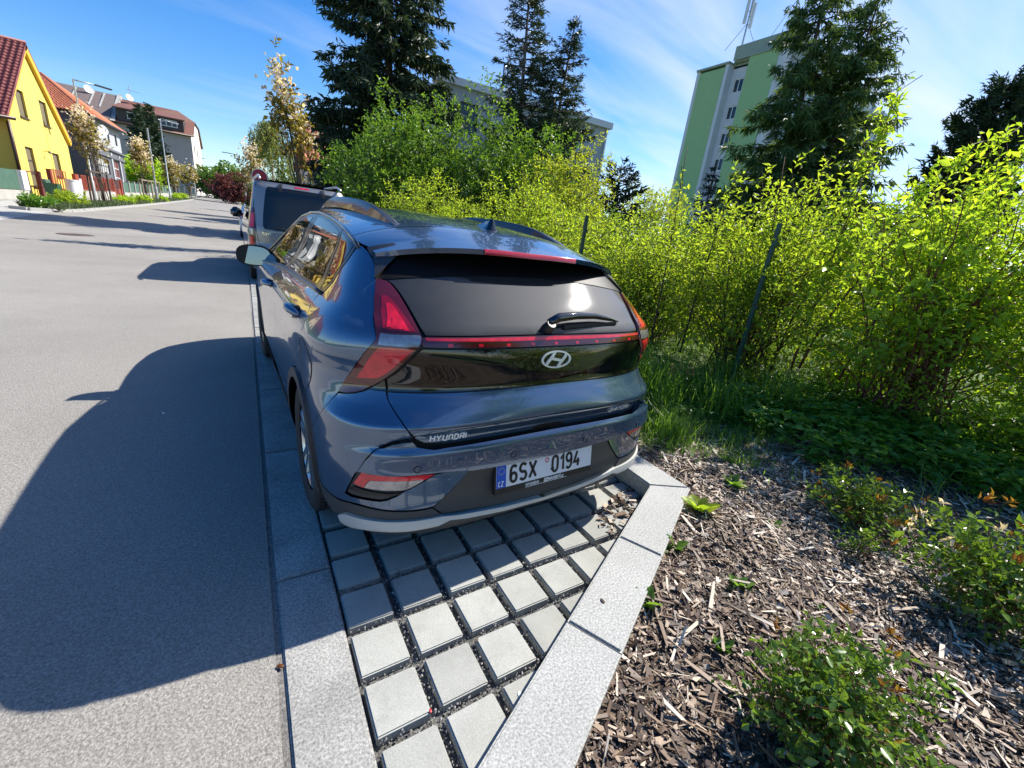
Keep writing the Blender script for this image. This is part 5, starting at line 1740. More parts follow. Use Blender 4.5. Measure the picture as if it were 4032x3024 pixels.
# long pink-grey block with brown roof, its end to the street
PB = empty('apartment_block', (-11, 172, 2.2), 0, 'long pinkish grey block with brown mansard roof and wide dormers', 'building')
pL = lambda x, y, z: (x + 11, y - 172, z - 2.2)
sfr = lambda a, b, d: pL(a, 171 + d, b)
sw = [rect(-17.6, 10.0, -15.6, 12.0), rect(-25.4, 15.0, -23.6, 17.1), rect(-23.3, 15.0, -22.0, 17.1), rect(-15.4, 4.2, -13.6, 6.4)]
wall('side_wall', [(-42, 1.5), (-11, 1.5), (-11, 18.7), (-42, 18.7)], sw, sfr, M['pink_wall'], PB, depth=.25)
for r_ in sw:
    window(r_, sfr, PB, M['white_frame'], M['pane'], bars=(1, 0), fw=.16, d=.2)
for a0, b0, a1, b1 in ((-17.4, 1.5, -11.0, 9.8), (-18.6, 12.2, -17.4, 18.6), (-42, 1.5, -17.5, 8.2)):
    mb = MB(); mb.add([sfr(a0, b0, -.02), sfr(a1, b0, -.02), sfr(a1, b1, -.02), sfr(a0, b1, -.02)], [(0, 1, 2, 3)])
    mb.build('wall_panel', M['blue_grey_wall'], PB, fix=False)
efr = lambda a, b, d: pL(-11 - d, a, b)
ew = [rect(177 + k * 11, z, 183 + k * 11, z + 2.6) for k in (0, 1) for z in (9.2, 14.2)] + [rect(179 + k * 12, 3.4, 182.5 + k * 12, 6.2) for k in (0, 1)] + [rect(186, 19.2, 188.5, 22.0), rect(197, 20.0, 199.5, 22.8)]
wall('end_wall', [(171, 1.5), (212, 1.5), (212, 19), (205, 24.4), (186.5, 24.0), (171, 18.7)], ew, efr, M['cream_wall'], PB, depth=.25)
for k, r_ in enumerate(ew):
    window(r_, efr, PB, M['white_frame'], M['pane'] if k % 2 else pmat('pale_blind', (.45, .35, .30), .6), bars=(1, 0), fw=.3, d=.2)
mb = MB(); mb.add([efr(171.1, 7.0, -.02), efr(212, 7.4, -.02), efr(212, 8.4, -.02), efr(171.1, 8.2, -.02)], [(0, 1, 2, 3)]); mb.build('wall_band', M['blue_grey_wall'], PB, fix=False)
mb = MB()
mb.add([pL(-10.3, 170.3, 18.4), pL(-42, 170.3, 18.4), pL(-42, 186, 26.4), pL(-14.6, 186, 26.4), pL(-10.5, 187, 24.2)], [(0, 1, 2, 3, 4)])
mb.build('roof_slope', M['brown_roof'], PB, fix=False)
mb = MB(); mb.add([pL(-42, 186, 26.4), pL(-14.6, 186, 26.4), pL(-10.5, 187, 24.2), pL(-10.5, 206, 24.6), pL(-42, 206, 26.4)], [(0, 1, 2, 3, 4)]); mb.build('roof_top', M['brown_roof'], PB, fix=False)
mb = MB(); mb.add([pL(-10.5, 206, 24.6), pL(-10.3, 213, 18.8), pL(-42, 213, 18.8), pL(-42, 206, 24.6)], [(0, 1, 2, 3)]); mb.build('roof_slope', M['brown_roof'], PB, fix=False)
mb = MB(); mb.tube([pL(-10.2, 170.2, 18.35), pL(-42, 170.2, 18.35)], .22, 6); mb.build('gutter', M['brown_pipe'], PB, smooth=True)
for x0, x1, wx in ((-20.2, -12.6, (-17.9, -14.0)), (-27.5, -20.9, (-25.2, -23.2))):
    dm = MB()
    dm.add([pL(x0, 172.2, 19.2), pL(x1, 172.2, 19.2), pL(x1, 172.2, 22.1), pL(x0, 172.2, 22.1), pL(x0, 182, 22.9), pL(x1, 182, 22.9), pL(x0, 174, 19.8), pL(x1, 174, 19.8)], [(0, 1, 2, 3), (0, 3, 4, 6), (1, 7, 5, 2)])
    d_ = dm.build('dormer', M['dark_frame'], PB, fix=False)
    rb = MB(); rb.add([pL(x0 - .5, 171.4, 22.0), pL(x1 + .5, 171.4, 22.0), pL(x1 + .5, 181, 24.3), pL(x0 - .5, 181, 24.3), pL(x0 - .5, 171.4, 22.35), pL(x1 + .5, 171.4, 22.35), pL(x1 + .5, 181, 24.6), pL(x0 - .5, 181, 24.6)], [(0, 1, 2, 3), (4, 7, 6, 5), (0, 4, 5, 1), (1, 5, 6, 2), (0, 3, 7, 4)])
    rb.build('dormer_roof', M['brown_roof'], PB, fix=False)
    window(rect(wx[0], 19.9, wx[1], 21.7), lambda a, b, d: pL(a, 172.0 + d, b), PB, M['white_frame'], M['pane'], bars=(2 if x0 > -21 else 0, 0), fw=.18, d=.0)
mb = MB(); mb.add([pL(-27.8, 170, 18.5), pL(-28.8, 170, 18.5), pL(-28.8, 187, 27.6), pL(-27.8, 187, 27.6), pL(-27.8, 170, 17.5), pL(-27.8, 187, 25)], [(0, 1, 2, 3), (0, 3, 5, 4)]); mb.build('fire_wall', M['concrete'], PB, fix=False)
mb = MB(); mb.add([pL(-28.8, 169.6, 18.6), pL(-48, 169.6, 18.2), pL(-48, 187, 27.4), pL(-28.8, 187, 27.2)], [(0, 1, 2, 3)]); mb.build('roof_slope', M['grey_roof'], PB, fix=False)
for x in (-31.2, -33.4, -37.2):
    mb = MB(); mb.add([pL(x, 176, 22.0), pL(x - .45, 176, 22.0), pL(x - .45, 185.5, 26.9), pL(x, 185.5, 26.9)], [(0, 1, 2, 3)]); mb.build('roof_ladder', M['concrete'], PB, fix=False)
dish((-25.6, 184, 27.0), .95, (.6, -.8, .3), 'white satellite dish on the brown roof ridge, left of the thujas')
mb = MB(); mb.tube([pL(-25.9, 187, 24), pL(-25.9, 187, 30.5)], .09, 5); mb.tube([pL(-26.6, 187, 29.4), pL(-23.4, 186, 29.0)], .05, 4); mb.build('roof_aerial', M['galv'], PB)
dish((-34.5, 184, 26.9), 1.1, (.6, -.8, .3), 'white satellite dish above the orange roof, beside the lamp arm')

# white terrace further up the street
WB = empty('terrace', (-11, 300, 2.4), 0, 'white long terrace with dark roof far up the street', 'building')
wL = lambda x, y, z: (x + 11, y - 300, z - 2.4)
wfr = lambda a, b, d: wL(-10.6 - d, a, b)
ww = [rect(236 + k * 19, 8.3, 244 + k * 19, 11.2) for k in range(9)] + [rect(240 + k * 26, 3.2, 250 + k * 26, 6.0) for k in range(6)]
wall('front_wall', [(224, 1.5), (420, 1.5), (420, 12.6), (224, 12.6)], ww, wfr, M['cream_wall'], WB, depth=.4)
for r_ in ww:
    window(r_, wfr, WB, M['white_frame'], pmat('rust_shutter', (.32, .14, .10), .6) if r_[0][1] > 7 else M['pane'], bars=(1, 0), fw=.4, d=.3)
mb = MB(); mb.add([wL(-10.0, 222, 12.4), wL(-10.0, 421, 12.4), wL(-20, 421, 17.5), wL(-20, 222, 17.5)], [(0, 1, 2, 3)]); mb.build('roof_slope', M['grey_roof'], WB, fix=False)
mb = MB(); mb.add([wL(-10.6, 224, 1.5), wL(-26, 224, 1.5), wL(-26, 224, 12.6), wL(-20, 224, 17), wL(-10.6, 224, 12.6)], [(0, 1, 2, 3, 4)]); mb.build('end_wall', M['pink_wall'], WB, fix=False)
mb = MB(); mb.add([wfr(224, 6.6, -.03), wfr(420, 6.6, -.03), wfr(420, 7.8, -.03), wfr(224, 7.8, -.03)], [(0, 1, 2, 3)]); mb.build('wall_band', M['blue_grey_wall'], WB, fix=False)

# ------------------------------------------------------------------ garden fences along the far pavement
FX = -10.8


def fbox(name, mat, parent, y0, y1, z0, z1, t=.12, x=FX):
    mb = MB(); b = zg((y0 + y1) / 2)
    mb.span((x - t / 2, y0, z0 + b), (x + t / 2, y1, z1 + b))
    return mb.build(name, mat, parent)


def mesh_panel(name, mat, parent, y0, y1, z0, z1, step=.18, t=.02):
    mb = MB(); b = zg((y0 + y1) / 2)
    y = y0
    while y < y1 - .02:
        mb.span((FX - t / 2, y, z0 + b), (FX + t / 2, y + step * .38, z1 + b)); y += step
    mb.span((FX - .03, y0, z1 + b - .05), (FX + .03, y1, z1 + b)); mb.span((FX - .03, y0, z0 + b), (FX + .03, y1, z0 + b + .05))
    return mb.build(name, mat, parent, kind='stuff')


f1 = empty('garden_fence', (0, 0, 0), 0, 'green sheet fence on a low concrete wall before the yellow house', 'fence')
for y in range(6, 34, 4):
    fbox('base_wall', M['concrete'], f1, y, y + 3.998 if y < 30 else 36.25, 0, .52, .24)
    fbox('fence_panel', M['green_sheet'], f1, y + .06, y + 3.94 if y < 30 else 35.4, .56, 1.56, .03)
    fbox('fence_post', M['galv'], f1, y - .03, y + .03, .5, 1.6, .06)
f2 = tag(fbox('meter_cabinet', M['white_plastic'], None, 35.5, 36.3, .52, 1.56, .3), 'white meter cabinet at the end of the green fence', 'cabinet')
f3 = empty('garden_gate', (0, 0, 0), 0, 'red steel posts and green gate leaf before the yellow house', 'gate')
fbox('gate_post', M['dark_frame'], f3, 36.5, 36.72, 0, 1.55, .16); fbox('gate_post', M['red_steel'], f3, 38.5, 38.8, 0, 1.62, .2)
fbox('gate_leaf', M['green_sheet'], f3, 38.9, 40.5, .35, 1.2, .05); fbox('gate_post', M['red_steel'], f3, 40.6, 40.95, 0, 1.85, .2)
fbox('gate_rail', M['red_steel'], f3, 36.75, 38.48, 1.5, 1.57, .05)
mesh_panel('gate_mesh', M['red_steel'], f3, 41, 44.2, .5, 1.85, .5)
fbox('base_wall', M['concrete'], f3, 38.8, 45.9, 0, .42, .22)
bn_ = empty('wheelie_bin', (-9.9, 37.2, .1), 0, 'dark green wheelie bin beside the garden gate', 'bin')
mb = MB(); vs = [(-.24, -.26, .1), (.24, -.26, .1), (.24, .26, .1), (-.24, .26, .1), (-.3, -.34, .95), (.3, -.34, .95), (.3, .34, .95), (-.3, .34, .95)]
mb.add(vs, [(3, 2, 1, 0), (4, 5, 6, 7), (0, 1, 5, 4), (1, 2, 6, 5), (2, 3, 7, 6), (3, 0, 4, 7)]); mb.build('bin_body', M['green_bin'], bn_)
mb = MB(); mb.box((0, 0, 1.0), (.66, .74, .08)); mb.build('bin_lid', M['green_bin'], bn_)
for s in (-1, 1):
    mb = MB(); mb.lathe([(0, -.03), (.1, -.03), (.1, .03), (0, .03)], 14, c=(s * .24, .3, .1), axis='X'); mb.build('bin_wheel', M['rubber'], bn_)
for k, (y, nm) in enumerate(((41.9, 'left'), (42.75, 'right'))):
    t = empty('column', (-10.1, y, .15), 0, 'white round column before the yellow house, the %s one of two' % ('near' if k == 0 else 'far'), 'column', 'white round columns by the pavement')
    mb = MB(); mb.lathe([(.0, 0), (.36, 0), (.36, .06), (.33, .08), (.31, 1.25), (.34, 1.28), (.34, 1.36), (0, 1.36)], 20); mb.build('shaft', M['white_plastic'], t, angle=40)
    mb = MB(); mb.box((0, 0, .02), (.9, .84, .10)); mb.build('plinth', M['concrete'], t)
tag(fbox('letter_box', M['red_steel'], None, 43.4, 44.9, .75, 1.35, .3, x=-10.4), 'red letter box unit beside the white columns', 'letter box')
f4 = empty('garden_fence', (0, 0, 0), 0, 'red steel mesh fence with gate on a concrete wall before the grey house', 'fence')
fbox('fence_post', M['red_steel'], f4, 45.95, 46.85, 0, 1.75, .2)
fbox('info_panel', M['white_plastic'], f4, 46.9, 47.7, .55, 1.45, .06)
for a, b in ((47.8, 51.4), (51.55, 54.9), (55.05, 58.3)):
    mesh_panel('fence_panel', M['red_steel'], f4, a, b, .62, 1.72, .2)
    fbox('fence_post', M['red_steel'], f4, b + .02, b + .14, 0, 1.8, .12)
    fbox('base_wall', M['concrete'], f4, a - .1, b + .015, 0, .58, .24)
fbox('gate_leaf', M['red_steel'], f4, 58.6, 61.6, .1, .8, .05); mesh_panel('gate_mesh', M['red_steel'], f4, 58.6, 61.6, .82, 1.7, .3)
fbox('fence_post', M['red_steel'], f4, 61.7, 62.2, 0, 1.75, .16)
f5 = empty('garden_fence', (0, 0, 0), 0, 'grey-green fence with pale posts running up the street', 'fence')
for k in range(14):
    y = 62.4 + k * 3.3
    fbox('fence_post', M['concrete'], f5, y, y + .28, 0, 1.75, .26)
    fbox('fence_panel', M['green_sheet'], f5, y + .3, y + 3.27, .55, 1.55, .05)
    fbox('base_wall', M['concrete'], f5, y + .3, y + 3.27, 0, .53, .22)

# street lamps and poles
def lamp(name, x, y, h, arms, label, r=.07, curve=False):
    o = empty(name, (x, y, zg(y)), 0, label, 'street lamp' if arms else 'pole', 'lamps and poles along the pavement')
    mb = MB(); mb.tube([(0, 0, 0), (0, 0, 1.4), (0, 0, 1.45), (0, 0, h)], [r * 1.5, r * 1.5, r, r * .75], 10); mb.build('mast', M['galv'], o, angle=40)
    for dx, dy in arms:
        mb = MB()
        L_ = math.hypot(dx, dy)
        pts = [(0, 0, h - .05)] + ([(dx * .12, dy * .12, h + .22), (dx * .35, dy * .35, h + .32)] if curve else []) + [(dx * .6, dy * .6, h + (.32 if curve else .02))]
        mb.tube(pts, r * .6, 8); mb.build('arm', M['galv'], o, smooth=True)
        mb = MB()
        hz = h + (.30 if curve else .02)
        mb.bar((dx * .55, dy * .55, hz), (dx, dy, hz - .02), .26, .09); mb.build('lamp_head', M['dark_metal'] if not curve else M['white_plastic'], o)
    return o


lamp('street_lamp', -10.0, 47.0, 8.3, [(1.9, 1.2)], 'tall lamp with one flat arm standing before the grey house')
lamp('street_pole', -8.0, 62.8, 7.3, [], 'bare grey pole at the kerb beyond the flower bed', r=.1)
lamp('street_lamp', -8.0, 74.5, 9.2, [(1.8, .6), (-.1, .1)], 'lamp with curved arm standing before the dark thujas', curve=True)
lamp('street_lamp', .9, 92.0, 8.2, [(-3.0, 0), ], 'distant lamp with a long arm over the road beyond the van')
lamp('street_lamp', -8.0, 118.0, 8.0, [(2.2, 0)], 'far lamp with one arm before the pinkish block')

# ------------------------------------------------------------------ planting strip with young flowering trees
fk = tag(bpy.data.objects.new('far_kerb', None), kind='structure'); COL.objects.link(fk)
fs_ = stone_mesh(.985, .20, .3, .02, 3); fs_.materials.append(M['granite'])
pts = [(-8.45, 25.6), (-7.9, 25.5), (-7.4, 26.2), (-7.1, 27.6)] + [(-7.08, y) for y in np.arange(28.6, 96, 1.0)]
for (xa, ya), (xb, yb) in zip(pts[:-1], pts[1:]):
    o = link('kerb_stone', fs_, None, fk)
    o.location = ((xa + xb) / 2, (ya + yb) / 2, zg((ya + yb) / 2) + .12)
    o.rotation_euler = (0, 0, -math.atan2(xb - xa, yb - ya)); o.scale = (1, math.hypot(xb - xa, yb - ya), 1)
strip_sheet('flower_bed', lambda y: -8.5, lambda y: -7.16, [26.2, 27] + YS_[17:30], .06, M['soil'])

# ------------------------------------------------------------------ buildings behind the hedge
M['green_panel'] = pmat('green_render', (.32, .49, .24), .85, noise=(.8, .04))
M['white_render'] = pmat('white_render', (.62, .62, .66), .85, noise=(.8, .05))
M['penthouse'] = pmat('greygreen_render', (.30, .35, .29), .85, noise=(.8, .05))
M['blue_grey_render'] = pmat('blue_grey_render', (.38, .40, .43), .85, noise=(.8, .05))
M['balcony_glass'] = pmat('balcony_glass', (.35, .47, .52), .08, spec=.8)
tw_ = empty('tower_block', (49.2, 35, 1.0), 0, 'green and white tower block with mobile masts on its roof', 'building')
tL = lambda x, y, z: (x - 49.2, y - 35, z - 1.0)
tfr = lambda a, b, d: tL(49.2 + d, a, b)


def tsheet(name, pts, mat, par=tw_):
    mb = MB(); mb.add(pts, [tuple(range(len(pts)))]); return mb.build(name, mat, par, fix=False)


def tbox(name, a, b, mat, par=tw_):
    mb = MB(); mb.span(tL(*a), tL(*b)); return mb.build(name, mat, par)


RZ = 23.4
tbox('edge_strip', (49.2, 39.9, 1), (50.2, 40.35, RZ), M['white_render'])
tbox('green_wall', (49.16, 36.5, 1), (50.2, 39.898, RZ - .25), M['green_panel'])
tbox('edge_strip', (49.2, 36.05, 1), (50.2, 36.498, RZ), M['white_render'])
tbox('green_wall', (49.16, 30.25, 1), (50.2, 33.598, RZ + .1), M['green_panel'])
tbox('edge_strip', (49.2, 29.5, 1), (50.2, 30.248, RZ), M['white_render'])
rfr = lambda a, b, d: tL(50.2 + d, a, b)
rw = [rect(34.35, 20.6 - 2.78 * k, 35.55, 22.0 - 2.78 * k) for k in range(8)]
wall('recessed_wall', [(33.6, 1), (36.05, 1), (36.05, RZ - .1), (33.6, RZ - .1)], rw, rfr, M['white_render'], tw_)
for r_ in rw:
    window(r_, rfr, tw_, M['white_frame'], M['pane'], bars=(1, 0), fw=.09, d=.1)
tbox('parapet', (49.05, 36.0, RZ), (50.4, 40.4, RZ + .22), M['penthouse'])
tbox('parapet', (49.05, 29.4, RZ + .1), (50.4, 33.7, RZ + .32), M['penthouse'])
tbox('roof_deck', (50.2, 29.6, RZ - .3), (76, 40.2, RZ + .15), M['penthouse'])
tbox('core', (50.5, 29.9, 1), (76, 40.2, RZ - .3), M['white_render'])
pfr = lambda a, b, d: tL(49.5 + d, a, b)
pw = [rect(31.3, 24.2, 32.3, 24.6)]
wall('penthouse_wall', [(29.7, RZ + .3), (35.9, RZ + .3), (35.9, 25.1), (29.7, 25.1)], pw, pfr, M['penthouse'], tw_)
window(pw[0], pfr, tw_, M['white_frame'], M['pane'], bars=(0, 0), fw=.08)
tbox('penthouse_block', (49.75, 29.7, RZ + .15), (58.5, 35.9, 25.08), M['penthouse'])
tbox('penthouse_block', (65, 29.7, RZ + .15), (70, 35.9, 24.9), M['penthouse'])
for k in range(8):      # glazed balconies on the side wall
    z = RZ - .25 - 2.78 * (k + 1)
    tbox('balcony_slab', (50.3, 28.5, z - .12), (76, 29.85, z + .1), M['white_render'])
    for j in range(8):
        x = 50.5 + j * 3.2
        tbox('balcony_panel', (x, 28.45, z + .1), (x + 2.9, 28.52, z + 1.15), M['balcony_glass'])
        tbox('balcony_pane', (x + .05, 28.62, z + 1.2), (x + 2.85, 28.66, z + 2.6), M['balcony_glass'])
        tbox('balcony_divider', (x + 2.95, 28.5, z + .1), (x + 3.15, 29.9, z + 2.65), M['white_render'])
for (y, x), h, lab in (((35.6, 50.0), 5.2, 'slim mobile phone mast nearer the tower roof edge on the left'), ((30.6, 50.4), 7.0, 'taller mobile phone mast over the tower corner, above the penthouse')):
    an = empty('phone_mast', (x, y, 25.05), 0, lab, 'mast', 'phone masts on the tower block')
    mb = MB(); mb.tube([(0, 0, 0), (0, 0, h)], .09, 6); mb.build('mast', M['galv'], an)
    for k, (dx, dy) in enumerate(((.35, .15), (-.3, .25), (.05, -.38))):
        mb = MB(); mb.box((dx, dy, h - 1.3 - .5 * k), (.22, .26, 2.3)); mb.build('antenna_panel', M['white_plastic'], an)
        mb = MB(); mb.bar((0, 0, h - 1.3 - .5 * k), (dx, dy, h - 1.3 - .5 * k), .06); mb.build('antenna_bracket', M['galv'], an)
    mb = MB(); mb.bar((0, 0, h * .45), (-.6, 1.7, -.05), .05); mb.bar((0, 0, h * .45), (.9, -1.2, -.05), .05); mb.build('stay', M['galv'], an)

gb = empty('flat_roofed_house', (18, 28, 0), 0, 'blue-grey flat-roofed block seen between the two spruces', 'building')
bd_ = Vector((12.9, -1.4, 0)).normalized(); bn2 = Vector((bd_.y, -bd_.x, 0))
bP = lambda a, b, d: tuple(Vector((11.4, 28.1, b)) + bd_ * a - bn2 * d - Vector((18, 28, 0)))
bw = [rect(1.25, 7.6, 2.5, 9.45), rect(5.2, 7.6, 6.5, 9.45), rect(9.3, 7.6, 10.6, 9.45), rect(1.25, 4.6, 2.5, 6.4), rect(5.2, 4.6, 6.5, 6.4)]
wall('front_wall', [(-.4, 0), (13.2, 0), (13.2, 10.2), (-.4, 10.2)], bw, bP, M['blue_grey_render'], gb)
for r_ in bw:
    window(r_, bP, gb, M['dark_frame'], M['pane'], bars=(1, 0), fw=.08)
mb = MB(); c = [bP(a, b, d) for d in (-.28, .5) for a, b in ((-.6, 10.2), (13.4, 10.2), (13.4, 10.62), (-.6, 10.62))]
mb.add(c, [(0, 1, 2, 3), (7, 6, 5, 4), (0, 4, 5, 1), (1, 5, 6, 2), (2, 6, 7, 3), (3, 7, 4, 0)]); mb.build('cornice', M['white_render'], gb)
mb = MB(); mb.add([bP(13.2, 0, 0), bP(13.2, 0, 9), bP(13.2, 10.2, 9), bP(13.2, 10.2, 0)], [(0, 1, 2, 3)]); mb.build('side_wall', M['blue_grey_render'], gb, fix=False)
mb = MB(); mb.add([bP(-.4, 0, 0), bP(-.4, 0, 9), bP(-.4, 10.2, 9), bP(-.4, 10.2, 0)], [(3, 2, 1, 0)]); mb.build('side_wall', M['blue_grey_render'], gb, fix=False)
mb = MB(); mb.add([bP(-.4, 10.3, 0), bP(13.2, 10.3, 0), bP(13.2, 10.3, 9), bP(-.4, 10.3, 9)], [(0, 1, 2, 3)]); mb.build('roof', M['galv'], gb, fix=False)
mb = MB(); mb.add([bP(13.23, 10.2, .3), bP(13.32, 10.2, .3), bP(13.32, 0, .3), bP(13.23, 0, .3)], [(0, 1, 2, 3)]); mb.tube([bP(13.05, 10.2, -.08), bP(13.05, 0, -.08)], .06, 6); mb.build('downpipe', M['white_plastic'], gb)
for k in range(3):
    mb = MB(); mb.tube([bP(4.6 + k * .3, 10.3, 1.2), bP(4.6 + k * .3, 12.6, 1.2)], .11, 8); mb.build('flue', M['satin'], gb, smooth=True)
mb = MB(); mb.span((-1, 0, 0), (1, 1, 1))
oh = empty('small_house', (7.2, 34, 0), 0, 'small house with orange tiled roof glimpsed through the big spruce', 'house')
mb = MB(); mb.span((-3, 0, 0), (3, 6, 4.6)); mb.build('wall', M['cream_wall'], oh)
for s in (-1, 1):
    mb = MB(); cb = MB()
    a, b, t, t2 = Vector((-3.4, 3 - s * 3.5, 4.4)), Vector((3.4, 3 - s * 3.5, 4.4)), Vector((3.4, 3, 7.6)), Vector((-3.4, 3, 7.6))
    mb.add([a, b, t, t2], [(0, 1, 2, 3)]); mb.build('roof_slope', M['orange_tile'], oh, fix=False)
    if s == 1:
        for r_ in range(12):
            for k in range(24):
                p = a.lerp(b, k / 24).lerp(t2.lerp(t, k / 24), r_ / 12); q = a.lerp(b, (k + .9) / 24).lerp(t2.lerp(t, (k + .9) / 24), r_ / 12)
                up = (t2 - a) / 12
                n = Vector((0, -.68, .73))
                cb.add([p + n * .05, (p + q) / 2 + n * .09, q + n * .05, q + up * 1.1 + n * .02, (p + q) / 2 + up * 1.1 + n * .06, p + up * 1.1 + n * .02], [(0, 1, 4, 5), (1, 2, 3, 4)])
        cb.build('roof_tiling', M['orange_tile'], oh, kind='stuff', fix=False)

# ------------------------------------------------------------------ plants
def rand_dirs(rg, n, upmin=-.2):
    d = rg.normal(0, 1, (n, 3)); d = unit(d)
    d[:, 2] = np.where(d[:, 2] < upmin, -d[:, 2], d[:, 2])
    return d


def stems_mesh(segs, r0, r1, sides=4):
    """many thin tapering polylines (n,k,3) -> verts, quads"""
    n, k, _ = segs.shape
    r = np.linspace(1, 0, k)[None, :, None]
    rad = (np.asarray(r1).reshape(-1, 1, 1) + (np.asarray(r0).reshape(-1, 1, 1) - np.asarray(r1).reshape(-1, 1, 1)) * r) * np.ones((n, k, 1))
    d = np.gradient(segs, axis=1); d = unit(d)
    ref = np.where(np.abs(d[..., 2:3]) > .9, np.array([1., 0, 0]), np.array([0, 0, 1.]))
    u = unit(np.cross(d, ref)); w = np.cross(d, u)
    a = np.arange(sides) * 2 * np.pi / sides
    v = segs[:, :, None, :] + rad[:, :, None, :] * (u[:, :, None, :] * np.cos(a)[None, None, :, None] + w[:, :, None, :] * np.sin(a)[None, None, :, None])
    idx = np.arange(n * k * sides).reshape(n, k, sides)
    a0 = idx[:, :-1, :]; a1 = idx[:, 1:, :]
    f = np.stack([a0, np.roll(a0, -1, 2), np.roll(a1, -1, 2), a1], -1).reshape(-1, 4)
    return v.reshape(-1, 3), f


CAMP = np.array(CAM_POS)


def single_leaves(root, base, pos, ax, nrm, L, W, tint, mat_of, n, nm='leaf'):
    """the leaves that show largest become objects of their own sharing three meshes; returns the mask of the rest"""
    d = np.linalg.norm(pos + base - CAMP, axis=1)
    order = np.argsort(d / L)[:n]
    protos = []
    for k in range(3):
        v, f, _ = leaf_arrays(np.zeros((1, 3)), np.array([[0, 1., 0]]), np.array([[0, 0, 1.]]), np.array([1.]), np.array([.46 + .06 * k]), np.array([0.]), fold=.2 + .1 * k)
        v = np.array([(0, 0, 0), (.16, .22, .03), (.24, .48, .05), (.15, .78, .02), (0, 1, -.10), (-.15, .78, .02), (-.24, .48, .05), (-.16, .22, .03), (0, .5, -.01 - .02 * k)]) * np.array([1 + .15 * k, 1, 1])
        f = np.array([(0, 1, 8), (1, 2, 8), (2, 3, 8), (3, 4, 8), (4, 5, 8), (5, 6, 8), (6, 7, 8), (7, 0, 8)])
        me = np_mesh(nm, v, f, {'tint': np.full(9, .25 + .3 * k)}, smooth=True)
        me.materials.append(mat_of)
        protos.append(me)
    axu = unit(ax); sd_ = unit(np.cross(axu, nrm)); up = np.cross(sd_, axu)
    for i in order:
        o = bpy.data.objects.new(nm, protos[i % 3]); COL.objects.link(o); o.parent = root
        mt = Matrix.Identity(4)
        for r_ in range(3):
            mt[r_][0] = sd_[i, r_] * L[i]; mt[r_][1] = axu[i, r_] * L[i]; mt[r_][2] = up[i, r_] * L[i]; mt[r_][3] = pos[i, r_]
        o.matrix_local = mt
    keep = np.ones(len(pos), bool); keep[order] = False
    return keep


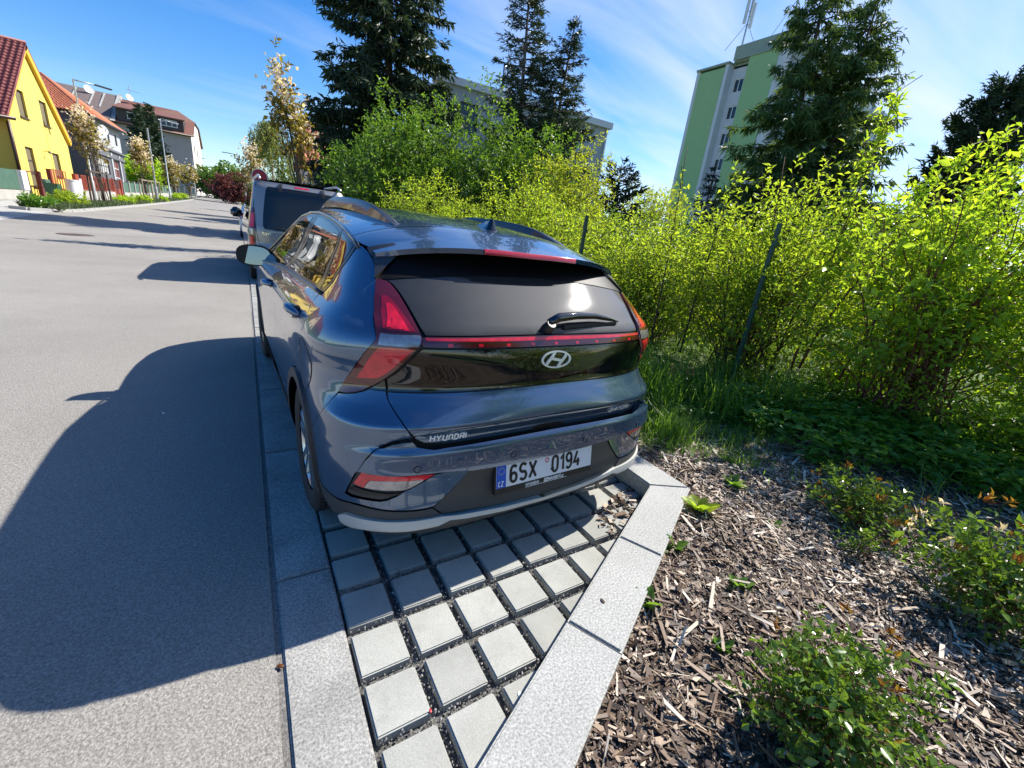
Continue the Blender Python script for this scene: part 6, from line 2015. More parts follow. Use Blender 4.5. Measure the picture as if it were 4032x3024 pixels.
def bush(name, loc, label, cat, R_, H, z_lo, ntwig, per, leaf, wid, mat, stemmat, seed, nstem=26, shell=.55, twig=.32, group=None, upright=.35, lean=(0, 0), spikes=(), singles=0, leafname='leaf', noise=.22, stem_r=.012):
    """multi-stemmed shrub or small crown: stems, twigs, folded leaves along the twigs"""
    rg = np.random.default_rng(seed)
    root = empty(name, loc, 0, label, cat, group)
    rx, ry = (R_, R_) if not hasattr(R_, '__len__') else R_
    d = rand_dirs(rg, ntwig, -1)
    rad = rg.uniform(0, 1, ntwig) ** shell
    k1, k2, k3 = rg.uniform(0, 6.28, 3)
    lump = 1 + noise * (np.sin(d[:, 0] * 4.1 + k1) * np.sin(d[:, 1] * 3.7 + k2) + .6 * np.sin(d[:, 2] * 6.3 + k3 + d[:, 0] * 5))
    zc = (H + z_lo) / 2; hz = (H - z_lo) / 2
    tip = np.stack([d[:, 0] * rx * rad * lump, d[:, 1] * ry * rad * lump, zc + d[:, 2] * hz * rad * lump], -1)
    f_ = np.clip((tip[:, 2] - z_lo) / (H - z_lo), 0, 1)[:, None]
    tip[:, :2] += np.array(lean)[None] * f_
    axis_ = unit(unit(d) * .8 + np.array([0, 0, upright]) + rg.normal(0, .35, (ntwig, 3)))
    for sp in spikes:         # long shoots: (dx, dy, z0, z1, bend x, bend y, twigs)
        m_ = int(sp[6]); s = rg.uniform(0, 1, m_)
        p = np.stack([sp[0] + sp[4] * s ** 1.6, sp[1] + sp[5] * s ** 1.6, sp[2] + (sp[3] - sp[2]) * s], -1) + rg.normal(0, .02, (m_, 3))
        tip = np.concatenate([tip, p]); axis_ = np.concatenate([axis_, unit(rg.normal(0, .7, (m_, 3)) + np.array([0, 0, .8]))])
        ntwig += m_
    tl = twig * rg.uniform(.5, 1.3, ntwig)
    start = tip - axis_ * tl[:, None] * .5
    t = (np.arange(per)[None, :] + rg.uniform(0, .8, (ntwig, per))) / per
    droop = -.25 * (t ** 2) * tl[:, None]
    pos = start[:, None, :] + axis_[:, None, :] * (t * tl[:, None])[..., None]
    pos[..., 2] += droop
    phi = np.arange(per)[None, :] * 2.4 + rg.uniform(0, 6.28, (ntwig, 1))
    ref = np.where(np.abs(axis_[:, 2:3]) > .9, np.array([1., 0, 0]), np.array([0, 0, 1.]))
    u = unit(np.cross(axis_, ref)); w = np.cross(axis_, u)
    out = u[:, None, :] * np.cos(phi)[..., None] + w[:, None, :] * np.sin(phi)[..., None]
    lax = unit(out * 1.0 + axis_[:, None, :] * .7 + rg.normal(0, .25, out.shape)).reshape(-1, 3)
    nrm = unit(np.array([0, 0, 1.]) + rg.normal(0, .55, lax.shape))
    pos = pos.reshape(-1, 3)
    n = len(pos)
    L = leaf * rg.uniform(.55, 1.25, n); W = L * wid * rg.uniform(.8, 1.2, n)
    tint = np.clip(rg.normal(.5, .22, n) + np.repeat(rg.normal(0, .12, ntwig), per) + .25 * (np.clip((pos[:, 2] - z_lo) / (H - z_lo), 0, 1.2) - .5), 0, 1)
    if singles:
        kp = single_leaves(root, np.array(loc), pos, lax, nrm, L, W, tint, mat, singles, leafname)
        pos, lax, nrm, L, W, tint = pos[kp], lax[kp], nrm[kp], L[kp], W[kp], tint[kp]
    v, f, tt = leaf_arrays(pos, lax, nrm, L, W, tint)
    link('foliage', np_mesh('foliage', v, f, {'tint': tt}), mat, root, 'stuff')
    # stems to a selection of twigs, and the twigs themselves
    ns = min(nstem, ntwig)
    sel = rg.choice(ntwig, ns, replace=False)
    foot = np.stack([rg.normal(0, rx * .16, ns), rg.normal(0, ry * .16, ns), np.full(ns, -.05)], -1)
    if upright > 2:
        foot[:, :2] *= .1
    tp = tip[sel]
    s = np.linspace(0, 1, 7)[None, :, None]
    mid = foot * (1 - s) + tp[:, None, :] * s if False else foot[:, None, :] * (1 - s) + tp[:, None, :] * s
    mid[..., :2] = foot[:, None, :2] + (tp - foot)[:, None, :2] * (s[..., :] ** 1.5)
    mid += rg.normal(0, .03, mid.shape) * s
    v1, f1 = stems_mesh(mid, stem_r, stem_r * .3, 5)
    ts_ = rg.choice(ntwig, min(ntwig, 1400), replace=False)
    s2 = np.linspace(0, 1, 3)[None, :, None]
    tw2 = start[ts_][:, None, :] + axis_[ts_][:, None, :] * tl[ts_][:, None, None] * s2
    v2, f2 = stems_mesh(tw2, stem_r * .28, stem_r * .12, 3)
    o = link('stems', np_mesh('stems', np.concatenate([v1, v2]), np.concatenate([f1, f2 + len(v1)])), stemmat, root, 'stuff')
    for sp in spikes:
        mb = MB(); pts_ = [(sp[0] + sp[4] * s_ ** 1.6, sp[1] + sp[5] * s_ ** 1.6, sp[2] * .3 + (sp[3] - sp[2] * .3) * s_) for s_ in np.linspace(0, 1, 8)]
        mb.tube(pts_, list(np.linspace(stem_r * 1.1, .003, 8)), 5); mb.build('branch', stemmat, root, smooth=True)
    return root


def conifer(name, loc, label, H, R_, seed, mat, nwh=34, perw=11, spray=.42, sw=.13, z_lo=.4, droop=.35, cat='tree', trunk_r=.22, power=.85, tops=((0, 0, 1.0),), dens=16, taper_top=.04, hang=.5, group=None):
    """tiered evergreen: trunk, drooping boughs, hanging needle sprays"""
    rg = np.random.default_rng(seed)
    root = empty(name, loc, 0, label, cat, group)
    P_, A_, T_, Q_ = [], [], [], []
    boughs = []
    for (ox, oy, hs) in tops:
        Ht = H * hs
        mb = MB(); mb.tube([(ox * .2, oy * .2, -.1), (ox * .7, oy * .7, Ht * .4), (ox, oy, Ht)], [trunk_r, trunk_r * .6, .02], 8); mb.build('trunk', M['bark'], root, smooth=True)
        for i in range(nwh):
            h = (i + rg.uniform(-.3, .3)) / nwh
            z = z_lo + (Ht - z_lo) * h
            for j in range(max(4, int(perw * (1 - h * .5)))):
                a = rg.uniform(0, 6.283)
                ln = R_ * ((1 - h) ** power + taper_top) * rg.uniform(.62, 1.12)
                k = 6
                s = np.linspace(0, 1, k)
                dz = -droop * ln * s ** 1.4 + .16 * ln * s ** 3 + (.25 * h) * ln * s
                fx_ = min(1.0, max(0.0, z / max(Ht, .1)))
                b = np.stack([ox * (.3 + .7 * fx_) + math.cos(a) * ln * s, oy * (.3 + .7 * fx_) + math.sin(a) * ln * s, z + dz], -1)
                boughs.append(b)
                nsp = max(3, int(dens * ln / R_ + 4))
                ss = rg.uniform(.15, 1.0, nsp) ** .8
                p = np.stack([np.interp(ss, s, b[:, c]) for c in range(3)], -1)
                out = np.array([math.cos(a), math.sin(a), 0]); sidev = np.array([-math.sin(a), math.cos(a), 0])
                sg = rg.choice([-1, 1], nsp)
                ax_ = unit(out[None] * rg.uniform(.3, 1, (nsp, 1)) + sidev[None] * (sg * rg.uniform(.2, 1, nsp))[:, None] + np.array([0, 0, -hang])[None] * rg.uniform(.2, 1.4, (nsp, 1)))
                P_.append(p); A_.append(ax_); T_.append(np.clip(rg.normal(.35, .2, nsp) + .35 * (ss - .5), 0, 1)); Q_.append(np.full(nsp, .55 + .45 * ln / R_))
    P_ = np.concatenate(P_); A_ = np.concatenate(A_); T_ = np.concatenate(T_); Q_ = np.concatenate(Q_)
    n = len(P_)
    # each spray: a centre twig of needles as three crossed slim leaves
    pos = np.concatenate([P_] * 3); off = rg.normal(0, .05 * spray / .4, pos.shape)
    ax_ = unit(np.concatenate([A_] * 3) + rg.normal(0, .42, pos.shape))
    nr = unit(rg.normal(0, 1, pos.shape) + np.array([0, 0, .6]))
    q = np.concatenate([Q_] * 3)
    L = spray * rg.uniform(.5, 1.2, 3 * n) * q
    v, f, tt = leaf_arrays(pos + off, ax_, nr, L, sw * rg.uniform(.6, 1.3, 3 * n) * q, np.clip(np.concatenate([T_] * 3) + rg.normal(0, .1, 3 * n), 0, 1), fold=.3)
    link('foliage', np_mesh('foliage', v, f, {'tint': tt}), mat, root, 'stuff')
    v1, f1 = stems_mesh(np.array(boughs), .035 * trunk_r / .22, .008, 3)
    link('boughs', np_mesh('boughs', v1, f1), M['bark'], root, 'stuff')
    return root


M['spruce'] = leafmat('spruce_needles', (.014, .032, .018), (.085, .125, .065), trans=.14, rough=.5, spec=.3)
M['spruce_dark'] = leafmat('dark_needles', (.010, .020, .014), (.035, .055, .032), trans=.08, rough=.55)
M['larch'] = leafmat('larch_needles', (.035, .075, .02), (.15, .23, .07), trans=.25, rough=.55)
M['thuja'] = leafmat('thuja_scales', (.016, .036, .022), (.075, .12, .06), trans=.1, rough=.6)
M['lime_leaf'] = leafmat('lime_leaf', (.10, .18, .02), (.34, .45, .05), trans=.5)
M['lilac_leaf'] = leafmat('lilac_leaf', (.035, .095, .014), (.14, .25, .035), trans=.4)
M['gold_leaf'] = leafmat('gold_leaf', (.11, .16, .02), (.32, .38, .05), trans=.5)
M['young_leaf'] = leafmat('young_leaf', (.11, .22, .02), (.38, .52, .05), trans=.5, rough=.35, spec=.4)
M['bronze_leaf'] = leafmat('bronze_leaf', (.11, .075, .02), (.26, .24, .05), trans=.35)
M['blossom'] = leafmat('blossom', (.50, .41, .38), (.82, .76, .72), trans=.3, rough=.6)
M['rose_leaf'] = leafmat('rose_leaf', (.045, .11, .016), (.17, .28, .04), trans=.3, rough=.28, spec=.55)
M['red_leaf'] = leafmat('red_leaf', (.14, .05, .015), (.30, .19, .04), trans=.3)
M['cover_leaf'] = leafmat('cover_leaf', (.05, .14, .02), (.16, .32, .05), trans=.4, rough=.35)
M['willow_leaf'] = leafmat('birch_leaf', (.13, .18, .05), (.28, .34, .12), trans=.4)
M['purple_leaf'] = leafmat('purple_leaf', (.07, .02, .03), (.17, .06, .07), trans=.3)
M['far_leaf'] = leafmat('far_leaf', (.05, .11, .02), (.13, .22, .05), trans=.35)
M['grass_blade'] = leafmat('grass_blade', (.05, .13, .02), (.17, .31, .05), trans=.4, rough=.4)
M['twig_brown'] = pmat('twig_brown', (.085, .042, .026), .75, noise=(20, .3))
M['twig_red'] = pmat('twig_red', (.16, .055, .035), .7, noise=(20, .3))

conifer('spruce', (6.6, 23.2, .3), 'tall dark spruce towering behind the grey van', 19, 4.4, 21, M['spruce'], nwh=48, perw=15, spray=.50, sw=.115, dens=62, trunk_r=.34, droop=.42, hang=.75, z_lo=.6, power=.62)
conifer('spruce', (3.9, 19.5, .1), 'low dark conifer at the foot of the tall spruce', 3.6, 2.3, 22, M['spruce_dark'], nwh=14, perw=11, spray=.5, sw=.13, dens=18, trunk_r=.15, power=.6)
conifer('spruce', (10.0, 14.4, .2), 'twin-topped spruce before the blue-grey flat-roofed block', 10.9, 2.5, 23, M['spruce'], nwh=42, perw=12, spray=.30, sw=.05, dens=34, trunk_r=.16, droop=.16, hang=.12, z_lo=1.0, power=.85, tops=((-.75, .35, 1.0), (.85, -.6, .84)))
conifer('larch', (21.3, 9.0, .3), 'broad feathery conifer with two tops before the green tower', 14.6, 3.7, 24, M['larch'], nwh=32, perw=11, spray=.50, sw=.075, dens=62, trunk_r=.25, droop=.34, hang=1.25, z_lo=1.2, power=.72, tops=((-.9, 1.5, .97), (.0, -.3, .80)))
conifer('thuja', (25.1, 5.0, .3), 'dark rounded thuja column at the right edge of the sky', 8.9, 1.75, 25, M['thuja'], nwh=48, perw=16, spray=.34, sw=.075, dens=44, trunk_r=.2, droop=-.35, hang=-.5, z_lo=.3, power=.38, taper_top=.10)
conifer('spruce', (14.3, 8.9, .2), 'small pointed conifer before the foot of the tower', 4.6, 1.1, 26, M['spruce_dark'], nwh=20, perw=8, spray=.26, sw=.06, dens=12, trunk_r=.09)
conifer('pine', (20.4, 20.1, .2), 'dark pine over the hedge, left of the green tower', 6.4, 2.4, 27, M['spruce_dark'], nwh=18, perw=9, spray=.5, sw=.12, dens=16, trunk_r=.16, droop=-.1, hang=-.3, power=.45)
conifer('thuja', (-14, 104.7, 1.2), 'left one of two dark thujas before the pinkish block', 14, 2.2, 28, M['thuja'], nwh=30, perw=9, spray=.8, sw=.3, dens=9, droop=-.3, hang=-.4, power=.5, group='dark thujas before the block')
conifer('thuja', (-14, 115, 1.4), 'right one of two dark thujas before the pinkish block', 15.6, 3.0, 29, M['thuja'], nwh=30, perw=10, spray=.9, sw=.34, dens=9, droop=-.3, hang=-.4, power=.5, group='dark thujas before the block')

# the hedge beside the bay: single shrubs, each its own thing
HG = 'shrubs of the hedge beside the bay'
bush('shrub', (4.75, .9, .08), 'lime green shrub round the foot of the nearer green fence post', 'shrub', (1.15, 1.05), 2.25, .05, 1800, 7, .066, .42, M['lime_leaf'], M['twig_brown'], 31, nstem=70, group=HG, spikes=((-.92, .62, .9, 2.42, -.05, .08, 22), (-.70, .35, .9, 2.30, .10, -.05, 16), (-.2, .0, .9, 2.45, .3, -.2, 18)))
bush('shrub', (5.0, -.55, .08), 'tallest lime green shrub with two long leafy shoots against the tower and thuja', 'shrub', (1.05, 1.0), 2.4, .1, 1900, 7, .068, .42, M['young_leaf'], M['twig_red'], 32, nstem=80, group=HG, singles=110,
     spikes=((-.45, .75, 1.3, 2.78, 1.0, -.62, 75), (-.50, .80, 1.2, 2.84, .06, -.04, 60), (-.25, .45, 1.2, 2.62, .75, -.50, 45), (.1, -.1, 1.2, 2.60, .5, -.45, 45), (-.6, 1.25, .9, 2.35, -.1, .15, 14)))
bush('shrub', (5.15, -1.85, .08), 'bright shrub filling the right edge of the picture', 'shrub', (1.1, 1.05), 2.3, .1, 1600, 7, .068, .42, M['young_leaf'], M['twig_brown'], 33, nstem=60, group=HG)
bush('shrub', (4.55, 2.35, .08), 'lime green shrub between the two green fence posts', 'shrub', (1.1, 1.1), 1.95, .05, 1700, 7, .062, .42, M['lime_leaf'], M['twig_brown'], 34, nstem=55, group=HG)
bush('shrub', (4.6, 3.9, .08), 'lime green shrub beside the farther green fence post', 'shrub', (1.15, 1.15), 2.0, .05, 1600, 7, .062, .42, M['lime_leaf'], M['twig_brown'], 35, nstem=45, group=HG)
bush('shrub', (4.5, 5.7, .08), 'yellow-green shrub above the car roof rail on the right', 'shrub', (1.4, 1.3), 2.45, .1, 1800, 7, .068, .42, M['lime_leaf'], M['twig_brown'], 36, nstem=40, group=HG)
bush('shrub', (3.3, 7.6, .05), 'yellow-green shrub above the roof of the blue car, before the dark lilac', 'shrub', (1.3, 1.3), 2.35, .1, 1700, 7, .068, .42, M['lime_leaf'], M['twig_brown'], 37, nstem=35, group=HG)
bush('shrub', (6.6, 7.2, .08), 'tall golden green shrub right of the lilac, below the twin spruce', 'shrub', (1.25, 1.2), 3.55, .4, 1700, 7, .085, .45, M['gold_leaf'], M['twig_brown'], 38, nstem=40)
bush('lilac', (4.1, 10.9, .08), 'big broad fresh green lilac bush before the tall spruce', 'shrub', (2.2, 2.0), 4.35, .3, 3900, 7, .105, .55, M['lilac_leaf'], M['twig_brown'], 39, nstem=60, shell=.45, twig=.45, noise=.34)
bush('lilac', (6.3, 9.5, .08), 'second lilac bush, right of the broad one and below the blue-grey block', 'shrub', (1.8, 1.7), 4.5, .3, 2500, 7, .105, .55, M['lilac_leaf'], M['twig_brown'], 139, nstem=40, shell=.45, twig=.45, noise=.34)
bush('shrub', (6.6, .2, .1), 'pale green shrub in the second row behind the fence post', 'shrub', (1.4, 1.5), 1.9, .0, 1000, 7, .075, .42, M['lime_leaf'], M['twig_brown'], 40, nstem=30, group=HG)
bush('shrub', (6.9, -1.7, .1), 'pale green shrub in the second row at the right edge', 'shrub', (1.5, 1.5), 2.2, .0, 1100, 7, .08, .42, M['young_leaf'], M['twig_brown'], 41, nstem=30, group=HG)
bush('shrub', (7.0, 2.8, .1), 'pale green shrub in the second row left of the fence post', 'shrub', (1.5, 1.5), 1.8, .0, 1000, 7, .08, .42, M['lime_leaf'], M['twig_brown'], 42, nstem=25, group=HG)
bush('shrub', (8.2, 5.2, .1), 'pale green shrub in the second row below the distant pine', 'shrub', (1.6, 1.6), 2.1, .0, 1000, 7, .085, .42, M['lilac_leaf'], M['twig_brown'], 43, nstem=25, group=HG)
bush('tree', (30.9, 26.4, .5), 'pale yellow-green tree far behind the hedge, beside the dark pine', 'tree', (3.0, 3.0), 6.8, 1.5, 900, 8, .22, .5, M['gold_leaf'], M['bark'], 44, nstem=20, twig=.8)
bush('shrub', (13, 14, .2), 'green bush line behind the hedge, left of the dark pine', 'shrub', (3.0, 2.4), 3.2, .3, 1300, 8, .14, .5, M['lilac_leaf'], M['bark'], 45, nstem=20, twig=.6)
bush('shrub', (16, 3.5, .2), 'dark green bush at the foot of the larch', 'shrub', (3.2, 2.6), 3.4, .3, 1300, 8, .14, .5, M['far_leaf'], M['bark'], 46, nstem=20, twig=.6)

# young blossoming street tree, birch, far trees
def young_tree(x, y, h, zc, rx, label, seed, leaf=.10, mats=None, n=260, group=None, stakes=True, crown_shift=(0, 0), cat='tree', blossom=.4):
    z0 = zg(y) + .05
    root = bush('young_tree', (x, y, z0), label, cat, (rx, rx), h, zc, n, 7, leaf, .5, mats[0], M['bark'], seed, nstem=16, shell=.5, twig=.5, group=group, lean=crown_shift, stem_r=.02, noise=.35)
    rg = np.random.default_rng(seed + 100)
    k = int(n * blossom)
    if k:
        a = rg.uniform(0, 6.28, k); zf = rg.uniform(.35, 1, k)
        r_ = rx * rg.uniform(.2, .95, k) * (1.15 - zf * .6)
        f2_ = zf[:, None]
        p = np.stack([np.cos(a) * r_, np.sin(a) * r_, zc + (h - zc) * zf], -1); p[:, :2] += np.array(crown_shift)[None] * f2_
        p = np.repeat(p, 9, 0) + rg.normal(0, .08 * leaf / .1, (k * 9, 3))
        ax_ = rand_dirs(rg, len(p), -1); nr = rand_dirs(rg, len(p), -1)
        v, f, tt = leaf_arrays(p, ax_, nr, np.full(len(p), leaf * .8), np.full(len(p), leaf * .6), rg.uniform(0, 1, len(p)))
        link('blossom', np_mesh('blossom', v, f, {'tint': tt}), mats[1], root, 'stuff')
    mb = MB(); mb.tube([(0, 0, -.1), (.02, 0, zc * .6), (crown_shift[0] * .3, crown_shift[1] * .3, zc + .2), (crown_shift[0] * .9, crown_shift[1] * .9, h * .92)], [.05, .045, .035, .008], 8); mb.build('trunk', M['bark'], root, smooth=True)
    return root


def tree_stakes(x, y, label, n=3, h=2.1, r=.75, mat=None, group=None):
    z0 = zg(y) + .06
    t = empty('tree_stakes', (x, y, z0), 0, label, 'tree stakes', group)
    pts_ = [(r * math.cos(2 * math.pi * k / n + .5) * .8, r * math.sin(2 * math.pi * k / n + .5) * 1.5) for k in range(n)]
    for px_, py_ in pts_:
        mb = MB(); mb.tube([(px_, py_, -.2), (px_ * .97, py_ * .97, h)], .055, 7); mb.build('stake', mat or M['wood'], t)
    for k in range(n):
        a, b = pts_[k], pts_[(k + 1) % n]
        mb = MB(); mb.bar((a[0], a[1], h - .12), (b[0], b[1], h - .12), .05, .09); mb.build('cross_rail', mat or M['wood'], t)
    return t


BRZ = (M['bronze_leaf'], M['blossom'])
M['dark_wood'] = pmat('dark_stake_wood', (.10, .075, .06), .8, noise=(6, .2))
TG = 'young flowering trees along the street'
young_tree(1.5, 13.4, 5.1, 2.35, .50, 'young tree with bronze leaves and pale blossom behind the van roof', 51, .17, BRZ, 120, TG, crown_shift=(-.6, .2), blossom=.3)
young_tree(-8.1, 39.6, 5.5, 2.5, .85, 'young white-flowering tree before the grey house, in dark stakes', 52, .22, BRZ, 120, TG, crown_shift=(-.2, -1.1), blossom=.38)
young_tree(-8.6, 60.3, 5.9, 2.3, .95, 'young pink-flowering tree left of the bright green bush', 53, .28, BRZ, 100, TG, blossom=.5)
young_tree(-8.6, 86.5, 5.6, 1.4, 1.5, 'young bronze tree under the two dark thujas', 54, .4, BRZ, 110, TG, blossom=.2)
young_tree(-8.6, 112.0, 6.0, 1.7, 2.2, 'young round tree before the pinkish block wall', 55, .5, BRZ, 110, TG, blossom=.2)
young_tree(1.1, 58.2, 4.6, 1.4, .9, 'young thin tree on the right verge behind the van', 56, .26, BRZ, 90, TG, blossom=.4)
young_tree(.6, 33.0, 5.0, 1.8, .8, 'young thin tree on the verge before the birch', 57, .2, BRZ, 90, TG, blossom=.3)
SG = 'tree stakes along the street'
tree_stakes(-8.3, 39.4, 'dark tree stakes round the nearest flowering tree across the street', mat=M['dark_wood'], group=SG)
tree_stakes(-8.6, 60.3, 'pale tree stakes round the pink-flowering tree', group=SG)
tree_stakes(-8.6, 66.0, 'pale tree stakes standing alone before the green bush', group=SG)
tree_stakes(-8.6, 86.5, 'pale tree stakes under the bronze tree', n=4, group=SG)
tree_stakes(-8.6, 112, 'pale tree stakes before the pinkish block', n=4, r=1.1, group=SG)
bush('tree', (-12.5, 89.5, zg(89)), 'bright fresh green tree between the flowering tree and the bare pole', 'tree', (3.0, 3.0), 5.2, .8, 420, 8, .55, .5, M['young_leaf'], M['bark'], 58, nstem=10, twig=1.2)

# weeping birch
rg = np.random.default_rng(61)
br = empty('weeping_birch', (2.35, 43.0, .3), 0, 'pale weeping birch left of the tall spruce', 'tree')
mb = MB(); mb.tube([(0, 0, 0), (.1, 0, 3), (.0, 0, 7.4)], [.16, .11, .02], 8); mb.build('trunk', pmat('birch_bark', (.5, .48, .45), .8, noise=(6, .4)), br, smooth=True)
P_, A_ = [], []; segs = []
for i in range(150):
    a = rg.uniform(0, 6.28); r_ = rg.uniform(.2, 1.75); zt = 7.9 - r_ * .9 * rg.uniform(.5, 1.6) - (r_ > 1.2) * rg.uniform(0, 1)
    ln = rg.uniform(1.2, 3.4)
    s = np.linspace(0, 1, 26)
    p = np.stack([math.cos(a) * r_ + rg.normal(0, .05, 26), math.sin(a) * r_ + rg.normal(0, .05, 26), zt - ln * s], -1)
    segs.append(p[::5][:5]); P_.append(p)
P_ = np.concatenate([np.concatenate(P_)] * 2); P_ = P_ + rg.normal(0, .05, P_.shape)
v, f, tt = leaf_arrays(P_, unit(rg.normal(0, .5, P_.shape) + np.array([0, 0, -.9])), rand_dirs(rg, len(P_), -1), np.full(len(P_), .16), np.full(len(P_), .09), rg.uniform(0, 1, len(P_)))
link('foliage', np_mesh('foliage', v, f, {'tint': tt}), M['willow_leaf'], br, 'stuff')
v1, f1 = stems_mesh(np.array(segs), .02, .006, 3); link('branches', np_mesh('branches', v1, f1), M['bark'], br, 'stuff')
bush('tree', (3.9, 44, .3), 'round green tree under the weeping birch', 'tree', (1.7, 1.7), 5.2, .5, 500, 8, .22, .5, M['far_leaf'], M['bark'], 62, nstem=10, twig=.7)
bush('tree', (-1.2, 104, 1.1), 'purple-leaved round tree at the top of the street', 'tree', (3.6, 3.6), 5.4, .0, 700, 8, .5, .55, M['purple_leaf'], M['bark'], 63, nstem=10, twig=1.1)
bush('tree', (-2.0, 142, 1.6), 'broad green tree behind the purple-leaved tree', 'tree', (8.0, 7.0), 8.5, .5, 1000, 8, .9, .5, M['far_leaf'], M['bark'], 64, nstem=10, twig=2)
bush('tree', (3.5, 118, 1.4), 'green tree at the top of the street, right of the purple one', 'tree', (3.4, 3.4), 6.8, .5, 700, 8, .6, .5, M['far_leaf'], M['bark'], 65, nstem=10, twig=1.4)
rsn = empty('road_sign', (.66, 22.4, 0), 0, 'round red road sign on a grey post above the van roof', 'road sign')
mb = MB(); mb.tube([(0, 0, 0), (0, 0, 2.95)], .03, 8); mb.build('post', M['galv'], rsn)
mb = MB(); mb.lathe([(0, -.012), (.32, -.012), (.32, .012), (0, .012)], 28, c=(0, -.04, 2.62), axis='Y'); mb.build('sign_plate', pmat('sign_red', (.38, .025, .035), .45), rsn)
mb = MB(); mb.lathe([(.295, -.014), (.32, -.014), (.32, .0)], 28, c=(0, -.041, 2.62), axis='Y'); mb.build('sign_rim', M['white_print'], rsn)

# ------------------------------------------------------------------ low planting across the street
BG_ = 'low shrubs in the planting strip'
for i, (x, y, r_, h, mk, lab) in enumerate(((-7.9, 26.8, .75, .6, 'cover_leaf', 'dark green low shrub at the near end of the planting strip'), (-7.8, 31.0, .95, .85, 'lime_leaf', 'round yellow-green shrub left of the dark tree stakes'),
        (-7.8, 44.5, 1.0, .6, 'young_leaf', 'low yellow shrub right of the dark tree stakes'), (-7.8, 52.0, .9, .65, 'young_leaf', 'low yellow shrub before the red fence gate'), (-7.8, 63.5, .8, .6, 'young_leaf', 'low yellow shrub at the foot of the bare pole'),
        (-7.8, 79.0, 1.4, .8, 'young_leaf', 'low yellow shrub before the pale tree stakes'), (-7.8, 88.0, 1.6, .9, 'young_leaf', 'bright yellow shrub at the far end of the planting strip'))):
    bush('low_shrub', (x, y, zg(y) + .05), lab, 'shrub', (min(r_, .75), r_), h, .0, 190, 7, .10 + .001 * y, .5, M[mk], M['twig_brown'], 70 + i, nstem=8, twig=.25, group=BG_)
rg = np.random.default_rng(81)
n = 9000
yy = 26.5 + (92 - 26.5) * rg.uniform(0, 1, n) ** 1.5; xx = rg.uniform(-8.45, -7.2, n)
p = np.stack([xx, yy, np.array([zg(b) for b in yy]) + .05], -1)
v, f, tt = leaf_arrays(p, unit(rg.normal(0, .5, (n, 3)) + np.array([0, 0, 1.])), rand_dirs(rg, n, -1), .30 * rg.uniform(.5, 1.3, n), .07 * np.ones(n), rg.uniform(0, 1, n))
link('bed_planting', np_mesh('bed_planting', v, f, {'tint': tt}), leafmat('sage_leaf', (.06, .10, .05), (.16, .21, .11), trans=.2), None, 'stuff')

# ------------------------------------------------------------------ green fence posts in the hedge
PG = 'green steel fence posts'
for (x, y, h), lab in (((4.0, .53, 1.72), 'nearer green angle-iron fence post before the hedge, right of the car'), ((3.3, 2.43, 1.66), 'farther green fence post above the right roof rail of the blue car')):
    o = empty('fence_post', (x, y, .08), 0, lab, 'fence post', PG)
    mb = MB()
    mb.add([(0, 0, 0), (.034, 0, 0), (.034, .005, 0), (.005, .005, 0), (.005, .034, 0), (0, .034, 0)] + [(-.0, .0, h), (.034, 0, h), (.034, .005, h), (.005, .005, h), (.005, .034, h), (0, .034, h - .03)], [(0, 1, 2, 3, 4, 5), (11, 10, 9, 8, 7, 6)] + [(i, (i + 1) % 6, 6 + (i + 1) % 6, 6 + i) for i in range(6)])
    mb.build('post', M['green_metal'], o)
    for z in (h - .18, h * .55):
        mb = MB(); mb.box((.01, -.012, z), (.05, .02, .035)); mb.build('wire_clip', M['green_metal'], o)

# ------------------------------------------------------------------ the bed in the foreground
def blades(name, centers, n_each, lmin, lmax, w, mat, seed, spread=.12, bend=.5):
    rg_ = np.random.default_rng(seed)
    V_, F_, T_ = [], [], []
    b = 0
    C = np.repeat(np.array(centers), n_each, 0)
    n = len(C)
    base = C + np.c_[rg_.normal(0, spread, (n, 2)), np.zeros(n)]
    a = rg_.uniform(0, 6.28, n); L = rg_.uniform(lmin, lmax, n); bd2 = bend * rg_.uniform(.2, 1.2, n)
    d = np.stack([np.cos(a), np.sin(a)], -1)
    sd2 = np.stack([-np.sin(a), np.cos(a), np.zeros(n)], -1)
    k = 5
    s = np.linspace(0, 1, k)
    pts_ = base[:, None, :] + np.concatenate([d[:, None, :] * (L * bd2)[:, None, None] * (s[None, :, None] ** 1.8), (L[:, None] * (s[None] - .35 * bd2[:, None] * s[None] ** 2.5))[..., None]], -1)
    ww_ = (w * (1 - s ** 1.5) + .0006)[None, :, None]
    l = pts_ - sd2[:, None, :] * ww_ / 2; r_ = pts_ + sd2[:, None, :] * ww_ / 2
    v = np.stack([l, r_], 2).reshape(-1, 3)
    idx = np.arange(n * k * 2).reshape(n, k, 2)
    f = np.stack([idx[:, :-1, 0], idx[:, :-1, 1], idx[:, 1:, 1], idx[:, 1:, 0]], -1).reshape(-1, 4)
    return link(name, np_mesh(name, v, f, {'tint': np.repeat(rg_.uniform(0, 1, n), k * 2)}), mat, None, 'stuff')


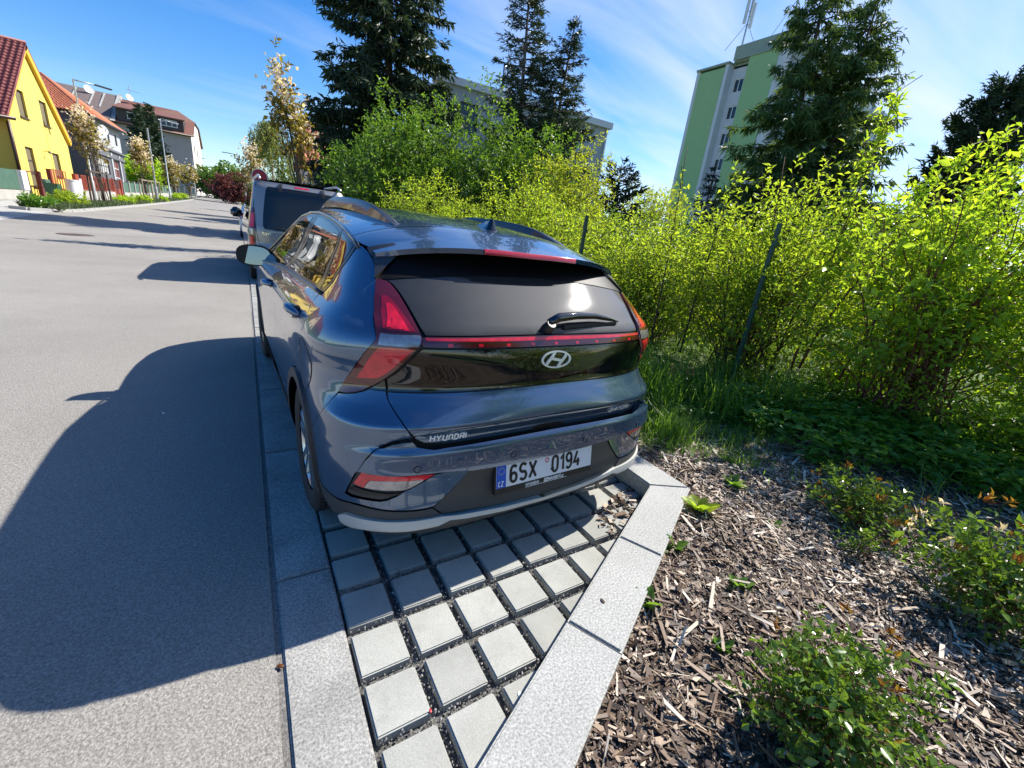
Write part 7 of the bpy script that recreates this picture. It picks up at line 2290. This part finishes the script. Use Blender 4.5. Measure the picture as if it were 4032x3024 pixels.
rg = np.random.default_rng(91)
tc_ = [(3.3 + rg.normal(0, .3), 1.25 + rg.normal(0, .4), .09) for _ in range(9)] + [(2.35 + rg.uniform(0, .5), .95 + rg.uniform(-.4, 1.6), .07) for _ in range(12)] + [(3.55 + rg.normal(0, .35), .55 + rg.normal(0, .25), .09) for _ in range(8)]
blades('tall_grass', tc_, 110, .25, .62, .008, M['grass_blade'], 92, .10, .75)
blades('grass_tuft', [(2.42, .12, .07), (2.5, .02, .07), (2.3, .3, .07), (2.62, .25, .07)], 90, .12, .34, .006, M['grass_blade'], 93, .05, .8)
cc = [(rg.uniform(2.1, 4.8), rg.uniform(-.2, 1.0), .075) for _ in range(150)] + [(rg.uniform(2.2, 3.6), rg.uniform(-.5, .3), .075) for _ in range(60)]
cc = [(x, y, bedz(x, y)) for x, y, z in cc if y > -.25 - (x - 2.6) * .25 + .2 * math.sin(x * 4)]
blades('short_grass', cc, 28, .05, .16, .005, M['grass_blade'], 94, .09, .7)


hc = [(rg.uniform(3.4, 8.5), rg.uniform(-2.6, 5.5), .10) for _ in range(420)]
hc = [(x, y, bedz(x, y) if x < 4.5 else .075 + .035 * (x - 3)) for x, y, z in hc if y > -1.2 - (x - 3.8) * .5]
blades('undergrowth_grass', hc, 26, .10, .34, .008, M['grass_blade'], 97, .16, .7)


def ground_cover(name, n, x0, x1, y0, y1, ok, size, hgt, mat, seed):
    rg_ = np.random.default_rng(seed)
    xy = np.c_[rg_.uniform(x0, x1, n), rg_.uniform(y0, y1, n)]
    xy = xy[ok(xy[:, 0], xy[:, 1])]
    n = len(xy)
    hz = hgt * rg_.uniform(.2, 1, n)
    c = np.c_[xy, np.array([bedz(x, y) for x, y in xy]) + hz]
    c = np.repeat(c, 3, 0)
    a0 = np.repeat(rg_.uniform(0, 6.28, n), 3) + np.tile([0, 2.1, 4.2], n) + rg_.normal(0, .2, 3 * n)
    ax_ = np.stack([np.cos(a0), np.sin(a0), rg_.normal(.05, .25, 3 * n)], -1)
    L = size * rg_.uniform(.6, 1.2, 3 * n)
    v, f, tt = leaf_arrays(c, ax_, unit(np.array([0, 0, 1.]) + rg_.normal(0, .3, (3 * n, 3))), L, L * .72, np.clip(rg_.normal(.5, .25, 3 * n), 0, 1), fold=.16)
    return link(name, np_mesh(name, v, f, {'tint': tt}), mat, None, 'stuff')


ground_cover('ground_cover', 6000, 3.2, 6.2, -3.0, .9, lambda x, y: (y < .35 - (x - 4.4) * .1 + .15 * np.sin(x * 6)) & (y > -1.0 - (x - 3.55) * 1.2 + .12 * np.sin(x * 9)) & (x > 3.25 + .3 * np.sin(y * 3)), .075, .24, M['cover_leaf'], 95)
ground_cover('ground_cover', 1500, 2.6, 4.6, -.3, .9, lambda x, y: (y > .05 - (x - 3.4) * .4 + .2 * np.sin(x * 5)), .06, .12, M['cover_leaf'], 96)

bush('rose_bush', (1.13, -1.56, .06), 'glossy green rose bush nearest the viewer in the bark mulch', 'shrub', (.245, .20), .36, .0, 420, 7, .028, .62, M['rose_leaf'], M['twig_red'], 101, nstem=24, twig=.13, singles=230, noise=.3, upright=.5, stem_r=.004)
bush('rose_bush', (2.45, -1.68, .06), 'rose bush with white flowers and orange shoots at the right edge', 'shrub', (.36, .32), .44, .0, 330, 7, .042, .5, M['rose_leaf'], M['twig_red'], 102, nstem=24, twig=.16, singles=60, noise=.3, stem_r=.004)
bush('rose_bush', (2.72, -1.10, .06), 'low rose bush with orange young leaves below the hedge', 'shrub', (.30, .26), .28, .0, 200, 7, .038, .5, M['rose_leaf'], M['twig_red'], 103, nstem=20, twig=.15, noise=.3, stem_r=.004)
bush('rose_bush', (2.31, -1.25, .06), 'tiny rose shoot alone in the mulch left of the white-flowered rose', 'shrub', (.10, .10), .18, .0, 26, 6, .03, .5, M['rose_leaf'], M['twig_red'], 104, nstem=5, twig=.08, stem_r=.003)
rgb = np.random.default_rng(105)


def tips(parent_loc, n, rx, ry, h0, h1, L0, mat, name, seed, host):
    rg_ = np.random.default_rng(seed)
    c = np.stack([rg_.uniform(-rx, rx, n), rg_.uniform(-ry, ry, n), rg_.uniform(h0, h1, n)], -1)
    c = np.repeat(c, 6, 0)
    ax_ = unit(rg_.normal(0, .6, c.shape) + np.array([0, 0, .7]))
    v, f, tt = leaf_arrays(c + rg_.normal(0, .006, c.shape), ax_, rand_dirs(rg_, len(c), -1), L0 * rg_.uniform(.6, 1.2, len(c)), L0 * .36 * np.ones(len(c)), rg_.uniform(0, 1, len(c)))
    link(name, np_mesh(name, v, f, {'tint': tt}), mat, host, 'stuff')


for o in [x for x in COL.objects if x.name.startswith('rose_bush')]:
    l = o.location
    if abs(l.x - 1.13) < .1: tips(l, 7, .18, .16, .30, .42, .028, M['red_leaf'], 'red_shoot', 111, o)
    elif abs(l.x - 2.45) < .1:
        tips(l, 18, .36, .32, .2, .50, .045, M['red_leaf'], 'red_shoot', 112, o)
        tips(l, 22, .30, .30, .15, .42, .035, M['blossom'], 'flower', 113, o)
    elif abs(l.x - 2.72) < .1: tips(l, 16, .3, .24, .10, .30, .042, M['red_leaf'], 'red_shoot', 114, o)
# scattered seedlings and weeds
sg = np.random.default_rng(121)
SGp = 'seedlings in the mulch'
spots = [(1.05, -.98, .08, 'small weed beside the kerb joint in the mulch'), (1.84, -.66, .13, 'bright broad-leaved weed at the kerb corner'), (1.51, -1.10, .07, 'upright seedling in the middle of the mulch'), (1.15, -1.25, .05, 'tiny seedling left of the nearest rose bush'), (2.35, -.55, .10, 'flat weed rosette near the bare soil'), (2.62, -.34, .09, 'weed rosette below the grass tuft'), (2.2, -.9, .05, 'tiny seedling among pale chips'), (1.46, -.80, .08, 'grey-green seedling touching the outer kerb face')]
for i, (x, y, s_, lab) in enumerate(spots):
    o = empty('weed', (x, y, bedz(x, y)), 0, lab, 'weed', SGp)
    n = 9
    a = np.linspace(0, 6.28, n, endpoint=False) + sg.normal(0, .2, n)
    ax_ = np.stack([np.cos(a), np.sin(a), sg.uniform(.2, 1.3, n)], -1)
    single_leaves(o, np.array((x, y, .06)), np.zeros((n, 3)) + sg.normal(0, .004, (n, 3)), ax_, unit(np.array([0, 0, 1.]) + sg.normal(0, .2, (n, 3))), s_ * sg.uniform(.6, 1.1, n), np.ones(n), np.ones(n), M['grass_blade'] if i != 1 else M['lime_leaf'], n)
# a few fallen petals, stones and leaves
for i, (x, y, z, nm, mt_, s_, lab) in enumerate(((-.085, -1.02, .003, 'petal', 'white_print', .011, 'white petal on the flush granite kerb'), (.43, -1.02, .003, 'petal', 'white_print', .010, 'white petal on the paving slab next to the raised kerb'), (-.215, -.60, .0, 'fallen_leaf', 'red_leaf', .012, 'dark red fallen leaf on the asphalt at the kerb edge'), (.16, -.94, .002, 'petal', 'red_print', .007, 'pink petal on a paving slab'), (.86, -.92, .102, 'fallen_leaf', 'bark', .012, 'brown seed husk on the raised granite kerb'), (.39, -.79, .002, 'fallen_leaf', 'bark', .010, 'brown leaf scrap on a sunlit slab'), (-1.35, .9, -.003, 'petal', 'white_print', .012, 'white petal on the asphalt in the car shadow'), (-.75, 1.6, -.003, 'petal', 'white_print', .012, 'white petal on the shaded asphalt by the kerb'), (3.45, -1.02, .075, 'stone', 'granite', .035, 'pale stone lying at the edge of the ground cover'), (1.30, -1.75, .075, 'stone', 'granite', .014, 'small grey stone in the mulch by the nearest rose'))):
    mb = MB(); q_ = random.Random(i)
    mb.lathe([(0, -.25 * s_ if nm == 'stone' else 0), (s_ * .8, 0), (s_ * .7, s_ * (.55 if nm == 'stone' else .14)), (0, s_ * (.75 if nm == 'stone' else .18))], 9)
    o = mb.build(nm, M[mt_], None, smooth=True)
    o.location = (x, y, z); o.scale = (1.3, .8, 1); o.rotation_euler = (0, 0, q_.uniform(0, 6))
    tag(o, lab, nm.replace('_', ' '))

# ------------------------------------------------------------------ two people walking at the top of the street
def person(loc, rz, label, top, legs, stride):
    p = empty('person', loc, rz, label, 'person', 'people walking up the street')
    bm = bmesh.new()
    J = {'pel': (0, 0, .95), 'sp': (0, 0, 1.2), 'ch': (0, 0, 1.40), 'nk': (0, 0, 1.52), 'hd': (0, -.02, 1.66),
         'hl': (-.10, 0, .92), 'kl': (-.11, -.10 * stride, .5), 'al': (-.11, .18 * stride, .09), 'tl': (-.11, .06 * stride - .14, .04),
         'hr': (.10, 0, .92), 'kr': (.11, -.16 * stride, .52), 'ar': (.11, -.20 * stride, .09), 'tr': (.11, -.34 * stride, .04),
         'sl': (-.19, 0, 1.42), 'el': (-.25, .06, 1.14), 'wl': (-.24, -.10, .92), 'sr': (.19, 0, 1.42), 'er': (.25, -.05, 1.14), 'wr': (.24, -.20, .98)}
    E_ = [('pel', 'sp'), ('sp', 'ch'), ('ch', 'nk'), ('nk', 'hd'), ('pel', 'hl'), ('hl', 'kl'), ('kl', 'al'), ('al', 'tl'), ('pel', 'hr'), ('hr', 'kr'), ('kr', 'ar'), ('ar', 'tr'), ('ch', 'sl'), ('sl', 'el'), ('el', 'wl'), ('ch', 'sr'), ('sr', 'er'), ('er', 'wr')]
    Rd = {'pel': .14, 'sp': .13, 'ch': .15, 'nk': .06, 'hd': .105, 'hl': .10, 'kl': .065, 'al': .045, 'tl': .04, 'hr': .10, 'kr': .065, 'ar': .045, 'tr': .04, 'sl': .07, 'el': .05, 'wl': .035, 'sr': .07, 'er': .05, 'wr': .035}
    ix = {k: i for i, k in enumerate(J)}
    me = bpy.data.meshes.new('body'); me.from_pydata(list(J.values()), [(ix[a], ix[b]) for a, b in E_], []); bm.free()
    o = bpy.data.objects.new('tmp', me); COL.objects.link(o)
    sk = o.modifiers.new('s', 'SKIN')
    for k, i in ix.items():
        me.skin_vertices[0].data[i].radius = (Rd[k], Rd[k])
    me.skin_vertices[0].data[ix['pel']].use_root = True
    ss = o.modifiers.new('u', 'SUBSURF'); ss.levels = 1
    bpy.context.view_layer.update()
    ev = o.evaluated_get(bpy.context.evaluated_depsgraph_get())
    m2 = bpy.data.meshes.new_from_object(ev)
    bpy.data.objects.remove(o)
    m2.materials.clear()
    for mt_ in (top, legs, M['skin']):
        m2.materials.append(mt_)
    for pg in m2.polygons:
        z = pg.center.z
        pg.material_index = 2 if z > 1.54 else (0 if z > .93 else 1)
    m2.shade_smooth()
    link('body', m2, None, p)
    mb = MB(); mb.lathe([(0, .12), (.07, .10), (.11, .03), (.115, -.02), (.09, -.05)], 14, c=(0, .0, 1.67)); mb.build('hair', M['black'], p, smooth=True)
    return p


M['skin'] = pmat('skin', (.45, .27, .20), .6)
M['dark_cloth'] = pmat('dark_cloth', (.02, .022, .028), .9)
M['navy_cloth'] = pmat('navy_cloth', (.03, .035, .06), .9)
person((-8.6, 128, 2.0), .1, 'left walker in black clothes at the top of the street', M['dark_cloth'], M['dark_cloth'], 1.0)
person((-7.6, 126, 1.95), .2, 'right walker in dark jacket at the top of the street', M['navy_cloth'], M['dark_cloth'], .7)

# ------------------------------------------------------------------ behind the viewer, mirrored in the car
bush('tree', (5.5, -11.0, .1), 'broad-leaved tree behind the viewer, mirrored in the car tail', 'tree', (2.8, 2.8), 7.5, 1.6, 900, 8, .26, .5, M['far_leaf'], M['bark'], 131, nstem=14, twig=.9)
bush('tree', (-4.5, -22.0, .0), 'dark tree down the road behind the viewer, mirrored in the car tail', 'tree', (2.6, 2.6), 7.0, 1.5, 900, 8, .28, .5, M['far_leaf'], M['bark'], 132, nstem=14, twig=.9)
bush('shrub', (4.6, -5.2, .1), 'hedge shrub behind the viewer, mirrored in the car tail', 'shrub', (1.5, 1.7), 2.2, .1, 1000, 7, .09, .45, M['lime_leaf'], M['twig_brown'], 133, nstem=20, twig=.4)
